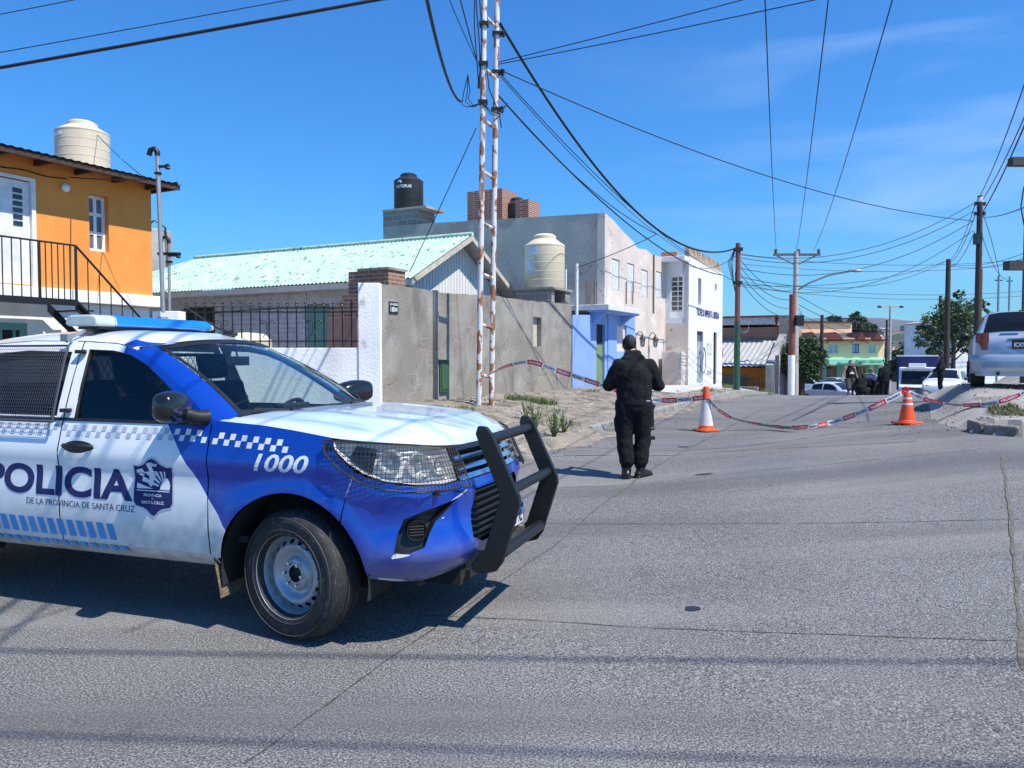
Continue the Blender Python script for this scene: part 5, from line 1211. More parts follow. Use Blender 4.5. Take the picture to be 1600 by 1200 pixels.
# windshield
WB = lambda v: Vector((-.45 + .15 * (1 - v * v), .735 * v, 1.262 - .012 * (1 - v * v) + .0 * v))
def WT(v): return Vector((-1.20 + .10 * (1 - v * v), .585 * v, 1.672 + .052 * (1 - v * v)))
def wsp(v, t):
    p = WB(v).lerp(WT(v), t); n = Vector((.5, 0, .86)); return p + n * (.03 * math.sin(math.pi * t))
m = MB(); m.grid(lambda v, t: wsp(v, t), np.linspace(-1, 1, 24), np.linspace(0, 1, 12), flip=True); ws = m.build("windshield", GLW, truck, smooth=80, fix=False)
m = MB()
for t0, t1 in ((0, .05), (.94, 1)): m.grid(lambda v, t: wsp(v, t) + Vector((.0015, 0, .003)), np.linspace(-1, 1, 24), [t0, t1], flip=True)
for a, b in ((-1, -.955), (.955, 1)): m.grid(lambda v, t: wsp(v, t) + Vector((.0015, 0, .003)), [a, b], np.linspace(0, 1, 12), flip=True)
m.build("black_band", BLK, ws, fix=False)
m = MB(); m.grid(lambda v, k: (WB(v) + Vector((.07 * k, 0, -.03 * k))), np.linspace(-1.03, 1.03, 20), [0, 1], flip=True); m.box(-.5, -.33, -.72, .72, 1.10, 1.20); m.build("cowl", BLK, truck, fix=False)
for y0, y1 in ((-.25, -.66), (.45, .0)):
    m = MB()
    m.tube([WB(y0 / .735) + Vector((.04, 0, .012)), WB(y1 / .735) + Vector((.015, 0, .035))], .007, 6)
    m.tube([WB(y0 / .735) + Vector((.05, 0, .0)), WB((y0 * .6 + y1 * .4) / .735) + Vector((.035, 0, .03))], .008, 6)
    m.build("wiper", BLK, truck)
# screen sticker band and hand grip seen through the glass
# pillars and roof
for side in (1, -1):
    m = MB(); fo = [(-.49, 1.228), (-.56, 1.248), (-.62, 1.283), (-.80, 1.405), (-1.0, 1.532), (-1.17, 1.618), (-1.30, 1.667)]
    k = len(fo); v = []
    for i, (u, z) in enumerate(fo):
        a = skin(u, z - .022, -.012, side); t = i / (k - 1); b = wsp(-side * 1.0, t); c = a.lerp(b, .5) + Vector((.006, -side * .010, .010)); v += [a, c, b]
    f = [(3 * i + j, 3 * i + 3 + j, 3 * i + 4 + j, 3 * i + 1 + j) for i in range(k - 1) for j in (0, 1)]
    m.add(v, f if side < 0 else [q[::-1] for q in f]); m.build("pillar", BLUE, truck, smooth=60, fix=False)
def zrail(x): return float(np.interp(x, [-2.75, -2.55, -2.2, -1.74, -1.45, -1.30, -1.17], [1.66, 1.695, 1.718, 1.712, 1.697, 1.668, 1.63]))
def roofx(s_, v):
    xe = -2.72 + s_ * 1.52; xf = -1.20 + .10 * (1 - v * v); x = -2.72 + s_ * (xf + 2.72)
    e = skin(min(xe, -1.30), zrail(min(xe, -1.30))); k = sm(xe, -1.38, -1.20); ey = abs(e.y) * (1 - k) + .588 * k; ez = e.z * (1 - k) + 1.677 * k
    ct = float(np.interp(x, [-2.75, -2.4, -1.8, -1.4, -1.1], [1.755, 1.79, 1.80, 1.783, 1.730])); a = abs(v)
    w = a ** 3.2 * (1 - k) + a * a * k
    return Vector((x, ey * v, ct + (ez - ct) * w))
m = MB(); m.grid(roofx, list(np.linspace(0, 1, 30)), list(np.linspace(-1, 1, 33))); roof = m.build("roof", WPAINT, truck, smooth=50)
for side in (1, -1):    # blue strip painted on the front corners of the roof
    m = MB(); m.grid(lambda x, k: roofx(x, -side * k) + Vector((0, 0, .0035)), list(np.linspace(.875, 1, 8)), [.88, .92, .96, 1.0], flip=side < 0)
    m.grid(lambda x, k: skin(x, zrail(x) - .004 * k, .002, side), [-1.40, -1.35, -1.30], [0, 1]); m.build("roof_corner", BLUE, truck, fix=False)
# rear of the cab and load bed (outside the photograph)
m = MB(); m.box(-2.74, -2.70, -.70, .70, .55, 1.25); m.box(-2.78, -2.70, -.62, .62, 1.62, 1.72)
for y in (-.62, .58): m.box(-2.76, -2.70, y, y + .06, 1.2, 1.68)
m.build("cab_back", WPAINT, truck)
m = MB(); m.add([(-2.72, -.6, 1.25), (-2.72, .6, 1.25), (-2.72, .58, 1.64), (-2.72, -.58, 1.64)], [(0, 1, 2, 3)]); m.build("rear_window", GLS, truck, fix=False)
for side in (1, -1):
    ar = def_arch(-3.085, R0, 10, 170, 16)
    bd = [(-2.78, .46), (-2.78, 1.20), (-4.36, 1.20), (-4.36, .60), (-3.56, .50)] + ar[::-1] + [(-2.62 - .06, .46)]
    sheet(MB(), bd, [], lambda u, z: skin(u, z, 0, side), .09, flip=side < 0).build("bed_side", LIV, truck, smooth=35, fix=False)
m = MB(); m.box(-4.38, -4.33, -.80, .80, .58, 1.19); m.build("tailgate", WPAINT, truck, bevel=.01)
m = MB(); m.box(-4.33, -2.80, -.80, .80, .66, .70); m.box(-2.82, -2.78, -.8, .8, .5, 1.19); m.box(-3.4, -2.8, -.80, -.62, .7, .92); m.box(-3.4, -2.8, .62, .80, .7, .92); m.build("bed_floor", BLK, truck)
m = MB(); m.tube([(-2.95, -.62, 1.2), (-2.98, -.58, 1.55), (-3.0, 0, 1.62), (-2.98, .58, 1.55), (-2.95, .62, 1.2)], .03, 10); m.build("roll_bar", BLK, truck, smooth=50)
# sills and underbody
for side in (1, -1):
    m = MB(); m.grid(lambda u, k: skin(u, .455 - .10 * k, -.004 - .05 * k * k, side), np.linspace(-2.56, -.50, 20), [0, .3, .6, 1], flip=side < 0)
    m.build("sill", LIV, truck, smooth=40, fix=False)
m = MB(); m.box(-4.2, .62, -.66, .66, .36, .5); m.box(-.36, .70, -.5, .5, .5, 1.0); m.box(-2.6, -.50, -.82, .82, .40, .50); m.box(.55, .85, -.45, .45, .28, .42)
m.tube([(-3.085, -.7, .375), (-3.085, .7, .375)], .06, 10); m.tube([(0, -.7, .375), (0, .7, .375)], .045, 10); m.box(-3.3, -.9, -.05, .35, .27, .36)
m.build("chassis", mat("chassis_black", (.012, .012, .012), rough=.9, bump=0), truck)
for cx in (0, -3.085):
    for side in (1, -1):
        m = MB(); m.grid(lambda a, y: (cx + .485 * math.cos(a), -side * y, .375 + .485 * math.sin(a)), np.linspace(rad(-12), rad(192), 20), [.56, .87])
        m.add([(cx + .5 * math.cos(rad(a)), -side * .56, .375 + .5 * math.sin(rad(a))) for a in range(-15, 196, 10)], [list(range(22))])
        m.build("wheel_arch_liner", DARK, truck, fix=False)
# light-coloured bumper edge damage
CHIP = mat("bare_filler", (.62, .62, .60), rough=.6, bump=.2)
m = MB()
def ribbon(pts, w, off=.0015, side=1):
    for i in range(len(pts) - 1):
        (a, b), (c, d) = pts[i], pts[i + 1]; l = math.hypot(c - a, d - b); nx, nz = -(d - b) / l * w[i] / 2, (c - a) / l * w[i] / 2; ox, oz = -(d - b) / l * w[i + 1] / 2, (c - a) / l * w[i + 1] / 2
        m.add([skin(a - nx, b - nz, off, side), skin(c - ox, d - oz, off, side), skin(c + ox, d + oz, off, side), skin(a + nx, b + nz, off, side)], [(0, 1, 2, 3)])
ribbon([(.625, .525), (.645, .537), (.68, .538), (.72, .541)], [.010, .026, .018, .004])
ribbon([(1.0, .806), (1.06, .823), (1.115, .84), (1.14, .85)], [.003, .012, .016, .004])
ribbon([(.48, .405), (.54, .395), (.62, .383), (.70, .372)], [.014, .012, .016, .004])
ribbon([(.36, .845), (.385, .91), (.41, .975)], [.003, .004, .003])
ribbon([(.93, .712), (.94, .716), (.95, .717)], [.003, .007, .002])
m.build("paint_chip", CHIP, truck, fix=False)
# grille
m = MB(); gpol = [(1.095, .90), (UC, .90), (UC, 1.08), (1.09, 1.08)]
sheet(m, gpol, [], lambda u, z: skin(u, z, -.05), .06); sheet(m, gpol, [], lambda u, z: skin(u, z, -.05, -1), .06, flip=True)
gr = m.build("grille", DARK, truck, fix=False)
for (z0, z1) in ((.905, .932), (.958, .985), (1.012, 1.036)):
    m = MB()
    for side in (1, -1):
        m.grid(lambda u, k: skin(u, (z0, z0, z1, z1)[k], (-.04, .012, .004, -.04)[k], side), np.linspace(1.095, UC, 12), [0, 1, 2, 3], flip=side < 0)
    m.build("grille_bar", CHROME, gr, smooth=30, fix=False)
m = MB()
for side in (1, -1): m.grid(lambda u, k: skin(u, (1.066, 1.066, 1.092, 1.092)[k], (-.04, .01, .002, -.04)[k], side), np.linspace(1.09, UC, 12), [0, 1, 2, 3], flip=side < 0)
m.build("grille_rim", mat("glossy_black", (.012,) * 3), gr, fix=False)
m = MB(); c = skin(UC, .995, .028)
def oval(cy, cz, ry, rz, r): m.tube([(c.x + .004, cy + ry * math.cos(a), cz + rz * math.sin(a)) for a in np.linspace(0, 2 * math.pi, 33)], r, 8, cap=False)
oval(0, c.z, .078, .055, .0065); oval(0, c.z - .0, .022, .050, .005); oval(0, c.z + .022, .050, .020, .005)
m.build("emblem", CHROME, gr, smooth=60)
# lower grille
m = MB(); lp = [(1.16, .56), (1.30, .515), (UC, .515), (UC, .84), (1.255, .84), (1.19, .72)]
sheet(m, lp, [], lambda u, z: skin(u, z, -.045), .06); sheet(m, lp, [], lambda u, z: skin(u, z, -.045, -1), .06, flip=True)
lg = m.build("lower_grille", DARK, truck, fix=False)
m = MB()
for k in range(8):
    z = .545 + k * .038; u0 = float(np.interp(z, [.515, .56, .72, .84], [1.28, 1.17, 1.2, 1.26]))
    for side in (1, -1): m.tube([skin(u, z, -.022, side) for u in np.linspace(u0, UC, 8)], .0075, 6)
m.build("slat", BLK, lg)
# number plate
m = MB(); c = skin(UC, .62, .045); m.box(c.x - .006, c.x, -.15, .25, .525, .655); pl = m.build("license_plate", mat("plate_white", (.78, .79, .8), bump=0, rough=.4), truck, bevel=.002)
PB = mat("plate_blue", (.01, .06, .35), bump=0, rough=.4); INK = mat("plate_black", (.012, .012, .014), bump=0, rough=.5)
m = MB(); m.box(c.x, c.x + .001, -.147, .247, .625, .653); m.build("plate_band", PB, pl)
m = MB(); text_fit(m, "XL", lambda a, b: Vector((c.x + .0015, a, b)), .145, .228, .537, .617, bold=.03); text_fit(m, "AD 000", lambda a, b: Vector((c.x + .0015, a, b)), -.13, .115, .537, .617, bold=.03)
m.build("plate_letters", INK, pl, fix=False)
# bull bar
outl = [(.985, 1.165), (1.0, 1.21), (1.05, 1.205), (1.085, 1.165), (1.11, 1.11), (1.25, .815), (1.255, .77), (1.15, .43), (1.11, .375), (1.03, .352), (.97, .36), (.955, .40), (1.04, .50), (1.13, .78), (1.13, .83), (1.01, 1.10)]
outl = [(x_ - .05, z_) for x_, z_ in outl]
bbo = bpy.data.objects.new("bull_bar", None); COL.objects.link(bbo); bbo.parent = truck
for y in (-.43, .38): MB().prism(outl, 'y', y, y + .04).build("upright", BLACKM, bbo, bevel=.006)
for x_, z_, r_, yy in ((1.0, 1.13, .031, .39), (1.135, .84, .031, .39), (1.08, .475, .036, .39)):
    m = MB(); m.tube([(x_, -yy, z_), (x_, yy, z_)], r_, 16); m.build("cross_tube", BLACKM, bbo, smooth=50)
for y in (-.37, .345): MB().prism([(.72, .34), (.96, .36), (.98, .47), (.72, .47)], 'y', y, y + .025).build("mounting_plate", mat("scuffed_steel", (.10, .085, .07), rough=.8, var=.5, scale=18, bump=.3, col2=(.28, .25, .22)), bbo)
# mud flap (dirty) behind the front wheel
MUD = mat("dried_mud", (.17, .13, .09), rough=1, var=.3, scale=16, bump=1.0, bscale=30, detail=8, bdist=.02); overlay(MUD, (.03, .028, .025), 12, (.60, .68))
for side in (1, -1):
    m = MB(); m.grid(lambda y, z: (-.50 + .02 * math.sin(z * 9) - .05 * (z - .2), -side * y, z), np.linspace(.66, .885, 6), np.linspace(.20, .55, 8)); m.build("mud_flap", MUD, truck, smooth=60)
m = MB(); m.box(.60, .62, -.52, -.36, .27, .40); m.build("air_deflector", mat("deflector", (.05, .048, .045), bump=.1), truck)
# wheels
RIM = mat("painted_steel_rim", (.42, .44, .47), rough=.38, metal=.55, var=.12, scale=9, bump=.08); overlay(RIM, (.16, .14, .12), 12, (.6, .8), fac=.5)
def make_wheel():
    w = bpy.data.objects.new("wheel", None); COL.objects.link(w); w.parent = truck
    m = MB(); W = .118      # axis along y, outer face at y = -W
    prof = [(.228, -W + .018), (.238, -W - .000), (.250, -W - .004), (.272, -W - .006), (.30, -W - .004), (.335, -W + .004), (.352, -W + .016), (.364, -W + .034), (.371, -W + .055), (.375, -W + .08)]
    prof = [(r, h) for r, h in prof] + [(.375, -.04), (.368, -.037), (.368, -.030), (.376, -.027), (.376, .027), (.368, .030), (.368, .037), (.375, .04)] + [(r, -h) for r, h in prof[::-1]] + [(.222, .09), (.222, -.09)]
    m.lathe(prof, axis='y', n=72, close=True)
    ty = m.build("tyre", RUBBER, w, smooth=38)
    # sidewall ridges and lettering
    m = MB()
    for r in (.262, .328): m.lathe([(r, -W - .0045), (r + .003, -W - .0085), (r + .006, -W - .0045)], axis='y', n=72, close=True)
    def onwall(a, b): return Vector((b * math.sin(a), -W - .0065, b * math.cos(a)))
    text_fit(m, "ALL TERRAIN", onwall, -.60, .60, .280, .308, bold=.02)
    text_fit(m, "225/70 R17", lambda a, b: onwall(a + math.pi, b), -.42, .42, .280, .308, bold=.02)
    m.build("sidewall_relief", mat("tyre_relief", (.045, .046, .05), rough=.6, bump=0), ty, fix=False)
    m = MB()
    rim = [(.236, -W + .004), (.241, -W - .003), (.243, -W + .008), (.230, -W + .022), (.220, -W + .040), (.214, -.05), (.208, -.02), (.208, .10), (.22, .11)]
    m.lathe(rim, axis='y', n=64, cap=False)
    # pierced disc
    def dep(r): return float(np.interp(r, [.04, .06, .085, .100, .120, .145, .165, .195, .213], [-.055, -.055, -.052, -.028, -.032, -.060, -.064, -.036, -.020]))
    outer = [(.213 * math.cos(2 * math.pi * k / 64), .213 * math.sin(2 * math.pi * k / 64)) for k in range(64)]
    holes = [[(.048 * math.cos(2 * math.pi * k / 24), .048 * math.sin(2 * math.pi * k / 24)) for k in range(24)]]
    for h in range(18):
        a = 2 * math.pi * h / 18; cx = .184
        hole = []
        for k in range(12):
            t = 2 * math.pi * k / 12; r_ = .185 + .0135 * math.cos(t); s_ = .0175 * math.sin(t) / .185
            hole.append((r_ * math.cos(a + s_), r_ * math.sin(a + s_)))
        holes.append(hole)
    sheet(m, outer, holes, lambda a, b: Vector((a, dep(math.hypot(a, b)), b)), .012)
    rm = m.build("rim", RIM, w, smooth=35, fix=False)
    m = MB(); m.lathe([(.001, -.030), (.047, -.032), (.05, -.048), (.052, -.03), (.052, .05)], axis='y', n=28); m.add([(.21 * math.cos(a), .03, .21 * math.sin(a)) for a in np.linspace(0, 6.2, 30)], [list(range(30))]); m.build("hub", DARK, rm, smooth=40)
    m = MB()
    for k in range(6):
        a = 2 * math.pi * k / 6 + .3; m.lathe([(.001, -.084), (.008, -.082), (.011, -.075), (.011, -.053)], (.066 * math.cos(a), 0, .066 * math.sin(a)), axis='y', n=10)
    m.build("lug_nut", CHROME, rm, smooth=40)
    return w
w0 = make_wheel()
for i, (x, sd) in enumerate(((0, 1), (0, -1), (-3.085, 1), (-3.085, -1))):
    w = w0
    if i:
        w = w0.copy(); COL.objects.link(w)
        for ch in w0.children:
            c = ch.copy(); COL.objects.link(c); c.parent = w
            for g in ch.children: d = g.copy(); COL.objects.link(d); d.parent = c
        w.parent = truck
    w.location = (x, -sd * .775, .372); w.rotation_euler = (0, random.uniform(0, 1), (0 if sd > 0 else math.pi) + (rad(-11) if x == 0 else 0))
# markings on the flank
SK = mat("decal_navy", (.012, .02, .12), rough=.35, bump=0); SKW = mat("decal_white", (.74, .76, .80), rough=.35, bump=0); SKG = mat("decal_grey_blue", (.42, .46, .56), rough=.35, bump=0); SKC = mat("decal_cyan", (.04, .30, .68), rough=.35, bump=0)
def dec(mb, q, off, side=1):
    def lin(a, b, n): return [(a[0] + (b[0] - a[0]) * k / n, a[1] + (b[1] - a[1]) * k / n) for k in range(n)]
    mb.add([skin(*p, off, side) for p in q], [list(range(len(q)))])
for side in (1, -1):
    sg = 1
    m = MB(); m2 = MB()
    k = 0; x = -.045
    zc = lambda x: float(np.interp(x, [-2.7, -.7, 0], [1.148, 1.148, 1.105]))
    while x > -2.66:
        for row in (0, 1):
            xx = x + (-.040 if row else 0) ; z = zc(xx) + (.0 if row else -.036)
            if (abs(xx + .02 + .55) < .03) or abs(xx + .02 + 1.695) < .026: continue
            blue = xx + .769 * z > -.83 + 1.157 * .769
            (m if blue else m2).add([skin(xx, z, .002, side), skin(xx + .036, z, .002, side), skin(xx + .042, z + .034, .002, side), skin(xx + .006, z + .034, .002, side)], [(0, 1, 2, 3)])
        x -= .080
    m.build("white_check", SKW, truck, fix=False); m2.build("grey_check", SKG, truck, fix=False)
    m = MB()
    F = (lambda a, b: skin(a, b, .002, 1)) if side > 0 else (lambda a, b: skin(-a, b, .002, -1))
    if side > 0:
        text_fit(m, "POLICIA", lambda a, b: F(a, b), -2.33, -1.10, .732, .925, bold=.032); text_fit(m, "DE LA PROVINCIA DE SANTA CRUZ", F, -1.97, -1.085, .668, .708)
    else:
        text_fit(m, "POLICIA", lambda a, b: F(a, b), 1.10, 2.33, .732, .925, bold=.032); text_fit(m, "DE LA PROVINCIA DE SANTA CRUZ", F, 1.10, 1.97, .668, .708)
    m.build("lettering", SK, truck, fix=False)
    m = MB()
    if side > 0: text_fit(m, "1000", F, -.225, .135, .962, 1.062, bold=.02, shear=.25)
    else: text_fit(m, "1000", F, -.135, .225, .962, 1.062, bold=.02, shear=.25)
    m.build("fleet_number", SKW, truck, fix=False)
    m = MB(); x = -1.30
    while x > -2.55:
        m.add([skin(x, .482, .002, side), skin(x + .052, .482, .002, side), skin(x + .034, .585, .002, side), skin(x - .018, .585, .002, side)], [(0, 1, 2, 3)])
        m.add([skin(x + .08, .41, .003, side), skin(x + .132, .41, .003, side), skin(x + .112, .448, .003, side), skin(x + .06, .448, .003, side)], [(0, 1, 2, 3)])
        x -= .082
    m.build("sill_stripe", SKC, truck, fix=False)
    # shield
    def SH(p): 
        a, b = p; return (-.945 + a * .145, .83 + b * .17) if side > 0 else (.945 + a * .145, .83 + b * .17)
    def FF(a, b, o=.002): return skin(a, b, o, 1) if side > 0 else skin(-a, b, o, -1)
    half = [(0, 1.0), (.18, .95), (.45, .78), (.72, .70), (.98, .72), (.96, .30), (.99, -.20), (1.0, -.52), (.88, -.68), (.5, -.74), (.3, -.82), (.12, -.97), (0, -1.02)]
    shp = half + [(-a, b) for a, b in half[::-1][1:-1]]
    fl = True
    def poly(mb, pts, o, sc=1.0):
        q = [SH((a * sc, b * sc)) for a, b in pts]; v, f = cdt(q, [], .05); mb.add([FF(a, b, o) for a, b in v], f)
    m = MB(); poly(m, shp, .002, 1.07); sh = m.build("shield", mat("decal_silver", (.55, .58, .68), rough=.35, bump=0), truck, fix=False)
    m = MB(); poly(m, shp, .003, 1.0); m.build("shield_field", SK, sh, fix=False)
    m = MB()
    # pale upper field cut by rays, a rising sun and clasped shapes
    cx, cy = .62, -.06
    up = [(-.84, .60), (-.5, .66), (-.25, .80), (0, .90), (.25, .80), (.5, .66), (.84, .60), (.84, -.08), (-.84, -.08)]
    R_ = lambda a: (cx + 1.7 * math.cos(rad(a)), cy + 1.7 * math.sin(rad(a)))
    for a0, a1 in ((90, 97), (106, 116), (124, 133), (141, 150), (158, 167)):
        pts = [(cx + .36 * math.cos(rad(a0)), cy + .36 * math.sin(rad(a0))), (cx + min(1.25, .62 / max(.3, math.sin(rad(a0)))) * math.cos(rad(a0)), cy + .62 * math.sin(rad(a0)) / max(.55, math.sin(rad(a0)))), (cx + min(1.25, .62 / max(.3, math.sin(rad(a1)))) * math.cos(rad(a1)), cy + .62 * math.sin(rad(a1)) / max(.55, math.sin(rad(a1)))), (cx + .36 * math.cos(rad(a1)), cy + .36 * math.sin(rad(a1)))]
        poly(m, pts, .004)
    poly(m, [(cx - .26, -.08)] + [(cx + .26 * math.cos(rad(a)), -.08 + .42 * math.sin(rad(a))) for a in range(170, 19, -15)] + [(cx + .22, -.08)], .004)
    poly(m, [(-.84, .58), (-.55, .64), (-.38, .45), (-.55, .36), (-.84, .42)], .004)
    poly(m, [(-.84, .12), (-.40, .02), (.02, -.06), (-.84, -.07)], .004)
    poly(m, [(-.30, .82), (-.10, .88), (.12, .40), (-.02, .30), (-.22, .62)], .004)
    poly(m, [(-.22, .38), (-.10, .42), (.02, .28), (.02, .10), (-.1, .0), (-.26, .10), (-.16, .16), (-.20, .26)], .0045)
    poly(m, [(-.84, -.12), (.84, -.12), (.84, -.15), (-.84, -.15)], .004)
    for s_, y0, y1, w_ in (("PROVINCIA", -.34, -.24, .46), ("de", -.43, -.38, .07), ("SANTA CRUZ", -.60, -.49, .58)):
        text_fit(m, s_, lambda a, b: FF(*SH((a, b)), .0045), -w_, w_, y0, y1, bold=.02)
    m.build("shield_emblem", SKW, sh, fix=False)
# light bar
LB_ = thing_child = bpy.data.objects.new("light_bar", None); COL.objects.link(LB_); LB_.parent = truck
def barseg(y0, y1, mb):
    prof = [(-2.0, 1.825), (-1.99, 1.872), (-1.955, 1.89), (-1.765, 1.89), (-1.73, 1.872), (-1.72, 1.825), (-1.75, 1.814), (-1.97, 1.814)]
    mb.prism(prof, 'y', y0, y1)
m = MB(); barseg(-.56, -.395, m); m.build("clear_lens", mat("frosted_lens", (.52, .56, .54), rough=.25, bump=.3, bscale=40, coat=.5), LB_, bevel=.012)
m = MB(); barseg(-.384, .555, m); m.build("blue_lens", mat("blue_lens", (.01, .20, .66), rough=.15, bump=.15, bscale=50, coat=.6, var=.1), LB_, bevel=.012)
m = MB(); barseg(.557, .58, m); barseg(-.394, -.385, m); m.build("end_cap", mat("frosted_lens", (.5,) * 3), LB_, bevel=.006)
m = MB(); m.box(-1.95, -1.77, -.5, .5, 1.795, 1.813)
for y in (-.40, .36): m.box(-1.93, -1.79, y, y + .12, 1.765, 1.80)
m.build("base", BLK, LB_)
m = MB()
for sd in (-1, 1): m.tube([(-1.86, sd * .42, 1.80), (-1.83, sd * .58, 1.772), (-1.83, sd * .69, 1.722), (-1.83, sd * .70, 1.705)], [.014, .013, .012, .012], 8); m.box(-1.86, -1.80, sd * .70 - .02, sd * .70 + .02, 1.71, 1.755)
m.build("clamp", GREY, LB_)
m = MB(); m.tube([(-1.30, .22, 1.79), (-1.40, .235, 1.82), (-1.62, .10, 2.0)], [.010, .008, .003], 8); m.ell((-1.28, .22, 1.775), (.07, .03, .028), 14, 8)
m.build("antenna", BLK, truck, smooth=60)
# interior
SEATM = SEAT
def seat(y, x=-1.42, nm="seat"):
    m = MB()
    m.box(x - .05, x + .48, y - .25, y + .25, .72, .90)
    T = Matrix.Translation((x, y, .85)) @ Euler((0, rad(-14), 0)).to_matrix().to_4x4()
    m.box(-.07, .07, -.25, .25, 0, .58, M=T); m.box(-.05, .05, -.13, .13, .61, .80, M=T)
    return m.build(nm, SEATM, truck, bevel=.03)
seat(-.40); seat(.40); m = MB(); m.box(-2.5, -2.1, -.6, .6, .75, .92); m.box(-2.58, -2.46, -.6, .6, .85, 1.42); m.build("rear_seat", SEATM, truck, bevel=.03)
m = MB(); m.prism([(-.42, 1.18), (-.72, 1.20), (-.80, 1.14), (-.80, .85), (-.42, .85)], 'y', -.72, .72); m.box(-.72, -.64, -.02, .30, 1.19, 1.28); m.box(-.70, -.55, -.52, -.40, 1.19, 1.235); m.build("dashboard", CAB, truck, bevel=.015)
m = MB(); m.box(-2.7, -.4, -.74, .74, .50, .54); m.box(-1.78, -1.72, -.62, .62, 1.0, 1.60) if False else None; m.build("cab_floor", CAB, truck)
m = MB(); c = Vector((-.92, .40, 1.12)); M_ = Euler((0, rad(-62), 0)).to_matrix()
m.tube([c + M_ @ Vector((.19 * math.cos(a), .19 * math.sin(a), 0)) for a in np.linspace(0, 2 * math.pi, 25)], .014, 8, cap=False)
for a in (0.2, 2.9, 4.7): m.tube([c, c + M_ @ Vector((.19 * math.cos(a), .19 * math.sin(a), 0))], .014, 6)
m.tube([c, c + Vector((.25, 0, -.1))], .03, 8); m.build("steering_wheel", CAB, truck)
m = MB(); m.box(-1.06, -1.03, -.12, .12, 1.545, 1.61); m.tube([(-1.04, 0, 1.6), (-1.06, 0, 1.70)], .008, 6); m.build("rear_view_mirror", BLK, truck, bevel=.01)
m = MB(); m.tube([(-.63, .655, 1.34), (-.67, .61, 1.385), (-.82, .58, 1.475), (-.90, .61, 1.51), (-.93, .63, 1.525)], .017, 8); m.build("grab_handle", mat("grey_plastic", (.22, .26, .29), rough=.5, bump=0), truck, smooth=60)
# diamond mesh cage behind the front seats
m = MB()
for k in range(-14, 40):
    for sg in (1, -1):
        y0 = -.62 + k * .055; pts = []
        for j in range(13):
            z = 1.02 + j * .05; y = y0 + sg * (z - 1.02) * .6 + (.0 if sg > 0 else .0)
            if abs(y) <= .62: pts.append((-1.80, y, z))
        if len(pts) > 1: m.tube(pts, .0028, 4, cap=False)
m.tube([(-1.80, -.63, 1.0), (-1.80, -.63, 1.62), (-1.80, .63, 1.62), (-1.80, .63, 1.0), (-1.80, -.63, 1.0)], .014, 6)
m.build("cage_mesh", mat("cage_wire", (.03, .03, .032), bump=0), truck, fix=False)
# ------------------------------------------------------------------ poles
road_dust(CEM, .0, .5, .55)
road_dust(BLUEW, .0, .45, .35)
RUSTW = mat("rusty_white_paint", (.66, .64, .62), rough=.7, var=.06, bump=.4, bscale=50); overlay(RUSTW, (.30, .10, .035), 8, (.50, .545), detail=10, stretch=(1, 1, .5), fac=.95); overlay(RUSTW, (.03, .02, .018), 9, (.66, .69), detail=6, seed=4)
lp0 = at(748, 645, 15.0); lp0.z = gz(lp0.x, lp0.y) - .1
ld = thing("ladder_pole", "rusty white ladder shaped utility pole of two tubes and rungs on the dirt corner", "utility pole", lp0)
dv = Vector((SD.x, SD.y, 0)) * .50; Hh = 9.6
lean = Vector((.12, 0, 0))
def legp(k, z): return (dv * k) + lean * (z / 8) + Vector((0, 0, z))
for k in (0, 1):
    MB().tube([legp(k, z) for z in np.linspace(0, Hh, 8)], .056, 14).build("leg", RUSTW, ld, smooth=50)
for i in range(11):
    z = .68 + i * .985 * (1 if i < 9 else 1); 
    if z > Hh - .1: break
    MB().tube([legp(0, z + .02) + dv * .08, legp(1, z - .03) - dv * .08], .036, 10).build("rung", RUSTW, ld, smooth=50)
m = MB(); zt_ = at(757, 165, 15).z - lp0.z
for zz in (at(757, 160, 15).z - lp0.z, at(757, 100, 15).z - lp0.z, at(757, 38, 15).z - lp0.z):
    m = MB(); m.box(-.09, .09, -.09, .09, zz - .03, zz + .03, M=Matrix.Translation(legp(0, zz) - Vector((0, 0, zz)))); m.build("cable_clamp", BLACKM, ld); m = MB()
    q = legp(1, zz); m.box(-.085, .085, -.085, .085, -.03, .03, M=Matrix.Translation(q)); m.lathe([(.02, -.06), (.045, -.04), (.02, -.01), (.045, .01), (.045, .05), (.015, .07)], (q.x + .13, q.y, q.z), n=12); m.tube([q, q + Vector((.14, 0, -.02))], .015, 6); m.build("cable_clamp", BLACKM, ld)
m = MB()
for i in range(3): m.tube([legp(0, z) + Vector((-.085 - .025 * i + .05 * math.sin(z * 2 + i), -.05, 0)) for z in np.arange(6.2, Hh, .15)], .012, 5)
loopc = legp(0, zt_) 
for dx in (0, .07, .12): m.tube([loopc + Vector((-.05, -.08, .02)), loopc + Vector((-.28 + dx, -.1, -.06)), loopc + Vector((-.40 + dx, -.1, -.02 + dx)), loopc + Vector((-.36 + dx, -.1, .22)), loopc + Vector((-.28, -.1, .55))], .010, 5)
for dz in (0, .06): m.tube([loopc + Vector((0, -.08, .02)), loopc + Vector((.15, 0, -.10 - dz)), loopc + Vector((.3, .1, -.12 - dz)), loopc + Vector((.48, .2, .12))], .010, 5)
m.tube([legp(0, zt_ + .75) + Vector((.06, -.06, 0)), legp(0, zt_ + .3) + Vector((.12, -.05, 0)), legp(1, zt_ - .05) + Vector((.08, -.06, 0)), legp(1, zt_ - .3) + Vector((.12, -.02, 0))], .012, 5)
m.build("cable_loop", BLK, ld)
def pole(name, label, p, top, r0, r1, m_, cat="utility pole", sink=.3):
    g = thing(name, label, cat, p); h = top - p.z
    MB().tube([(0, 0, -sink), (0, 0, h * .5), (0, 0, h)], [r0, (r0 + r1) / 2, r1], 14).build("shaft", m_, g, smooth=50); return g, h
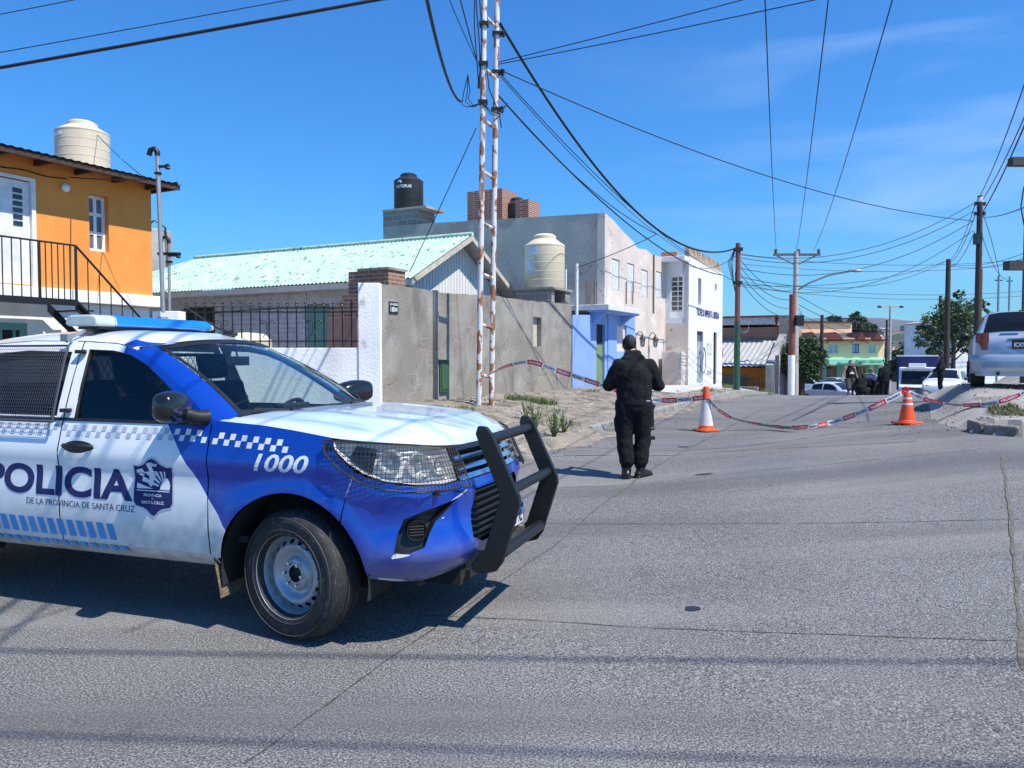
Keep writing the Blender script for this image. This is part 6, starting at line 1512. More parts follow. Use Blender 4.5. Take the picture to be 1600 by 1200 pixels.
REDO = mat("red_oxide_paint", (.22, .06, .045), rough=.7, bump=.2); GRND = mat("dark_green_paint", (.02, .09, .055), rough=.6, bump=.1)
p = at(1151, 603, 27.5); p.z = gz(p.x, p.y); sp_, hsp = pole("steel_pole", "slim steel pole painted dark green below and rust red above, beyond the white shop", p, at(1149, 380, 27.5).z, .105, .085, REDO)
MB().tube([(0, 0, -.1), (0, 0, hsp * .47)], [.112, .106], 14).build("green_base", GRND, sp_, smooth=50)
m = MB(); m.tube([(.1, -.1, hsp * .42 + .18 * math.sin(a)) if False else (.22 + .16 * math.cos(a), -.1, hsp * .43 + .2 * math.sin(a)) for a in np.linspace(0, 12.5, 40)], .012, 5); m.build("cable_coil", SHUT, sp_)
m = MB()
for k in range(4): m.tube([(-.1, -.05, hsp - .15), (-.22 - .05 * k, -.05, hsp - .7), (-.16 + .04 * k, 0, hsp - 1.3 - .2 * k), (-.08, 0, hsp - 1.0)], .012, 5); 
m.box(-.14, .14, -.12, .12, hsp - .28, hsp - .16); m.box(-.13, .13, -.12, .12, hsp - 1.45, hsp - 1.35); m.build("cable_hardware", BLK, sp_)
STEELTOP = at(1149, 388, 27.5); STEELMID = at(1149, 440, 27.5)
CONP = mat("concrete_pole", (.42, .40, .37), var=.15, scale=4, bump=.3); WOOD = mat("dark_wood_pole", (.05, .034, .026), var=.4, scale=6, bump=.4, stretch=(6, 6, .4))
dl = 36.0; p = at(1241, 615, dl); p.z = gz(p.x, p.y); lpp, hl_ = pole("lamp_post", "tall concrete street lamp post with cross arm beside the round dark tree", p, at(1241, 393, dl).z, .20, .10, CONP, "lamp post")
m = MB(); cz = at(1241, 398, dl).z - p.z; ww = 1.0
m.box(-1.05, 1.12, -.05, .05, cz - .05, cz + .06); m.tube([(-.9, 0, cz - .05), (0, 0, cz - .5)], .03, 5); m.tube([(.9, 0, cz - .05), (0, 0, cz - .5)], .03, 5)
for x_ in (-.95, .12, 1.05): m.lathe([(.05, 0), (.08, .05), (.05, .1), (.09, .14), (.04, .22)], (x_, 0, cz + .06), n=10)
m.build("cross_arm", mat("grey_wood", (.12, .11, .10)), lpp)
m = MB(); za = at(1241, 455, dl).z - p.z; m.tube([(0, 0, za), (.5, -.3, za + .35), (1.3, -.6, za + .68), (2.1, -.9, za + .82)], .04, 8); m.build("lamp_arm", GREY, lpp)
m = MB(); m.ell((2.35, -.98, za + .85), (.35, .12, .08), 12, 6); m.build("lamp_head", GREY, lpp)
m = MB(); m.box(.05, .42, -.32, -.05, cz - 1.9, cz - 1.0); m.build("junction_box", GREY, lpp) if False else None
p2 = at(1236, 615, dl - 1.2); p2.z = gz(p2.x, p2.y); g_, h_ = pole("steel_pole", "steel pole white below and rust red above touching the concrete lamp post", p2, at(1236, 460, dl - 1.2).z, .14, .13, REDO)
MB().tube([(0, 0, -.2), (0, 0, at(1236, 555, dl - 1.2).z - p2.z)], .15, 12).build("white_base", WHITE, g_, smooth=50)
MB().box(.1, .45, -.25, .05, h_ * .70, h_ * .80).build("cable_box", BLK, g_)
p = at(1389, 608, 88); p.z = gz(p.x, p.y); g_, h_ = pole("lamp_post", "far double armed street lamp post beside the yellow building", p, at(1389, 478, 88).z, .22, .12, CONP, "lamp post")
m = MB(); m.tube([(-1.15, 0, h_ - .1), (0, 0, h_ - .05), (1.15, 0, h_ - .05)], .07, 6); m.build("lamp_arm", CONP, g_)
for sx in (-1, 1): MB().ell((sx * 1.25, 0, h_ - .1), (.28, .15, .14), 10, 6).build("lamp_head", BLK, g_)
for px, top, d_, lab, r_ in ((1525, 306, 27, "tallest dark wooden pole on the right verge with splice box", .11), (1478, 405, 45, "middle dark wooden pole on the right verge", .16), (1467, 462, 66, "far dark wooden pole lowest of the right verge poles", .17), (1384, 500, 84, "thin brown pole beside the far double lamp post", .14), (1283, 492, 86, "brown pole standing in front of the yellow building", .22)):
    p = at(px, 600, d_); p.z = gz(p.x, p.y); g_, h_ = pole("wooden_pole", lab, p, at(px, top, d_).z, r_ * 1.1, r_ * .8, WOOD)
    if d_ == 27:
        m = MB(); zb_ = at(px, 372, d_).z - p.z; m.box(-.16, .02, -.16, .10, zb_ - .22, zb_ + .16); m.tube([(-.08, -.05, zb_ - .2), (-.12, -.05, zb_ - .55), (.06, -.05, zb_ - .6), (.08, 0, zb_ - .2)], .03, 6); m.build("splice_box", BLK, g_)
        m = MB()
        for dz in (.28, .62):
            for sx in (-.16, .16): m.lathe([(.03, -.06), (.06, -.04), (.03, 0), (.06, .04), (.03, .07)], (sx, 0, h_ - dz), n=8)
            m.tube([(-.16, 0, h_ - dz), (.16, 0, h_ - dz)], .02, 5)
        m.build("insulator", BLK, g_)
        MB().tube([(0, 0, h_ - .22), (0, 0, h_ - .05)], r_ * .84, 12).build("white_cap", SHUT, g_)
        MB().tube([(.10, -.05, 2.2), (.10, -.05, h_ * .62)], .022, 5).build("conduit", mat("rusty_pipe", (.2,) * 3), g_)
WTOP = at(1523, 322, 27); WT2 = at(1521, 345, 27); WB_ = at(1478, 408, 45)
for px, top, d_, lab in ((1557, 430, 34, "thin service mast behind the hatchback roof"), (1574, 432, 38, "thin service mast right of its twin behind the hatchback"),):
    p = at(px, 590, d_); p.z = gz(p.x, p.y); g_, h_ = pole("service_mast", lab, p, at(px, top, d_).z, .05, .045, GREY, "mast")
    m = MB(); m.box(-.16, .16, -.02, .02, h_ - .25, h_ - .2); m.build("bracket", BLK, g_)
# big pole at the right edge of the view
p = at(1610, 560, 17.5); p.z = gz(p.x, p.y); g_, h_ = pole("concrete_pole", "thick dark concrete pole with side brackets at the right edge", p, at(1610, 190, 17.5).z, .20, .18, mat("dark_concrete", (.10, .095, .09), bump=.3))
m = MB(); z_ = at(1600, 253, 17.5).z - p.z; m.box(-.56, .1, -.10, .10, z_ - .09, z_ + .09); m.build("bracket", mat("dark_bracket", (.06, .055, .05), var=.3), g_); m = MB(); z_ = at(1600, 415, 17.5).z - p.z; m.box(-.60, .1, -.12, .12, z_ - .10, z_ + .10); m.build("bracket", mat("dark_bracket", (.06, .055, .05), var=.3), g_)
m = MB(); zc_ = at(1600, 330, 17.5).z - p.z; m.tube([(-.12, 0, zc_ + .9), (-.25, 0, zc_ + .5), (-.30, 0, zc_ + .1), (-.22, 0, zc_ - .3), (-.1, 0, zc_ - .45)], .014, 5); m.build("cable_loop", BLK, g_)
# ------------------------------------------------------------------ cables
WIRE = mat("cable_black", (.012, .012, .014), rough=.6, bump=0)
def cable(p, q, sag, r, label, group=None, n=40, name="overhead_cable"):
    P = [p.lerp(q, k / n) - Vector((0, 0, 4 * sag * (k / n) * (1 - k / n))) for k in range(n + 1)]
    tag(MB().tube(P, r, 6, cap=False).build(name, WIRE, None, WORLD, fix=False, smooth=80), label, "cable", group)
A_ = lambda x, y, d: at(x, y, d)
hubT = A_(781, 36, 15.4); hubM = A_(779, 97, 15.4); hubL = A_(779, 112, 15.4); hubB = A_(775, 145, 15.4)
cable(hubT, STEELTOP, 1.55, .030, "thick sagging cable from the ladder pole top to the green and red steel pole")
cable(hubL, STEELMID, .5, .010, "thin cable from the ladder pole to the green and red steel pole", "thin cables above the houses")
cable(hubL + Vector((0, 0, -.05)), A_(1077, 400, 29.6), .35, .009, "thin cable from the ladder pole to the white shop corner")
cable(hubB, A_(1128, 430, 30.5), .7, .018, "black service cable from the ladder pole along the shop front")
cable(hubM, A_(2300, -330, 10), .12, .009, "thin wire from the ladder pole rising off to the right", "twin wires rising right")
cable(hubM + Vector((0, 0, -.04)), A_(2330, -250, 10), .12, .009, "thin wire from the ladder pole rising off to the right", "twin wires rising right")
cable(A_(783, 110, 15.4), WT2, .55, .012, "long wire from the ladder pole to the tallest wooden pole")
cable(A_(744, 200, 15.0), A_(640, 425, 16.2), .02, .009, "straight wire dropping from the ladder pole to the green roof")
cable(A_(744, 160, 15.0) + Vector((-.3, 0, .02)), A_(655, -60, 9.0), .35, .024, "thick cable dropping from above to the ladder pole at left")
cable(A_(746, 98, 15.0), A_(690, -30, 11), .03, .008, "thin wire from above left to the ladder pole", "thin wires left of the ladder pole")
cable(A_(746, 98, 15.0), A_(712, -30, 11), .03, .011, "thin wire from above left to the ladder pole", "thin wires left of the ladder pole")
cable(A_(-900, 240, 15), A_(1500, -198, 15), .08, .009, "thin wire crossing the sky at top left")
cable(A_(-900, 260, 9), A_(1500, -172, 9), .06, .019, "thick cable crossing the sky at top left")
cable(A_(-300, 75, 16), A_(500, -85, 16), .1, .009, "short wire in the top left corner")
cable(A_(30, 268, 17.4), A_(228, 281, 14.2), .05, .012, "service wire under the eaves of the orange house")
cable(A_(147, 205, 18.4), A_(226, 278, 15), .05, .008, "thin wire from the roof tank to the tall mast")
cable(A_(901, 418, 23), A_(1026, 366, 20), .05, .010, "wire rising from the white vent pipe"); 
cable(A_(1026, 366, 20), hubB, .3, .010, "wire carrying the vent pipe line back to the ladder pole")
for x0, x1 in ((1213, 3.34), (1244, 4.14), (1271, 4.95)):
    a = A_(x0, 392, dl); b = a.lerp(Vector((x1, 10.3, a.z + .0)), 1.0); b2 = a + (b - a) * 1.32; b2.z = a.z
    cable(a, b2, .55, .009, "high power line running from the cross arm overhead", "high power lines")
# lines overhead and behind the camera, seen only by their shadows on the road
cable(Vector((.72, 0, 6.6)), Vector((-.45, 15.3, 10.0)), .12, .022, "cable passing overhead to the ladder pole top")
cable(Vector((1.15, -.6, 6.7)), Vector((-.45, 15.3, 9.8)), .12, .016, "thinner cable passing overhead to the ladder pole top")
cable(Vector((-8, 1.2, 9.4)), Vector((14, .25, 9.6)), .1, .019, "higher of two cables crossing the street behind the viewer")
cable(Vector((-8, .95, 8.2)), Vector((14, -.6, 8.6)), .1, .015, "lower of two cables crossing the street behind the viewer")
# between the steel pole and the right hand poles
for (x0, y0, x1, y1, s_, r_, l) in ((1153, 396, 1521, 318, .8, .012, "upper"), (1153, 402, 1521, 330, .8, .012, "second"), (1153, 418, 1521, 345, .9, .012, "third"), (1153, 440, 1521, 360, 1.1, .010, "lowest")):
    cable(A_(x0, y0, 27.5), A_(x1, y1, 27), s_, r_, "%s of the four wires between steel pole and tallest wooden pole" % l)
cable(A_(1153, 445, 27.5), A_(1478, 408, 45), .5, .013, "wire from the steel pole to the middle wooden pole", "wires to the middle pole")
cable(A_(1153, 432, 27.5), A_(1478, 408, 45), .9, .013, "wire from the steel pole to the middle wooden pole", "wires to the middle pole")
for k in range(4): cable(A_(1151, 398 + 11 * k, 27.5), A_(1241, 452 + 14 * k, dl), .5, .012, "wire from the steel pole down the hill to the lamp post", "wires down the hill")
for k in range(3): cable(A_(1241, 458 + 14 * k, dl), A_(1389, 500 + 8 * k, 88), .9, .015, "far wire from lamp post to far lamp post", "far street wires")
for k, (ya, yb_) in enumerate(((322, 408), (338, 410), (362, 414))): cable(A_(1523, ya, 27), A_(1479, yb_, 45), .5, .013, "wire along the right verge poles", "verge wires")
for (x0, y0, x1, y1, r_) in ((1526, 315, 1625, 60, .012), (1526, 325, 1640, 90, .013), (1527, 345, 1650, 75, .018)): cable(A_(x0, y0, 27), A_(x1, y1, 13), .25, r_, "wire rising from the tallest wooden pole to the right edge", "wires rising at the right edge")
cable(A_(1527, 338, 27), A_(1610, 320, 12.5), .1, .010, "short wire from the tallest wooden pole to the concrete pole")
cable(A_(1529, 320, 27), A_(1562, 432, 34), -.3, .012, "service drop from the tallest wooden pole to the thin masts", "service drops")
cable(A_(1529, 350, 27), A_(1574, 436, 38), .5, .012, "service drop from the tallest wooden pole to the thin masts", "service drops")
for (y0, y1) in ((398, 402), (412, 408), (440, 452), (447, 459)): cable(A_(1155, y0, 60), A_(1640, y1, 60), .7, .018, "distant wire strung across the far street", "distant cross wires")
cable(A_(1480, 412, 45), A_(1610, 392, 30), .3, .012, "wire from the middle wooden pole toward the right", "right hand wires"); cable(A_(1480, 414, 45), A_(1610, 400, 30), .3, .012, "wire from the middle wooden pole toward the right", "right hand wires")
cable(A_(1242, 470, dl), A_(1310, 590, 60), .2, .012, "stay wire from the lamp post to the far pavement"); cable(A_(1076, 415, 29.4), A_(1149, 400, 27.5), .25, .010, "wire from the shop corner to the steel pole")
# ------------------------------------------------------------------ cones
ORC = mat("cone_orange", (.80, .10, .02), rough=.45, var=.06, bump=.05); overlay(ORC, (.30, .06, .03), 14, (.62, .8), fac=.5); CWH = mat("cone_white_band", (.72, .66, .62), rough=.4, var=.08, scale=6, bump=0)
def cone(px, py, h, label, bands, rb, rt, base):
    p = hit(px, py); c = thing("traffic_cone", label, "traffic cone", p, rad(20))
    m = MB(); b = base / 2; m.prism([(-b, -b * .7), (-b * .7, -b), (b * .7, -b), (b, -b * .7), (b, b * .7), (b * .7, b), (-b * .7, b), (-b, b * .7)], 'z', .008, .04); m.lathe([(rb * 1.12, .04), (rb * 1.08, .06), (rb, .07)], n=28, cap=False)
    for sx in (-1, 1):
        for sy in (-1, 1): m.box(sx * b * .7 - .03, sx * b * .7 + .03, sy * b * .7 - .03, sy * b * .7 + .03, 0, .009)
    m.build("base", ORC, c, bevel=.006)
    R = lambda z: rb + (rt - rb) * (z - .06) / (h - .06)
    m = MB(); m.lathe([(R(.06), .06), (R(h * .5), h * .5), (R(h - .03), h - .03), (R(h) * .9, h), (R(h) * .6, h), (R(h) * .6, h - .1)], n=32, cap=False); b_ = m.build("body", ORC, c, smooth=50)
    for z0, z1 in bands: MB().lathe([(R(z0) + .003, z0), (R(z1) + .003, z1)], n=32, cap=False).build("reflective_band", CWH, c, smooth=50)
    return p
dC = lambda p: p.y / FPX
_p = hit(1103, 674); hA = 70 * dC(_p); cA = cone(1103, 674, hA, "tall orange traffic cone with wide white sleeve, nearer the houses", [(.13 * hA, .70 * hA)], .135, .052, .40)
_p = hit(1417, 663); hB = 50 * dC(_p); cB = cone(1417, 663, hB, "orange traffic cone with two narrow white bands near the right verge", [(hB * .60, hB * .67), (hB * .78, hB * .84)], .125, .05, .40)
# ------------------------------------------------------------------ barrier tape
TR = mat("tape_red", (.62, .015, .03), rough=.4, bump=0); TW = mat("tape_white", (.76, .76, .79), rough=.4, bump=0); TB = mat("tape_dark", (.03, .04, .10), rough=.4, bump=0)
for m_ in (TR, TW): pass
def tape(pts, w, label, tw):
    P = [Vector(p) for p in pts]; D = []
    for i in range(len(P) - 1):
        p0, p1, p2, p3 = P[max(i - 1, 0)], P[i], P[i + 1], P[min(i + 2, len(P) - 1)]
        for k in range(14):
            t = k / 14; D.append(.5 * ((2 * p1) + (p2 - p0) * t + (2 * p0 - 5 * p1 + 4 * p2 - p3) * t * t + (3 * p1 - p0 - 3 * p2 + p3) * t ** 3))
    D.append(P[-1]); D_ = np.array([tuple(d) for d in D]); L_ = np.concatenate([[0], np.cumsum(np.linalg.norm(np.diff(D_, axis=0), axis=1))]); tot = L_[-1]
    def pos(a): return Vector([np.interp(a, L_, D_[:, i]) for i in range(3)])
    def F(a, b, off=0):
        p = pos(a); d = (pos(min(a + .03, tot)) - pos(max(a - .03, 0))).normalized(); s_ = d.cross(Vector((0, 0, 1))).normalized(); u = s_.cross(d)
        th = tw(a / tot) + .12 * math.sin(a * 3.1); up = u * math.cos(th) + s_ * math.sin(th); nn = up.cross(d)
        return p + up * (b * w) + nn * off
    root = thing("barrier_tape", label, "barrier tape", P[0])
    mr, mw, mt, md = MB(), MB(), MB(), MB(); a = 0; i = 0; bl = .30
    while a < tot:
        b = min(a + bl, tot)
        mr.grid(F, np.linspace(a, b, 7), [-.5, 0, .5], mi=i % 2)
        if b - a > .2:
            for sg in (1, -1):
                if sg > 0: text_fit(mt if i % 2 else md, "PELIGRO", lambda x, y: F(x, y, -.003), a + .03, b - .03, -.25, .25, bold=.03)
                else: text_fit(mt if i % 2 else md, "PELIGRO", lambda x, y: F(a + b - x, y, .003), a + .03, b - .03, -.25, .25, bold=.03)
        a = b; i += 1
    for mb_, n_, mm in ((mr, "band", [TW, TR]), (mt, "white_lettering", TW), (md, "dark_lettering", TB)):
        if mb_.f: mb_.build(n_, mm, root, WORLD, fix=mb_ is mr)
yA, yB = cA.y, cB.y
def TP(px, py, d): return at(px, py, min(d, hit(px, py + 7).y))
tape([A_(758, 588, 15.0), A_(770, 582, 15), A_(795, 571, 14.9), A_(830, 566, 14.8), A_(880, 582, 14.6), A_(960, 608, 14.2), A_(1018, 624, yA + .3), A_(1060, 625, yA + .1), A_(1101, 621, yA - .08)], .095, "red and white barrier tape between the ladder pole and the taller cone", lambda k: 1.2 * (1 - sm(k, 0, .25)) + .15)
tape([TP(1105, 622, yA - .08), TP(1125, 642, yA - .1), TP(1150, 655, yA - .1), TP(1200, 665, yA), TP(1250, 668, yA), TP(1300, 660, (yA + yB) / 2), TP(1360, 638, yB), TP(1413, 612, yB - .05)], .085, "red and white barrier tape sagging between the two traffic cones", lambda k: .9 * (1 - sm(k, .3, .7)))
tape([TP(1420, 613, yB - .05), TP(1450, 625, yB), TP(1500, 633, yB - .2), TP(1550, 630, yB - .6), TP(1590, 618, yB - .9), TP(1640, 592, yB - 1.2)], .075, "red and white barrier tape from the right cone toward the right edge", lambda k: .8 * math.sin(k * 5))
m = MB(); kc = A_(1416, 606, yB)
for k in range(5): a = k * 1.3; m.grid(lambda u, v: kc + Vector((.05 * math.cos(a) * u + .02 * v, .04 * math.sin(a * 2) * u, .05 * math.sin(a + .4) * u + .03 * v - .02)), [-1, 0, 1], [-.5, .5])
tag(m.build("tape_knot", TR, None, WORLD, fix=False), "red knot of tape tied on top of the right cone", "tape knot")
# ------------------------------------------------------------------ vehicles
def car(label, cat, loc, heading, paint, L_=3.8, w=.82, h=1.43, belt=.88, sill=.22, hood=1.0, cab=(-1.75, .95), rake=(.32, .75), group=None, tail='hatch', glass=None, scale=1, tilt=0):
    g = thing("parked_car", label, cat, loc, heading, group, scale); g.rotation_euler = (0, tilt, heading)
    hb, hf = -L_ / 2, L_ / 2; glass = glass or mat("car_glass_dark", (.010, .013, .018), rough=.04, bump=0, spec=.3)
    x1, x2 = cab            # base of rear glass, base of windshield
    hz_ = belt + .05
    xs = [hb, hb + .03, hb + .10, hb + .25, x1, x1 + rake[0] * .5, x1 + rake[0], -.6, -.1, x2 - rake[1], x2 - rake[1] * .5, x2, hf - .45, hf - .15, hf - .04, hf]
    zt = [belt - .12, belt - .05, belt - .01, belt, belt + .04, (belt + h) / 2 + .05, h - .05, h, h, h - .04, (belt + h) / 2 + .03, hz_, hz_ - .10, hz_ - .2, hz_ - .28, hz_ - .35]
    if tail == 'hatch': xs = [hb, hb + .03, hb + .08, hb + .14, hb + .18, hb + .18 + rake[0] * .5, hb + .18 + rake[0], -.6, -.1] + xs[9:]
    ord_ = sorted(range(len(xs)), key=lambda i: xs[i]); xs = [xs[i] for i in ord_]; zt = [zt[i] for i in ord_]
    wf_ = [w * (1 - .14 * max(0, 1 - (x - hb) / .3) ** 2 - .16 * max(0, 1 - (hf - x) / .5) ** 2) for x in xs]
    def ring(x):
        W_ = float(np.interp(x, xs, wf_)); T = float(np.interp(x, xs, zt)); B = min(belt, T - .03); k = max(0, min(1, (T - belt) / (h - belt)))
        wr = W_ * (.93 - .20 * k)
        return [(0, sill), (W_ * .93, sill), (W_ * .985, sill + .12), (W_, .55), (W_ * .99, B - .10), (W_ * .95, B), (wr, max(B + .005, T - .05 - .02 * k)), (wr * .86, T - .012), (wr * .5, T + .008), (0, T + .012)]
    fine = sorted(set([round(v, 3) for v in list(xs) + list(np.linspace(hb, hf, 26))]))
    for sd in (1, -1):
        pass
    m = MB(); n = 19
    vs = []
    for x in fine:
        r = ring(x); full = [(-a, b) for a, b in r[::-1]][:-1] + r
        full = [(-a, b) for a, b in r[1:][::-1]] + r[1:]
        bulge = .05 if x in (fine[0],) else 0
        vs += [(x, a, b) for a, b in full]
    n = 18; fs = [(i * n + k, (i + 1) * n + k, (i + 1) * n + (k + 1) % n, i * n + (k + 1) % n) for i in range(len(fine) - 1) for k in range(n)]
    fs += [list(range(n)), list(range((len(fine) - 1) * n, len(fine) * n))[::-1]]
    m.add(vs, fs); body = m.build("body", paint, g, smooth=42)
    def side(x, k, sd, off=.006):
        r = ring(x); a = Vector((0, *r[5])); b = Vector((0, *r[6])); p = a.lerp(b, k); nn = Vector((0, (b - a).z, -(b - a).y)).normalized(); p = p + nn * off
        return (x, sd * p.y, p.z)
    xr = xs[6] if tail == 'hatch' else x1 + rake[0]; xf = x2 - rake[1]
    for sd in (1, -1):
        m = MB()
        for a, b in ((xr - .12, -.42), (-.34, xf + .05)):
            m.grid(lambda u, k: side(u, k, sd), np.linspace(a, b, 8), [.10, .5, .93], flip=sd < 0)
            if b > 0: m.add([side(xf + .05, .10, sd), side(xf + rake[1] * .62, .12, sd), side(xf + .30, .80, sd), side(xf + .05, .93, sd)], [(0, 1, 2, 3)])
        m.build("side_window", glass, g, fix=False)
    def topz(x, v):
        r = ring(x); pts = r[5:]; y = v * r[6][0]; ys = [q[0] for q in pts[1:]][::-1]; zz = [q[1] for q in pts[1:]][::-1]; return Vector((x, y, float(np.interp(abs(y), ys, zz))))
    def glas(a, b, vmax, nm, dx):
        m = MB(); m.grid(lambda u, v: topz(u, v) + Vector((dx, 0, .008)), np.linspace(a, b, 8), np.linspace(-vmax, vmax, 9)); m.build(nm, glass, g, fix=False, smooth=60)
    glas(xf + .04, x2 - .04, .93, "windshield", .006)
    if tail == 'hatch': glas(hb + .20, hb + .18 + rake[0] - .015, .90, "rear_window", -.008)
    else: glas(x1 + .03, x1 + rake[0] - .02, .9, "rear_window", -.006)
    for i, x in enumerate((hf - .72, hb + .68)):
        for sd in (1, -1):
            m = MB(); r = .29; W_ = float(np.interp(x, xs, wf_)); m.lathe([(r * .62, -.10), (r * .66, -.11), (r * .93, -.11), (r, -.08), (r, .08), (r * .93, .11), (r * .6, .10)], (x, sd * (W_ - .105), r), axis='y', n=28, cap=True); wh = m.build("wheel", RUBBER, g, smooth=40)
            m = MB(); m.lathe([(.001, .0), (r * .2, .01), (r * .55, 0), (r * .62, .02)], (x, sd * (W_ + .005), r), axis='y', n=20, cap=False); m.build("rim", GREY, wh, smooth=40)
            m = MB(); m.add([(x + (r + .06) * math.cos(a), sd * (W_ + .002), r + .01 + (r + .06) * math.sin(a)) for a in np.linspace(-.2, math.pi + .2, 18)], [list(range(18))]); m.build("wheel_arch", DARK, g, fix=False)
    for sd in (1, -1):
        m = MB(); m.ell((xf + rake[1] * .55, sd * (w + .09), belt + .05), (.06, .10, .07), 12, 8); m.build("mirror", BLK, g, smooth=60)
        m = MB(); m.ell((hf - .12, sd * w * .62, .66), (.12, .16, .07), 12, 6); m.build("headlight", mat("lamp_face", (.6, .62, .65), rough=.15, bump=0), g, smooth=50)
    return g, ring, hb, hf
SILV = mat("silver_blue_paint", (.38, .44, .54), rough=.28, metal=.3, var=.03, bump=0, coat=.6); DKC = mat("dark_car_paint", (.015, .018, .03), rough=.25, bump=0, coat=.5)
px_, dd_ = 1603, 13.9
pc = at(px_, 600, dd_); cd = Vector((math.sin(rad(29.5)), math.cos(rad(29.5)), 0)); ctr = Vector((pc.x, pc.y, 0)) + cd * 1.9
SCL = 1.04
CZ_ = 1.02
hc, ring, hb, hf = car("silver blue hatchback seen from behind, parked up on the right verge", "car", (ctr.x, ctr.y, CZ_), math.atan2(cd.y, cd.x), SILV, L_=3.79, w=.81, h=1.41, belt=.93, glass=mat("car_glass_dark", (.010, .013, .018), rough=.04, bump=0, spec=.3), rake=(.30, .75), scale=SCL)
TAIL = mat("tail_lamp_red", (.22, .006, .012), rough=.15, bump=0, coat=.5)
for sd in (1, -1):
    m = MB(); 
    def TL_(a, b):   # wraps round the rear corner
        y = .565 + a * .20; x = hb - .014 + max(0, a - .45) ** 1.5 * .36; return (x, sd * y, .68 + b * .30)
    m.grid(lambda a, b: TL_(a + (0 if b > .3 else .12 * (1 - b)) * (1 - a), b), np.linspace(0, 1, 10), np.linspace(0, 1, 5)); m.build("tail_lamp", TAIL, hc, smooth=60, fix=False)
m = MB()
prof = [(hb + .25, .30), (hb + .02, .26), (hb - .05, .32), (hb - .075, .46), (hb - .065, .56), (hb - .03, .60), (hb + .25, .61)]
ys_ = np.linspace(-1, 1, 17)
def bp_(j, v): x, z = prof[j]; yy = v * .835; return (x + .16 * abs(v) ** 5, yy, z)
m.grid(bp_, range(len(prof)), list(ys_)); m.build("rear_bumper", SILV, hc, smooth=45, fix=False)
m = MB(); m.grid(lambda k, v: (hb - .079 + .16 * abs(v * .8) ** 5 + .002 * k, v * .66, .37 + .10 * k), [0, 1], ys_); m.build("bumper_insert", mat("darker_silver", (.25, .31, .40), rough=.3, bump=0), hc, fix=False)  # darker silver band across the lower bumper
pb = MB(); pb.box(hb - .025, hb - .012, -.225, .225, .70, .855); plt = pb.build("license_plate", BLK, hc, bevel=.004)
m = MB(); text_fit(m, "KXW 942", lambda a, b: (hb - .0265, -a, b), -.19, .19, .728, .81, bold=.03); m.build("plate_letters", SHUT, plt, fix=False)
m = MB(); m.box(hb - .004, hb + .03, -.28, .28, .87, .885); m.build("trim_strip", SILV, hc); 
m = MB(); c_ = (hb + .015, 0, .945); m.box(hb - .0, hb + .03, -.075, .075, .918, .946); m.box(hb - .004, hb + .03, -.025, .025, .906, .958); m.build("emblem", CHROME, hc)
m = MB(); m.box(hb + .10, hb + .16, -.13, .13, 1.355, 1.375); m.build("high_brake_lamp", TAIL, hc)
m = MB(); m.tube([(hb + .06, -.0, .965), (hb + .03, -.05, .99), (hb + .18, -.36, 1.02)], .009, 5); m.build("rear_wiper", BLK, hc)
m = MB(); m.tube([(hb + .1, .42, .27), (hb - .05, .42, .26)], .028, 10); m.build("exhaust", BLK, hc)
m = MB(); m.tube([(-.8, 0, 1.40), (-1.0, 0, 1.55)], .006, 5); m.build("antenna", BLK, hc)
# other cars
WC = WPAINT
def place(px, py_ground_depth, **k): pass
def cpos(px, d): p = at(px, 600, d); return (p.x, p.y, gz(p.x, p.y) + .02)
sd_h = math.atan2(SD.y, SD.x)
car("white car facing the viewer on the right verge behind the standing officer", "car", cpos(1478, 38.5), sd_h + math.pi - .15, WC, L_=4.1, w=.84, h=1.45, belt=.92)
car("pale blue sedan half hidden below the road crest, beside the man in the tank top", "car", cpos(1306, 47), sd_h + math.pi + 1.05, mat("pale_blue_paint", (.50, .58, .70), rough=.25, coat=.5, bump=0), L_=4.3, w=.84, h=1.40, belt=.9, tail='sedan', cab=(-1.6, 1.0), rake=(.6, .8))
car("dark sedan behind the pale blue sedan by the yellow building", "car", cpos(1302, 60), sd_h + math.pi - .2, DKC, L_=4.3, w=.86, h=1.45, belt=.9)
car("small white hatchback parked beneath the round dark tree", "car", cpos(1270, 70), sd_h + math.pi + 1.2, WC, L_=3.9, w=.83, h=1.5, belt=.92)
car("silver car parked in front of the mint green shop window", "car", cpos(1302, 80), sd_h + math.pi - .5, mat("silver_grey_paint", (.5, .52, .55), metal=.3, rough=.3, coat=.4, bump=0), L_=4.2, w=.86, h=1.5, belt=.95)
# box truck
p = cpos(1433, 52); bt = thing("box_truck", "white cab truck with dark blue canvas box coming up the hill", "truck", p, sd_h + math.pi)
cabm = MB(); cabm.prism([(1.2, .5), (2.9, .5), (2.95, 1.2), (2.75, 1.35), (2.45, 2.25), (2.2, 2.45), (1.2, 2.45)], 'y', -1.05, 1.05); cb = cabm.build("cab", WC, bt, bevel=.06)
m = MB(); m.add([(2.79, -.92, 1.37), (2.79, .92, 1.37), (2.50, .88, 2.2), (2.50, -.88, 2.2)], [(0, 1, 2, 3)]); m.build("windshield", mat("car_glass_dark", (.015,) * 3), cb, fix=False)
m = MB(); m.box(2.30, 2.72, -1.0, 1.0, 2.24, 2.42); m.box(1.9, 2.4, -.5, .5, 2.45, 2.7); m.build("sun_visor", WC, bt, bevel=.03)
m = MB(); text_fit(m, "TRANSPORTE", lambda a, b: (2.725, a, b), -.75, .75, 2.28, 2.38, bold=.02); m.build("visor_lettering", mat("faded_ink", (.2,) * 3), bt, fix=False)
m = MB(); m.box(2.955, 2.98, -.85, .85, 1.0, 1.12); m.box(2.9, 3.02, -1.05, 1.05, .4, .75); m.build("bumper", BLK, bt)
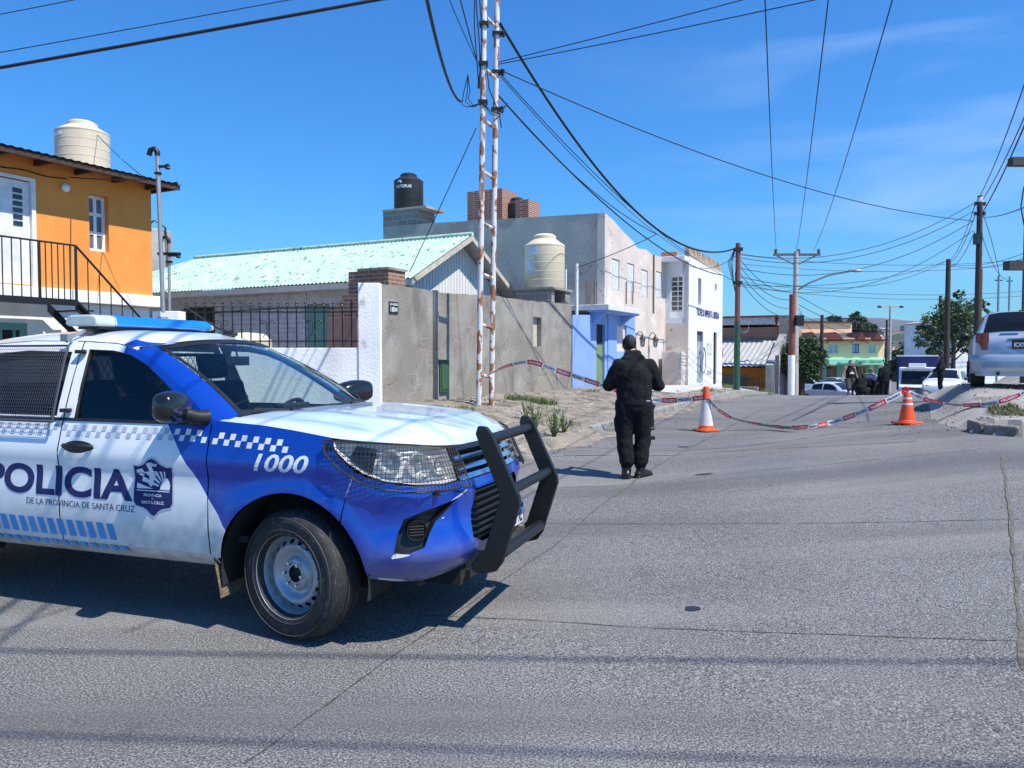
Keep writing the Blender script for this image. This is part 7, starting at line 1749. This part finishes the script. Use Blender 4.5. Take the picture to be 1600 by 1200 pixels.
m = MB(); m.box(-3.4, 1.1, -1.22, 1.22, .9, 3.15); m.build("cargo_box", mat("navy_canvas", (.025, .035, .13), bump=.2), bt, bevel=.03)
m = MB(); m.box(-3.45, 1.15, -1.26, 1.26, 3.15, 3.24); m.build("cargo_roof", WC, bt)
for x_ in (2.2, -2.3):
    for sd in (1, -1): m = MB(); m.lathe([(.25, -.14), (.45, -.14), (.48, 0), (.45, .14), (.25, .14)], (x_, sd * .95, .48), axis='y', n=24); m.build("wheel", RUBBER, bt, smooth=40)
for sd in (1, -1): m = MB(); m.tube([(2.6, sd * 1.05, 2.1), (2.75, sd * 1.28, 2.1), (2.75, sd * 1.28, 1.5)], .02, 5); m.box(2.72, 2.76, sd * 1.30 - .1, sd * 1.30 + .1, 1.5, 2.0); m.build("mirror", BLK, bt)
# dark covered heap at the right of the crest
p = at(1437, 604, 33); hp = MB(); 
for dx, dz, r_ in ((-.35, .1, .38), (.1, .15, .45), (.5, .05, .32)): hp.ell((p.x + dx, p.y, gz(p.x, p.y) + dz), (r_, .4, r_ * .75), 14, 8)
hpo = hp.build("covered_heap", mat("dark_tarp", (.02, .024, .04), rough=.5, bump=.6, bscale=6), None, WORLD, smooth=60); tag(hpo, "dark tarp covered heap at the right edge of the road crest", "heap")
r_ = hpo.modifiers.new("remesh", 'REMESH'); r_.mode = 'VOXEL'; r_.voxel_size = .05; r_.use_smooth_shade = True
# ------------------------------------------------------------------ people
SKIN = mat("skin", (.42, .24, .17), rough=.55, var=.06, bump=0); HAIR = mat("dark_hair", (.012, .010, .009), rough=.7, bump=.5, bscale=60)
BC = mat("black_uniform_cloth", (.011, .011, .014), rough=.95, var=.25, scale=9, bump=.5, bscale=14, bdist=.02, spec=.25); BT = mat("black_trouser_cloth", (.010, .010, .012), rough=.95, var=.25, bump=.5, bscale=12, bdist=.02, spec=.25)
BOOT = mat("boot_leather", (.010, .010, .011), rough=.35, bump=.2)
def cap(mb, p, q, r0, r1, sx=1, sy=1, n=14, rings=4):
    p, q = Vector(p), Vector(q); d = q - p; L_ = d.length; d = d / L_; up = Vector((0, 1, 0)) if abs(d.y) < .9 else Vector((1, 0, 0)); a = d.cross(up).normalized(); b = d.cross(a)
    prof = [(math.sin(k / rings * math.pi / 2) * r0, -math.cos(k / rings * math.pi / 2) * r0) for k in range(rings + 1)] + [(r0 + (r1 - r0) * k / 4, L_ * k / 4) for k in (1, 2, 3)] + [(math.cos(k / rings * math.pi / 2) * r1, L_ + math.sin(k / rings * math.pi / 2) * r1) for k in range(rings + 1)]
    vs = []
    for r, h in prof:
        r = max(r, .0005)
        for k in range(n):
            th = 2 * math.pi * k / n; o = (a * math.cos(th) + b * math.sin(th)) * r + d * h; vs.append(p + Vector((o.x * sx, o.y * sy, o.z)))
    fs = [(i * n + k, i * n + (k + 1) % n, (i + 1) * n + (k + 1) % n, (i + 1) * n + k) for i in range(len(prof) - 1) for k in range(n)]
    fs += [list(range(n - 1, -1, -1)), list(range((len(prof) - 1) * n, len(prof) * n))]
    mb.add(vs, fs)
_tex = bpy.data.textures.new("cloth_folds", 'CLOUDS'); _tex.noise_scale = .10; _tex.noise_depth = 2
def fuse(mb, name, m_, parent, vox, sm_=4, disp=0, A=None):
    o = mb.build(name, m_, parent, A, fix=True)
    r = o.modifiers.new("remesh", 'REMESH'); r.mode = 'VOXEL'; r.voxel_size = vox; r.use_smooth_shade = True
    s = o.modifiers.new("smooth", 'SMOOTH'); s.iterations = sm_; s.factor = .5
    if disp: d = o.modifiers.new("folds", 'DISPLACE'); d.texture = _tex; d.strength = disp; d.mid_level = .5
    return o
def person(label, loc, heading, J, top, bottom, vox=.022, skinm=SKIN, top_m=BC, bot_m=BT, hair=True, bulk=1.0, disp=0, arms=True, shorts=False, boots=BOOT, group=None, hands=False, height=1.0, hoodup=False):
    """J: joints in metres, x right, y forward, z up; the body faces +y"""
    g = thing("person", label, "person", loc, heading, group, height)
    B = MB(); hd = Vector(J['head']); nk = Vector(J['neck'])
    def limb(mb, a, b, c, r, k=1.0): cap(mb, a, b, r[0] * k, r[1] * k); cap(mb, b, c, r[1] * k, r[2] * k)
    # body under the clothes
    cap(B, J['pelvis'], J['chest'], .125, .135, 1.15, .85); cap(B, J['chest'], nk, .12, .055, 1.2, .9); cap(B, nk, hd, .055, .06)
    f = Vector(J.get('face', (0, 1, -.15))).normalized()
    B.ell(hd, (.076, .092, .115), 20, 14); cap(B, hd + f * .03 + Vector((0, 0, -.05)), hd + f * .055 + Vector((0, 0, -.075)), .05, .04)
    cap(B, hd + f * .088 + Vector((0, 0, .01)), hd + f * .108 + Vector((0, 0, -.025)), .010, .016)
    cap(B, hd + f * .088 + Vector((-.02, 0, -.055)), hd + f * .088 + Vector((.02, 0, -.055)), .010, .010)
    for sd in (-1, 1): B.ell(hd + Vector((sd * .078, 0, -.005)), (.012, .022, .034), 8, 6)
    for s_, sd in (('L', -1), ('R', 1)):
        limb(B, J['sh' + s_], J['el' + s_], J['wr' + s_], (.050, .040, .028)); limb(B, J['hip' + s_], J['kn' + s_], J['an' + s_], (.080, .055, .038))
        w = Vector(J['wr' + s_]); e = Vector(J['el' + s_]); d = (w - e).normalized(); d = Vector(J.get('hd' + s_, d)).normalized()
        side = d.cross(Vector((0, 0, 1))); side = side.normalized() if side.length > .1 else Vector((1, 0, 0)); up = side.cross(d)
        pc = w + d * .055; cap(B, w + d * .02, w + d * .085, .030, .036, 1, 1)
        for i, (o_, l_) in enumerate(((-.028, .062), (-.010, .074), (.010, .078), (.028, .070))):
            a0 = w + d * .09 + side * o_; a1 = a0 + d * l_ * .5 - up * .008; a2 = a1 + d * l_ * .32 - up * .030; cap(B, a0, a1, .0105, .0095, n=8, rings=2); cap(B, a1, a2, .0095, .008, n=8, rings=2)
        t0 = w + d * .04 - side * sd * .034; cap(B, t0, t0 + d * .035 - side * sd * .02 - up * .01, .012, .0105, n=8, rings=2); cap(B, t0 + d * .035 - side * sd * .02 - up * .01, t0 + d * .065 - side * sd * .014 - up * .02, .0105, .009, n=8, rings=2)
    body = fuse(B, "body", skinm, g, .009 if hands else vox * .8, 2)
    if hair:
        m = MB(); m.ell(hd + Vector((0, -.012, .018)) - f * .01, (.084, .100, .112), 20, 14); 
        o = m.build("hair", HAIR, g, smooth=80)
        # the face side is cut away
        me = o.data; bm = bmesh.new(); bm.from_mesh(me)
        kill = [v for v in bm.verts if (v.co - hd).dot(f) > .045 and (v.co - hd).z < .055]; bmesh.ops.delete(bm, geom=kill, context='VERTS'); bm.to_mesh(me); bm.free()
        m = MB()
        for sd in (-1, 1): m.ell(hd + f * .082 + Vector((sd * .03, 0, .008)), (.011, .008, .008), 8, 6)
        m.build("eye", BLK, g)
    top(g, J, vox, top_m, disp, bulk); bottom(g, J, vox, bot_m, disp, bulk)
    m = MB()
    for s_ in 'LR':
        a = Vector(J['an' + s_]); ft = Vector(J['ft' + s_]); cap(m, a + Vector((0, 0, -.02)), a + Vector((0, 0, .09)), .062, .060); fl = Vector((a.x, a.y, .048)); d = (ft - fl); d.z = 0; d = d.normalized()
        cap(m, fl - d * .04, fl + d * .10, .052, .055, 1, 1); cap(m, fl + d * .08, fl + d * .17 - Vector((0, 0, .006)), .052, .040)
        for k in (0,): m.box(-.048, .048, -.09, .20, .0, .022, M=Matrix.Translation((a.x, a.y, 0)) @ Matrix.Rotation(math.atan2(d.y, d.x) - math.pi / 2, 4, 'Z'))
    fuse(m, "boots", boots, g, min(vox, .012), 3)
    return g
def jacket(g, J, vox, m_, disp, bulk):
    m = MB(); k = bulk
    pel, ch, nk = Vector(J['pelvis']), Vector(J['chest']), Vector(J['neck'])
    cap(m, pel + Vector((0, 0, -.03)), pel + Vector((0, 0, .10)), .158 * k, .155 * k, 1.22, .95); cap(m, pel + Vector((0, 0, .05)), ch, .158 * k, .165 * k, 1.22, .95); cap(m, ch, nk + Vector((0, 0, -.05)), .16 * k, .10 * k, 1.28, .95)
    for s_ in 'LR':
        sh, el, wr = Vector(J['sh' + s_]), Vector(J['el' + s_]), Vector(J['wr' + s_]); cap(m, sh, el, .086 * k, .073 * k); cap(m, el, wr, .073 * k, .050 * k); cap(m, ch + Vector((0, 0, .08)), sh, .10 * k, .085 * k); cap(m, nk + Vector((0, 0, -.02)), sh + Vector((0, 0, .0)), .062, .078)
    cap(m, nk + Vector((-.045, .0, .015)), nk + Vector((.035, .0, .015)), .078, .078)     # collar / folded hood
    cap(m, nk + Vector((-.095, -.04, -.03)), nk + Vector((.085, -.04, -.03)), .062, .062); cap(m, nk + Vector((-.04, -.075, -.09)), nk + Vector((.04, -.075, -.09)), .050, .050)
    fuse(m, "jacket", m_, g, vox, 3, disp)
def trousers(g, J, vox, m_, disp, bulk):
    m = MB(); k = bulk; pel = Vector(J['pelvis'])
    cap(m, pel + Vector((-.05, 0, -.03)), pel + Vector((.05, 0, -.03)), .145 * k, .145 * k, 1, .95)
    for s_ in 'LR':
        h_, kn, an = Vector(J['hip' + s_]), Vector(J['kn' + s_]), Vector(J['an' + s_]); cap(m, h_, kn, .122 * k, .090 * k); cap(m, kn, an + Vector((0, 0, .12)), .090 * k, .084 * k); cap(m, an + Vector((0, 0, .15)), an + Vector((0, 0, .06)), .080 * k, .062 * k)
    fuse(m, "trousers", m_, g, vox, 3, disp)
# the officer standing in the road, back to the viewer
fp = hit(990, 747)
J = dict(head=(-.045, .125, 1.645), neck=(-.01, .04, 1.50), chest=(0, 0, 1.27), pelvis=(0, 0, .95), face=(-.25, 1, -.55),
         shL=(-.185, 0, 1.385), shR=(.185, 0, 1.385), elL=(-.305, .05, 1.150), elR=(.305, .05, 1.150), wrL=(-.12, .30, 1.20), wrR=(.12, .30, 1.22), hdL=(.5, .7, .3), hdR=(-.5, .7, .3),
         hipL=(-.105, 0, .90), hipR=(.105, 0, .90), knL=(-.115, .03, .49), knR=(.115, .02, .49), anL=(-.09, -.01, .10), anR=(.085, -.01, .10), ftL=(-.08, .2, .05), ftR=(.24, .12, .05))
off = person("man in black uniform seen from behind, head bowed, standing in the road", (fp.x, fp.y, fp.z), rad(0), J, jacket, trousers, vox=.011, bulk=1.13, disp=.024, hands=True)
m = MB(); cap(m, (.20, .0, .86), (.215, .0, .66), .045, .038, 1, 1.3); cap(m, (.19, 0, .92), (.20, 0, .86), .03, .03); m.box(.12, .25, -.07, .07, .60, .63); cap(m, (.235, -.02, .90), (.24, .04, .86), .028, .022); fuse(m, "holster", BOOT, off, .008, 1)
m = MB(); m.lathe([(.205, .915), (.212, .92), (.212, .955), (.205, .96)], n=36, cap=False, M=Matrix.Diagonal((1, .80, 1))); m.build("belt", BT, off, smooth=40)
m = MB(); m.box(.16, .26, -.03, .04, .475, .52); m.tube([(.17, 0, .5), (.13, 0, .5)], .015, 6); m.build("leg_strap_buckle", BOOT, off, bevel=.006)
m = MB(); cap(m, (-.215, 0, .72), (-.205, 0, .60), .045, .04, .8, 1.3); fuse(m, "cargo_pocket", BT, off, .01, 2)
m = MB(); m.box(-.04, .04, .0, .012, -.075, .075, M=Matrix.Translation((0, .42, 1.27)) @ Euler((rad(-35), 0, 0)).to_matrix().to_4x4()); m.build("phone", BLK, off, bevel=.004)
m = MB(); m.box(.12, .165, -.195, -.192, .962, .972); m.build("reflective_tag", SHUT, off)
# cap of short hair / beanie pulled low
m = MB(); m.ell((-.045, .115, 1.672), (.090, .104, .092), 22, 14); fuse(m, "knit_cap", mat("black_knit", (.010, .010, .011), rough=1, bump=.6, bscale=120), off, .010, 2)
def std(w=.0): return dict(head=(0, .02, 1.64), neck=(0, 0, 1.50), chest=(0, 0, 1.27), pelvis=(0, 0, .95), shL=(-.19, 0, 1.42), shR=(.19, 0, 1.42), elL=(-.27, -.02, 1.13), elR=(.27, -.02, 1.13), wrL=(-.28, .08, .88), wrR=(.28, .08, .88), hipL=(-.10, 0, .90), hipR=(.10, 0, .90), knL=(-.11, .03, .49), knR=(.11, .03, .49), anL=(-.11, -.01, .10), anR=(.11, -.01, .10), ftL=(-.13, .2, .05), ftR=(.13, .2, .05))
def ppos(px, d): p = at(px, 600, d); return (p.x, p.y, gz(p.x, p.y))
# man in a dark sleeveless top and shorts, walking this way
def tank_top(g, J, vox, m_, disp, bulk):
    m = MB(); pel, ch, nk = Vector(J['pelvis']), Vector(J['chest']), Vector(J['neck']); cap(m, pel, ch, .15, .155, 1.2, .95); cap(m, ch, nk + Vector((0, 0, -.07)), .15, .10, 1.25, .95); fuse(m, "tank_top", m_, g, vox, 3)
    m = MB(); m.add([(-.10, ch.y + .165, 1.16), (.10, ch.y + .165, 1.16), (.07, ch.y + .16, 1.24), (.03, ch.y + .165, 1.21), (0, ch.y + .16, 1.30), (-.04, ch.y + .165, 1.21), (-.08, ch.y + .16, 1.24)], [list(range(7))]); m.build("chest_print", SHUT, g, fix=False)
def shorts_(g, J, vox, m_, disp, bulk):
    m = MB(); pel = Vector(J['pelvis']); cap(m, pel + Vector((-.05, 0, -.02)), pel + Vector((.05, 0, -.02)), .14, .14)
    for s_ in 'LR': h_, kn = Vector(J['hip' + s_]), Vector(J['kn' + s_]); cap(m, h_, kn + Vector((0, 0, .02)), .12, .105)
    fuse(m, "shorts", m_, g, vox, 3)
J2 = std(); J2.update(knR=(.12, .12, .50), anR=(.12, .02, .14), elL=(-.30, -.05, 1.14), wrL=(-.36, .02, .90), elR=(.31, -.03, 1.14), wrR=(.36, .05, .92), head=(0, .05, 1.63), face=(.1, 1, -.3))
person("man in black sleeveless top and dark shorts walking up toward the viewer", ppos(1328, 34), rad(185), J2, tank_top, shorts_, vox=.022, bot_m=mat("dark_grey_cloth", (.06, .06, .065), bump=.2), height=1.02)
# standing dark figure at right of the group, back turned
J3 = std(); J3.update(elR=(.33, .02, 1.20), wrR=(.42, .20, 1.00), head=(.08, .05, 1.64))
person("person in black standing beside the crouching group, arm out to the right", ppos(1382, 34.5), rad(10), J3, jacket, trousers, vox=.022, bulk=1.12)
# man bending over
J4 = std(); J4.update(pelvis=(0, -.15, .92), chest=(-.0, .25, 1.10), neck=(0, .45, 1.12), head=(0, .58, 1.08), shL=(-.19, .38, 1.10), shR=(.19, .38, 1.10), elL=(-.2, .45, .82), elR=(.2, .45, .82), wrL=(-.1, .55, .58), wrR=(.1, .55, .58), hipL=(-.1, -.12, .88), hipR=(.1, -.12, .88), face=(0, .5, -1), knL=(-.12, .0, .48), knR=(.12, .0, .48))
NAVY = mat("navy_cloth", (.02, .035, .12), rough=.9, bump=.2)
def navy_jacket(g, J, vox, m_, disp, bulk):
    jacket(g, J, vox, NAVY, disp, bulk); m = MB(); m.box(-.12, .12, .15, .35, 1.285, 1.29); m.build("back_patch", SHUT, g)
person("person in navy jacket with white back patch, bending over the ground", ppos(1362, 35.5), rad(95), J4, navy_jacket, trousers, vox=.022)
J5 = std(); J5.update(pelvis=(0, 0, .42), chest=(0, .18, .74), neck=(0, .30, .92), head=(0, .36, 1.04), shL=(-.19, .24, .88), shR=(.19, .24, .88), elL=(-.24, .42, .68), elR=(.24, .42, .68), wrL=(-.1, .58, .50), wrR=(.1, .58, .50), hipL=(-.11, 0, .40), hipR=(.11, 0, .40), knL=(-.20, .40, .58), knR=(.20, .40, .48), anL=(-.16, .18, .10), anR=(.16, .22, .10), ftL=(-.18, .4, .05), ftR=(.18, .4, .05), face=(0, 1, -.6))
person("person in black crouching low, leftmost of the group at the road crest", ppos(1345, 33.5), rad(-40), J5, jacket, trousers, vox=.022, bulk=1.15)
J6 = dict(J4); J6.update(chest=(0, .15, 1.2), neck=(0, .28, 1.36), head=(0, .36, 1.46), shL=(-.19, .22, 1.28), shR=(.19, .22, 1.28), elL=(-.22, .35, 1.02), elR=(.22, .35, 1.02))
person("person with pale grey top leaning forward behind the crouching pair", ppos(1370, 37), rad(100), J6, lambda g, J, v, m_, d, b: jacket(g, J, v, mat("grey_cloth", (.20, .21, .24), bump=.2), d, b), trousers, vox=.022)
J7 = std(); J7.update(elR=(.30, .05, 1.15), wrR=(.20, .25, 1.10), elL=(-.30, .05, 1.15), wrL=(-.2, .25, 1.05), head=(-.02, .04, 1.64))
p7 = ppos(1470, 33.5)
person("officer in dark uniform and cap standing on the right verge by the white car", p7, rad(60), J7, jacket, trousers, vox=.02, bulk=1.1, hair=True)
# occupant of the pickup, a dark shape behind the side glass
Jd = dict(head=(0, -.02, 1.50), neck=(0, -.05, 1.37), chest=(0, -.08, 1.18), pelvis=(0, -.05, .94), shL=(-.18, -.06, 1.30), shR=(.18, -.06, 1.30), elL=(-.23, .12, 1.12), elR=(.23, .12, 1.12), wrL=(-.12, .30, 1.06), wrR=(.12, .30, 1.06), hipL=(-.1, 0, .94), hipR=(.1, 0, .94), knL=(-.13, .42, .96), knR=(.13, .42, .96), anL=(-.13, .58, .64), anR=(.13, .58, .64), ftL=(-.13, .78, .60), ftR=(.13, .78, .60))
q_ = mtx(truck) @ Vector((-1.38, -.38, 0))
gdr = person("person in dark clothing and cap sitting inside the police pickup behind the front side window", (q_.x, q_.y, q_.z - .02), rad(-18.7 - 90), Jd, jacket, trousers, vox=.02, bulk=.95)
for ch in list(gdr.children):
    if ch.name.startswith("boots"): bpy.data.objects.remove(ch)
for sx in (-1, 1): m = MB(); cap(m, (sx * .13, .56, .64), (sx * .13, .74, .61), .05, .045); fuse(m, "boot", BOOT, gdr, .02, 2)
m = MB(); m.ell((0, -.02, 1.545), (.095, .11, .085), 18, 12); cap(m, (-.04, .07, 1.54), (.04, .13, 1.535), .02, .02); fuse(m, "peaked_cap", mat("black_knit", (.01,) * 3), gdr, .012, 2)
# ------------------------------------------------------------------ trees and weeds
LEAFD = mat("dark_leaves", (.035, .075, .018), rough=.7, var=.45, scale=1.6, bump=0); LEAFM = mat("grey_green_leaves", (.055, .090, .030), rough=.7, var=.5, scale=1.2, bump=0); LEAFP = mat("pine_needles", (.040, .060, .022), rough=.8, var=.4, scale=1.0, bump=0); BARK = mat("bark", (.085, .06, .042), rough=.95, bump=.7, bscale=30)
for l_ in (LEAFD, LEAFM, LEAFP):
    l_.node_tree.nodes['Principled BSDF'].inputs['Transmission Weight'].default_value = 0
def leaves(blobs, n, size, rs, flat=.6):
    m = MB(); vol = [b[1][0] * b[1][1] * b[1][2] for b in blobs]; T = sum(vol)
    V = []; Fc = []
    for (c, r), v in zip(blobs, vol):
        cnt = int(n * v / T); ncl = max(3, cnt // 26)
        for _ in range(ncl):
            while True:
                q = Vector((rs.uniform(-1, 1), rs.uniform(-1, 1), rs.uniform(-1, 1)))
                if .35 < q.length < 1: break
            q = q * (.75 + .25 * rs.random()) ; cc = Vector((c[0] + q.x * r[0], c[1] + q.y * r[1], c[2] + q.z * r[2])); cr_ = min(r) * rs.uniform(.16, .34)
            for _ in range(26):
                o = Vector((rs.gauss(0, 1), rs.gauss(0, 1), rs.gauss(0, .8))) * cr_ * .55; s_ = size * rs.uniform(.6, 1.3); a = Vector((rs.uniform(-1, 1), rs.uniform(-1, 1), rs.uniform(-1, 1))).normalized(); b = a.cross(Vector((rs.uniform(-1, 1), rs.uniform(-1, 1), rs.uniform(-1, 1)))).normalized() * flat
                p = cc + o; k = len(V); V += [tuple(p - a * s_), tuple(p + b * s_), tuple(p + a * s_), tuple(p - b * s_)]; Fc.append((k, k + 1, k + 2, k + 3))
    m.v = V; m.f = [list(f) for f in Fc]; m.mi = [0] * len(Fc); return m
def tree(name, label, loc, blobs, n, size, leaf, trunk, seed=1, limbs=7):
    rs = random.Random(seed); g = thing(name, label, "tree", loc, 0); base = Vector(loc)
    leaves(blobs, n, size, rs).build("crown", leaf, g, fix=False)
    top = Vector(blobs[0][0]); r0 = trunk
    MB().tube([(0, 0, -.3), (0.03, 0, top.z * .4), tuple(top * .75), tuple(top)], [r0 * 1.2, r0, r0 * .6, r0 * .2], 10).build("trunk", BARK, g, smooth=60)
    tr = g.children[-1]
    for i in range(limbs):
        b = blobs[i % len(blobs)]; s0 = Vector((0, 0, top.z * rs.uniform(.3, .6))); e = Vector(b[0]) + Vector((rs.uniform(-.6, .6) * b[1][0], rs.uniform(-.6, .6) * b[1][1], rs.uniform(-.2, .7) * b[1][2]))
        m = MB(); m.tube([s0, s0.lerp(e, .5) + Vector((0, 0, -.1)), e], [r0 * .45, r0 * .25, r0 * .08], 6); m.build("limb", BARK, g, smooth=60)
    return g
d_ = 38.3; p = ppos(1252, d_); K = d_ / FPX
zc = lambda py: at(800, py, d_).z - p[2]
X_ = lambda px: (px - 1252) * K
tree("round_tree", "dense round dark green tree behind the concrete lamp post", p, [((X_(1252), 0, zc(558)), (1.05, 1.1, 1.15)), ((X_(1232), .2, zc(565)), (.62, .8, .75)), ((X_(1274), .1, zc(563)), (.60, .8, .75)), ((X_(1255), 0, zc(583)), (.9, .9, .5)), ((X_(1262), 0, zc(540)), (.6, .7, .6))], 9000, .075, LEAFD, .14, 3)
d_ = 56; p = ppos(1488, d_); K = d_ / FPX; zc = lambda py: at(800, py, d_).z - p[2]; X_ = lambda px: (px - 1488) * K
tree("tall_tree", "tall airy grey green tree behind the right verge poles", p, [((X_(1490), 0, zc(505)), (1.5, 1.4, 1.9)), ((X_(1455), .3, zc(510)), (.9, 1, 1.2)), ((X_(1443), 0, zc(530)), (.7, .9, .8)), ((X_(1500), .2, zc(462)), (.45, .6, .7)), ((X_(1528), .3, zc(475)), (.9, 1, .55)), ((X_(1480), .2, zc(475)), (.7, .8, .6)), ((X_(1465), 0, zc(550)), (1.2, 1, .9)), ((X_(1512), 0, zc(530)), (1.2, 1, 1.2)), ((X_(1540), 0, zc(492)), (.6, .6, .5))], 11000, .10, LEAFM, .16, 5, 10)
d_ = 112; p = at(1340, 600, d_); p = (p.x, p.y, CAMZ - 5); K = d_ / FPX; zc = lambda py: at(800, py, d_).z - p[2]; X_ = lambda px: (px - 1340) * K
tree("pine_tree", "large dark pine rising behind the yellow building", p, [((X_(1345), 0, zc(512)), (1.8, 1.6, 1.8)), ((X_(1333), 0, zc(497)), (1.1, 1.2, 1.0)), ((X_(1358), 0, zc(518)), (1.4, 1.2, 1.2)), ((X_(1340), 0, zc(535)), (2.6, 2, 2))], 6000, .17, LEAFP, .3, 8)
p = at(1302, 600, d_); p = (p.x, p.y, CAMZ - 5); X_ = lambda px: (px - 1302) * K
tree("pine_tree", "smaller dark pine behind the roof railing of the yellow block", p, [((X_(1302), 0, zc(500)), (1.3, 1.1, .8)), ((X_(1300), 0, zc(515)), (1.6, 1.3, 1.2))], 3000, .17, LEAFP, .25, 9)
d_ = 75
for px, py, w_, h_, lab, sd in ((1424, 556, 2.0, 1.6, "dark bushy tree at the foot of the street behind the truck", 12), (1413, 570, 1.0, 1.1, "low dark tree between the far lamp post and the truck", 13), (1512, 560, 1.4, 1.6, "yellow green shrub tree beside the white building", 14), (1446, 545, 2.2, 1.8, "dark tree rising just behind the truck canvas", 15)):
    p = ppos(px, d_); zc = lambda q: at(800, q, d_).z - p[2]
    tree("bushy_tree", lab, p, [((0, 0, zc(py)), (w_, w_, h_)), ((w_ * .5, 0, zc(py + 8)), (w_ * .8, w_ * .8, h_ * .8)), ((-w_ * .5, 0, zc(py + 14)), (w_ * .8, w_ * .8, h_ * .8))], 2600, .15, LEAFM if sd == 14 else LEAFD, .15, sd)
# distant trees on the slope
rs = random.Random(8)
for k in range(26):
    y = rs.uniform(130, 420); x = y * rs.uniform(.47, .56); z = tz(x, y) if y > 240 else -4.4; r_ = rs.uniform(2.5, 4.5)
    tree("far_tree", "small dark tree on the slope beyond the end of the street", (x, y, z), [((0, 0, r_ * .9), (r_, r_, r_ * .8))], 420, .45, LEAFD if k % 2 else LEAFP, .25, k, 2)
    g = [o for o in bpy.data.objects if o.name.startswith("far_tree")][-1]; g['group'] = "trees on the far slope"
# weeds and grass on the left verge
GRS = mat("weed_green", (.11, .165, .045), rough=.7, var=.35, scale=8, bump=0); DRY = mat("dry_weed", (.22, .19, .09), rough=.9, var=.3, scale=8, bump=0)
def blade(V, Fc, p, d, w, h, bend):
    side = Vector((-d.y, d.x, 0)) * w; k = len(V); q1 = p + Vector((0, 0, h * .55)) + d * bend * .3; q2 = p + Vector((0, 0, h)) + d * bend
    V += [tuple(p - side), tuple(p + side), tuple(q1 + side * .7), tuple(q1 - side * .7), tuple(q2)]; Fc += [[k, k + 1, k + 2, k + 3], [k + 3, k + 2, k + 4]]
def tuft(c, rx, ry, n, h, rs, ang=0):
    V, Fc = [], []
    for _ in range(n):
        a = rs.uniform(0, 6.283); r = math.sqrt(rs.random()); x = rx * r * math.cos(a); y = ry * r * math.sin(a); x, y = x * math.cos(ang) - y * math.sin(ang), x * math.sin(ang) + y * math.cos(ang)
        p = Vector((c.x + x, c.y + y, 0)); p.z = gz(p.x, p.y) - .01; b = rs.uniform(0, 6.283); blade(V, Fc, p, Vector((math.cos(b), math.sin(b), 0)), rs.uniform(.003, .008), h * rs.uniform(.4, 1.1), h * rs.uniform(.1, .7))
    m = MB(); m.v = V; m.f = Fc; m.mi = [0] * len(Fc); return m
def weed(c, n, h, rs, leaf=.024):
    V, Fc = [], []
    for _ in range(n):
        a = rs.uniform(0, 6.283); d = Vector((math.cos(a), math.sin(a), 0)); hh = h * rs.uniform(.5, 1); sp = rs.uniform(.05, .5) * h; p0 = c + d * .02
        for k in range(10):
            t = k / 9; q = p0 + d * sp * t + Vector((0, 0, hh * t)); blade(V, Fc, q, Vector((rs.uniform(-1, 1), rs.uniform(-1, 1), 0)).normalized(), leaf * .45 * rs.uniform(.6, 1.2), leaf * 2.2 * rs.uniform(.5, 1.3), leaf * 2)
        k0 = len(V); q = p0 + d * sp + Vector((0, 0, hh)); s_ = Vector((-d.y, d.x, 0)) * .003; V += [tuple(p0 - s_), tuple(p0 + s_), tuple(q + s_), tuple(q - s_)]; Fc.append([k0, k0 + 1, k0 + 2, k0 + 3])
    m = MB(); m.v = V; m.f = Fc; m.mi = [0] * len(Fc); return m
rs = random.Random(21)
ga_ = MB()
for (px, py, rx, ry, n, h) in ((830, 628, .60, .22, 900, .16), (1105, 612, .5, .15, 200, .18), (1140, 608, .9, .2, 500, .22), (925, 612, .5, .2, 120, .10), (1200, 615, 1.2, .2, 250, .2), (728, 640, .2, .2, 80, .12), (868, 662, .5, .3, 160, .10)):
    c = hit(px, py); t_ = tuft(c, rx, ry, n, h, rs, rad(62) if px > 900 else 0); ga_.add(t_.v, t_.f)
tag(ga_.build("grass", GRS, None, WORLD, fix=False), "sparse green grass tufts on the dirt pavement", "grass", kind='stuff')
ga_ = MB()
for (px, py, rx, ry, n, h) in ((1575, 648, .8, .15, 800, .09), (1545, 646, .3, .1, 200, .12)):
    c = hit(px, py); c.x += .1; t_ = tuft(c, rx, ry, n, h, rs, rad(62)); ga_.add(t_.v, t_.f)
tag(ga_.build("grass", mat("verge_grass", (.12, .13, .05), var=.4, scale=6, bump=0), None, WORLD, fix=False), "short yellow green grass behind the right kerb", "grass", kind='stuff')
for px, py, n, h, lab in ((866, 688, 30, .50, "leafy green weed clump at the kerb just beyond the bull bar"), (836, 670, 22, .42, "leafy weed clump partly behind the bull bar"), (881, 676, 16, .36, "small weed right of the leafy clump at the kerb"), (822, 655, 12, .36, "thin weed stalks standing behind the bull bar"), (1010, 632, 8, .2, "low weed in the dirt behind the officer")):
    c = hit(px, py); w_ = weed(Vector(c), n, h, rs); tag(w_.build("weed", GRS, None, WORLD, fix=False), lab, "weed")

# ------------------------------------------------------------------ air
hz_ = MB().box(-4500, 5500, -60, 4200, -8, 330)
HZM = bpy.data.materials.new("haze_air"); HZM.use_nodes = True; N = HZM.node_tree.nodes; L = HZM.node_tree.links; N.clear()
o_ = N.new("ShaderNodeOutputMaterial"); v_ = N.new("ShaderNodeVolumePrincipled"); v_.inputs['Color'].default_value = (.62, .78, 1, 1); v_.inputs['Density'].default_value = .00010; v_.inputs['Anisotropy'].default_value = .3
L.new(v_.outputs[0], o_.inputs['Volume'])
tag(hz_.build("haze", HZM, None, WORLD), "thin pale blue air that fades the far hills", "haze", kind='stuff')
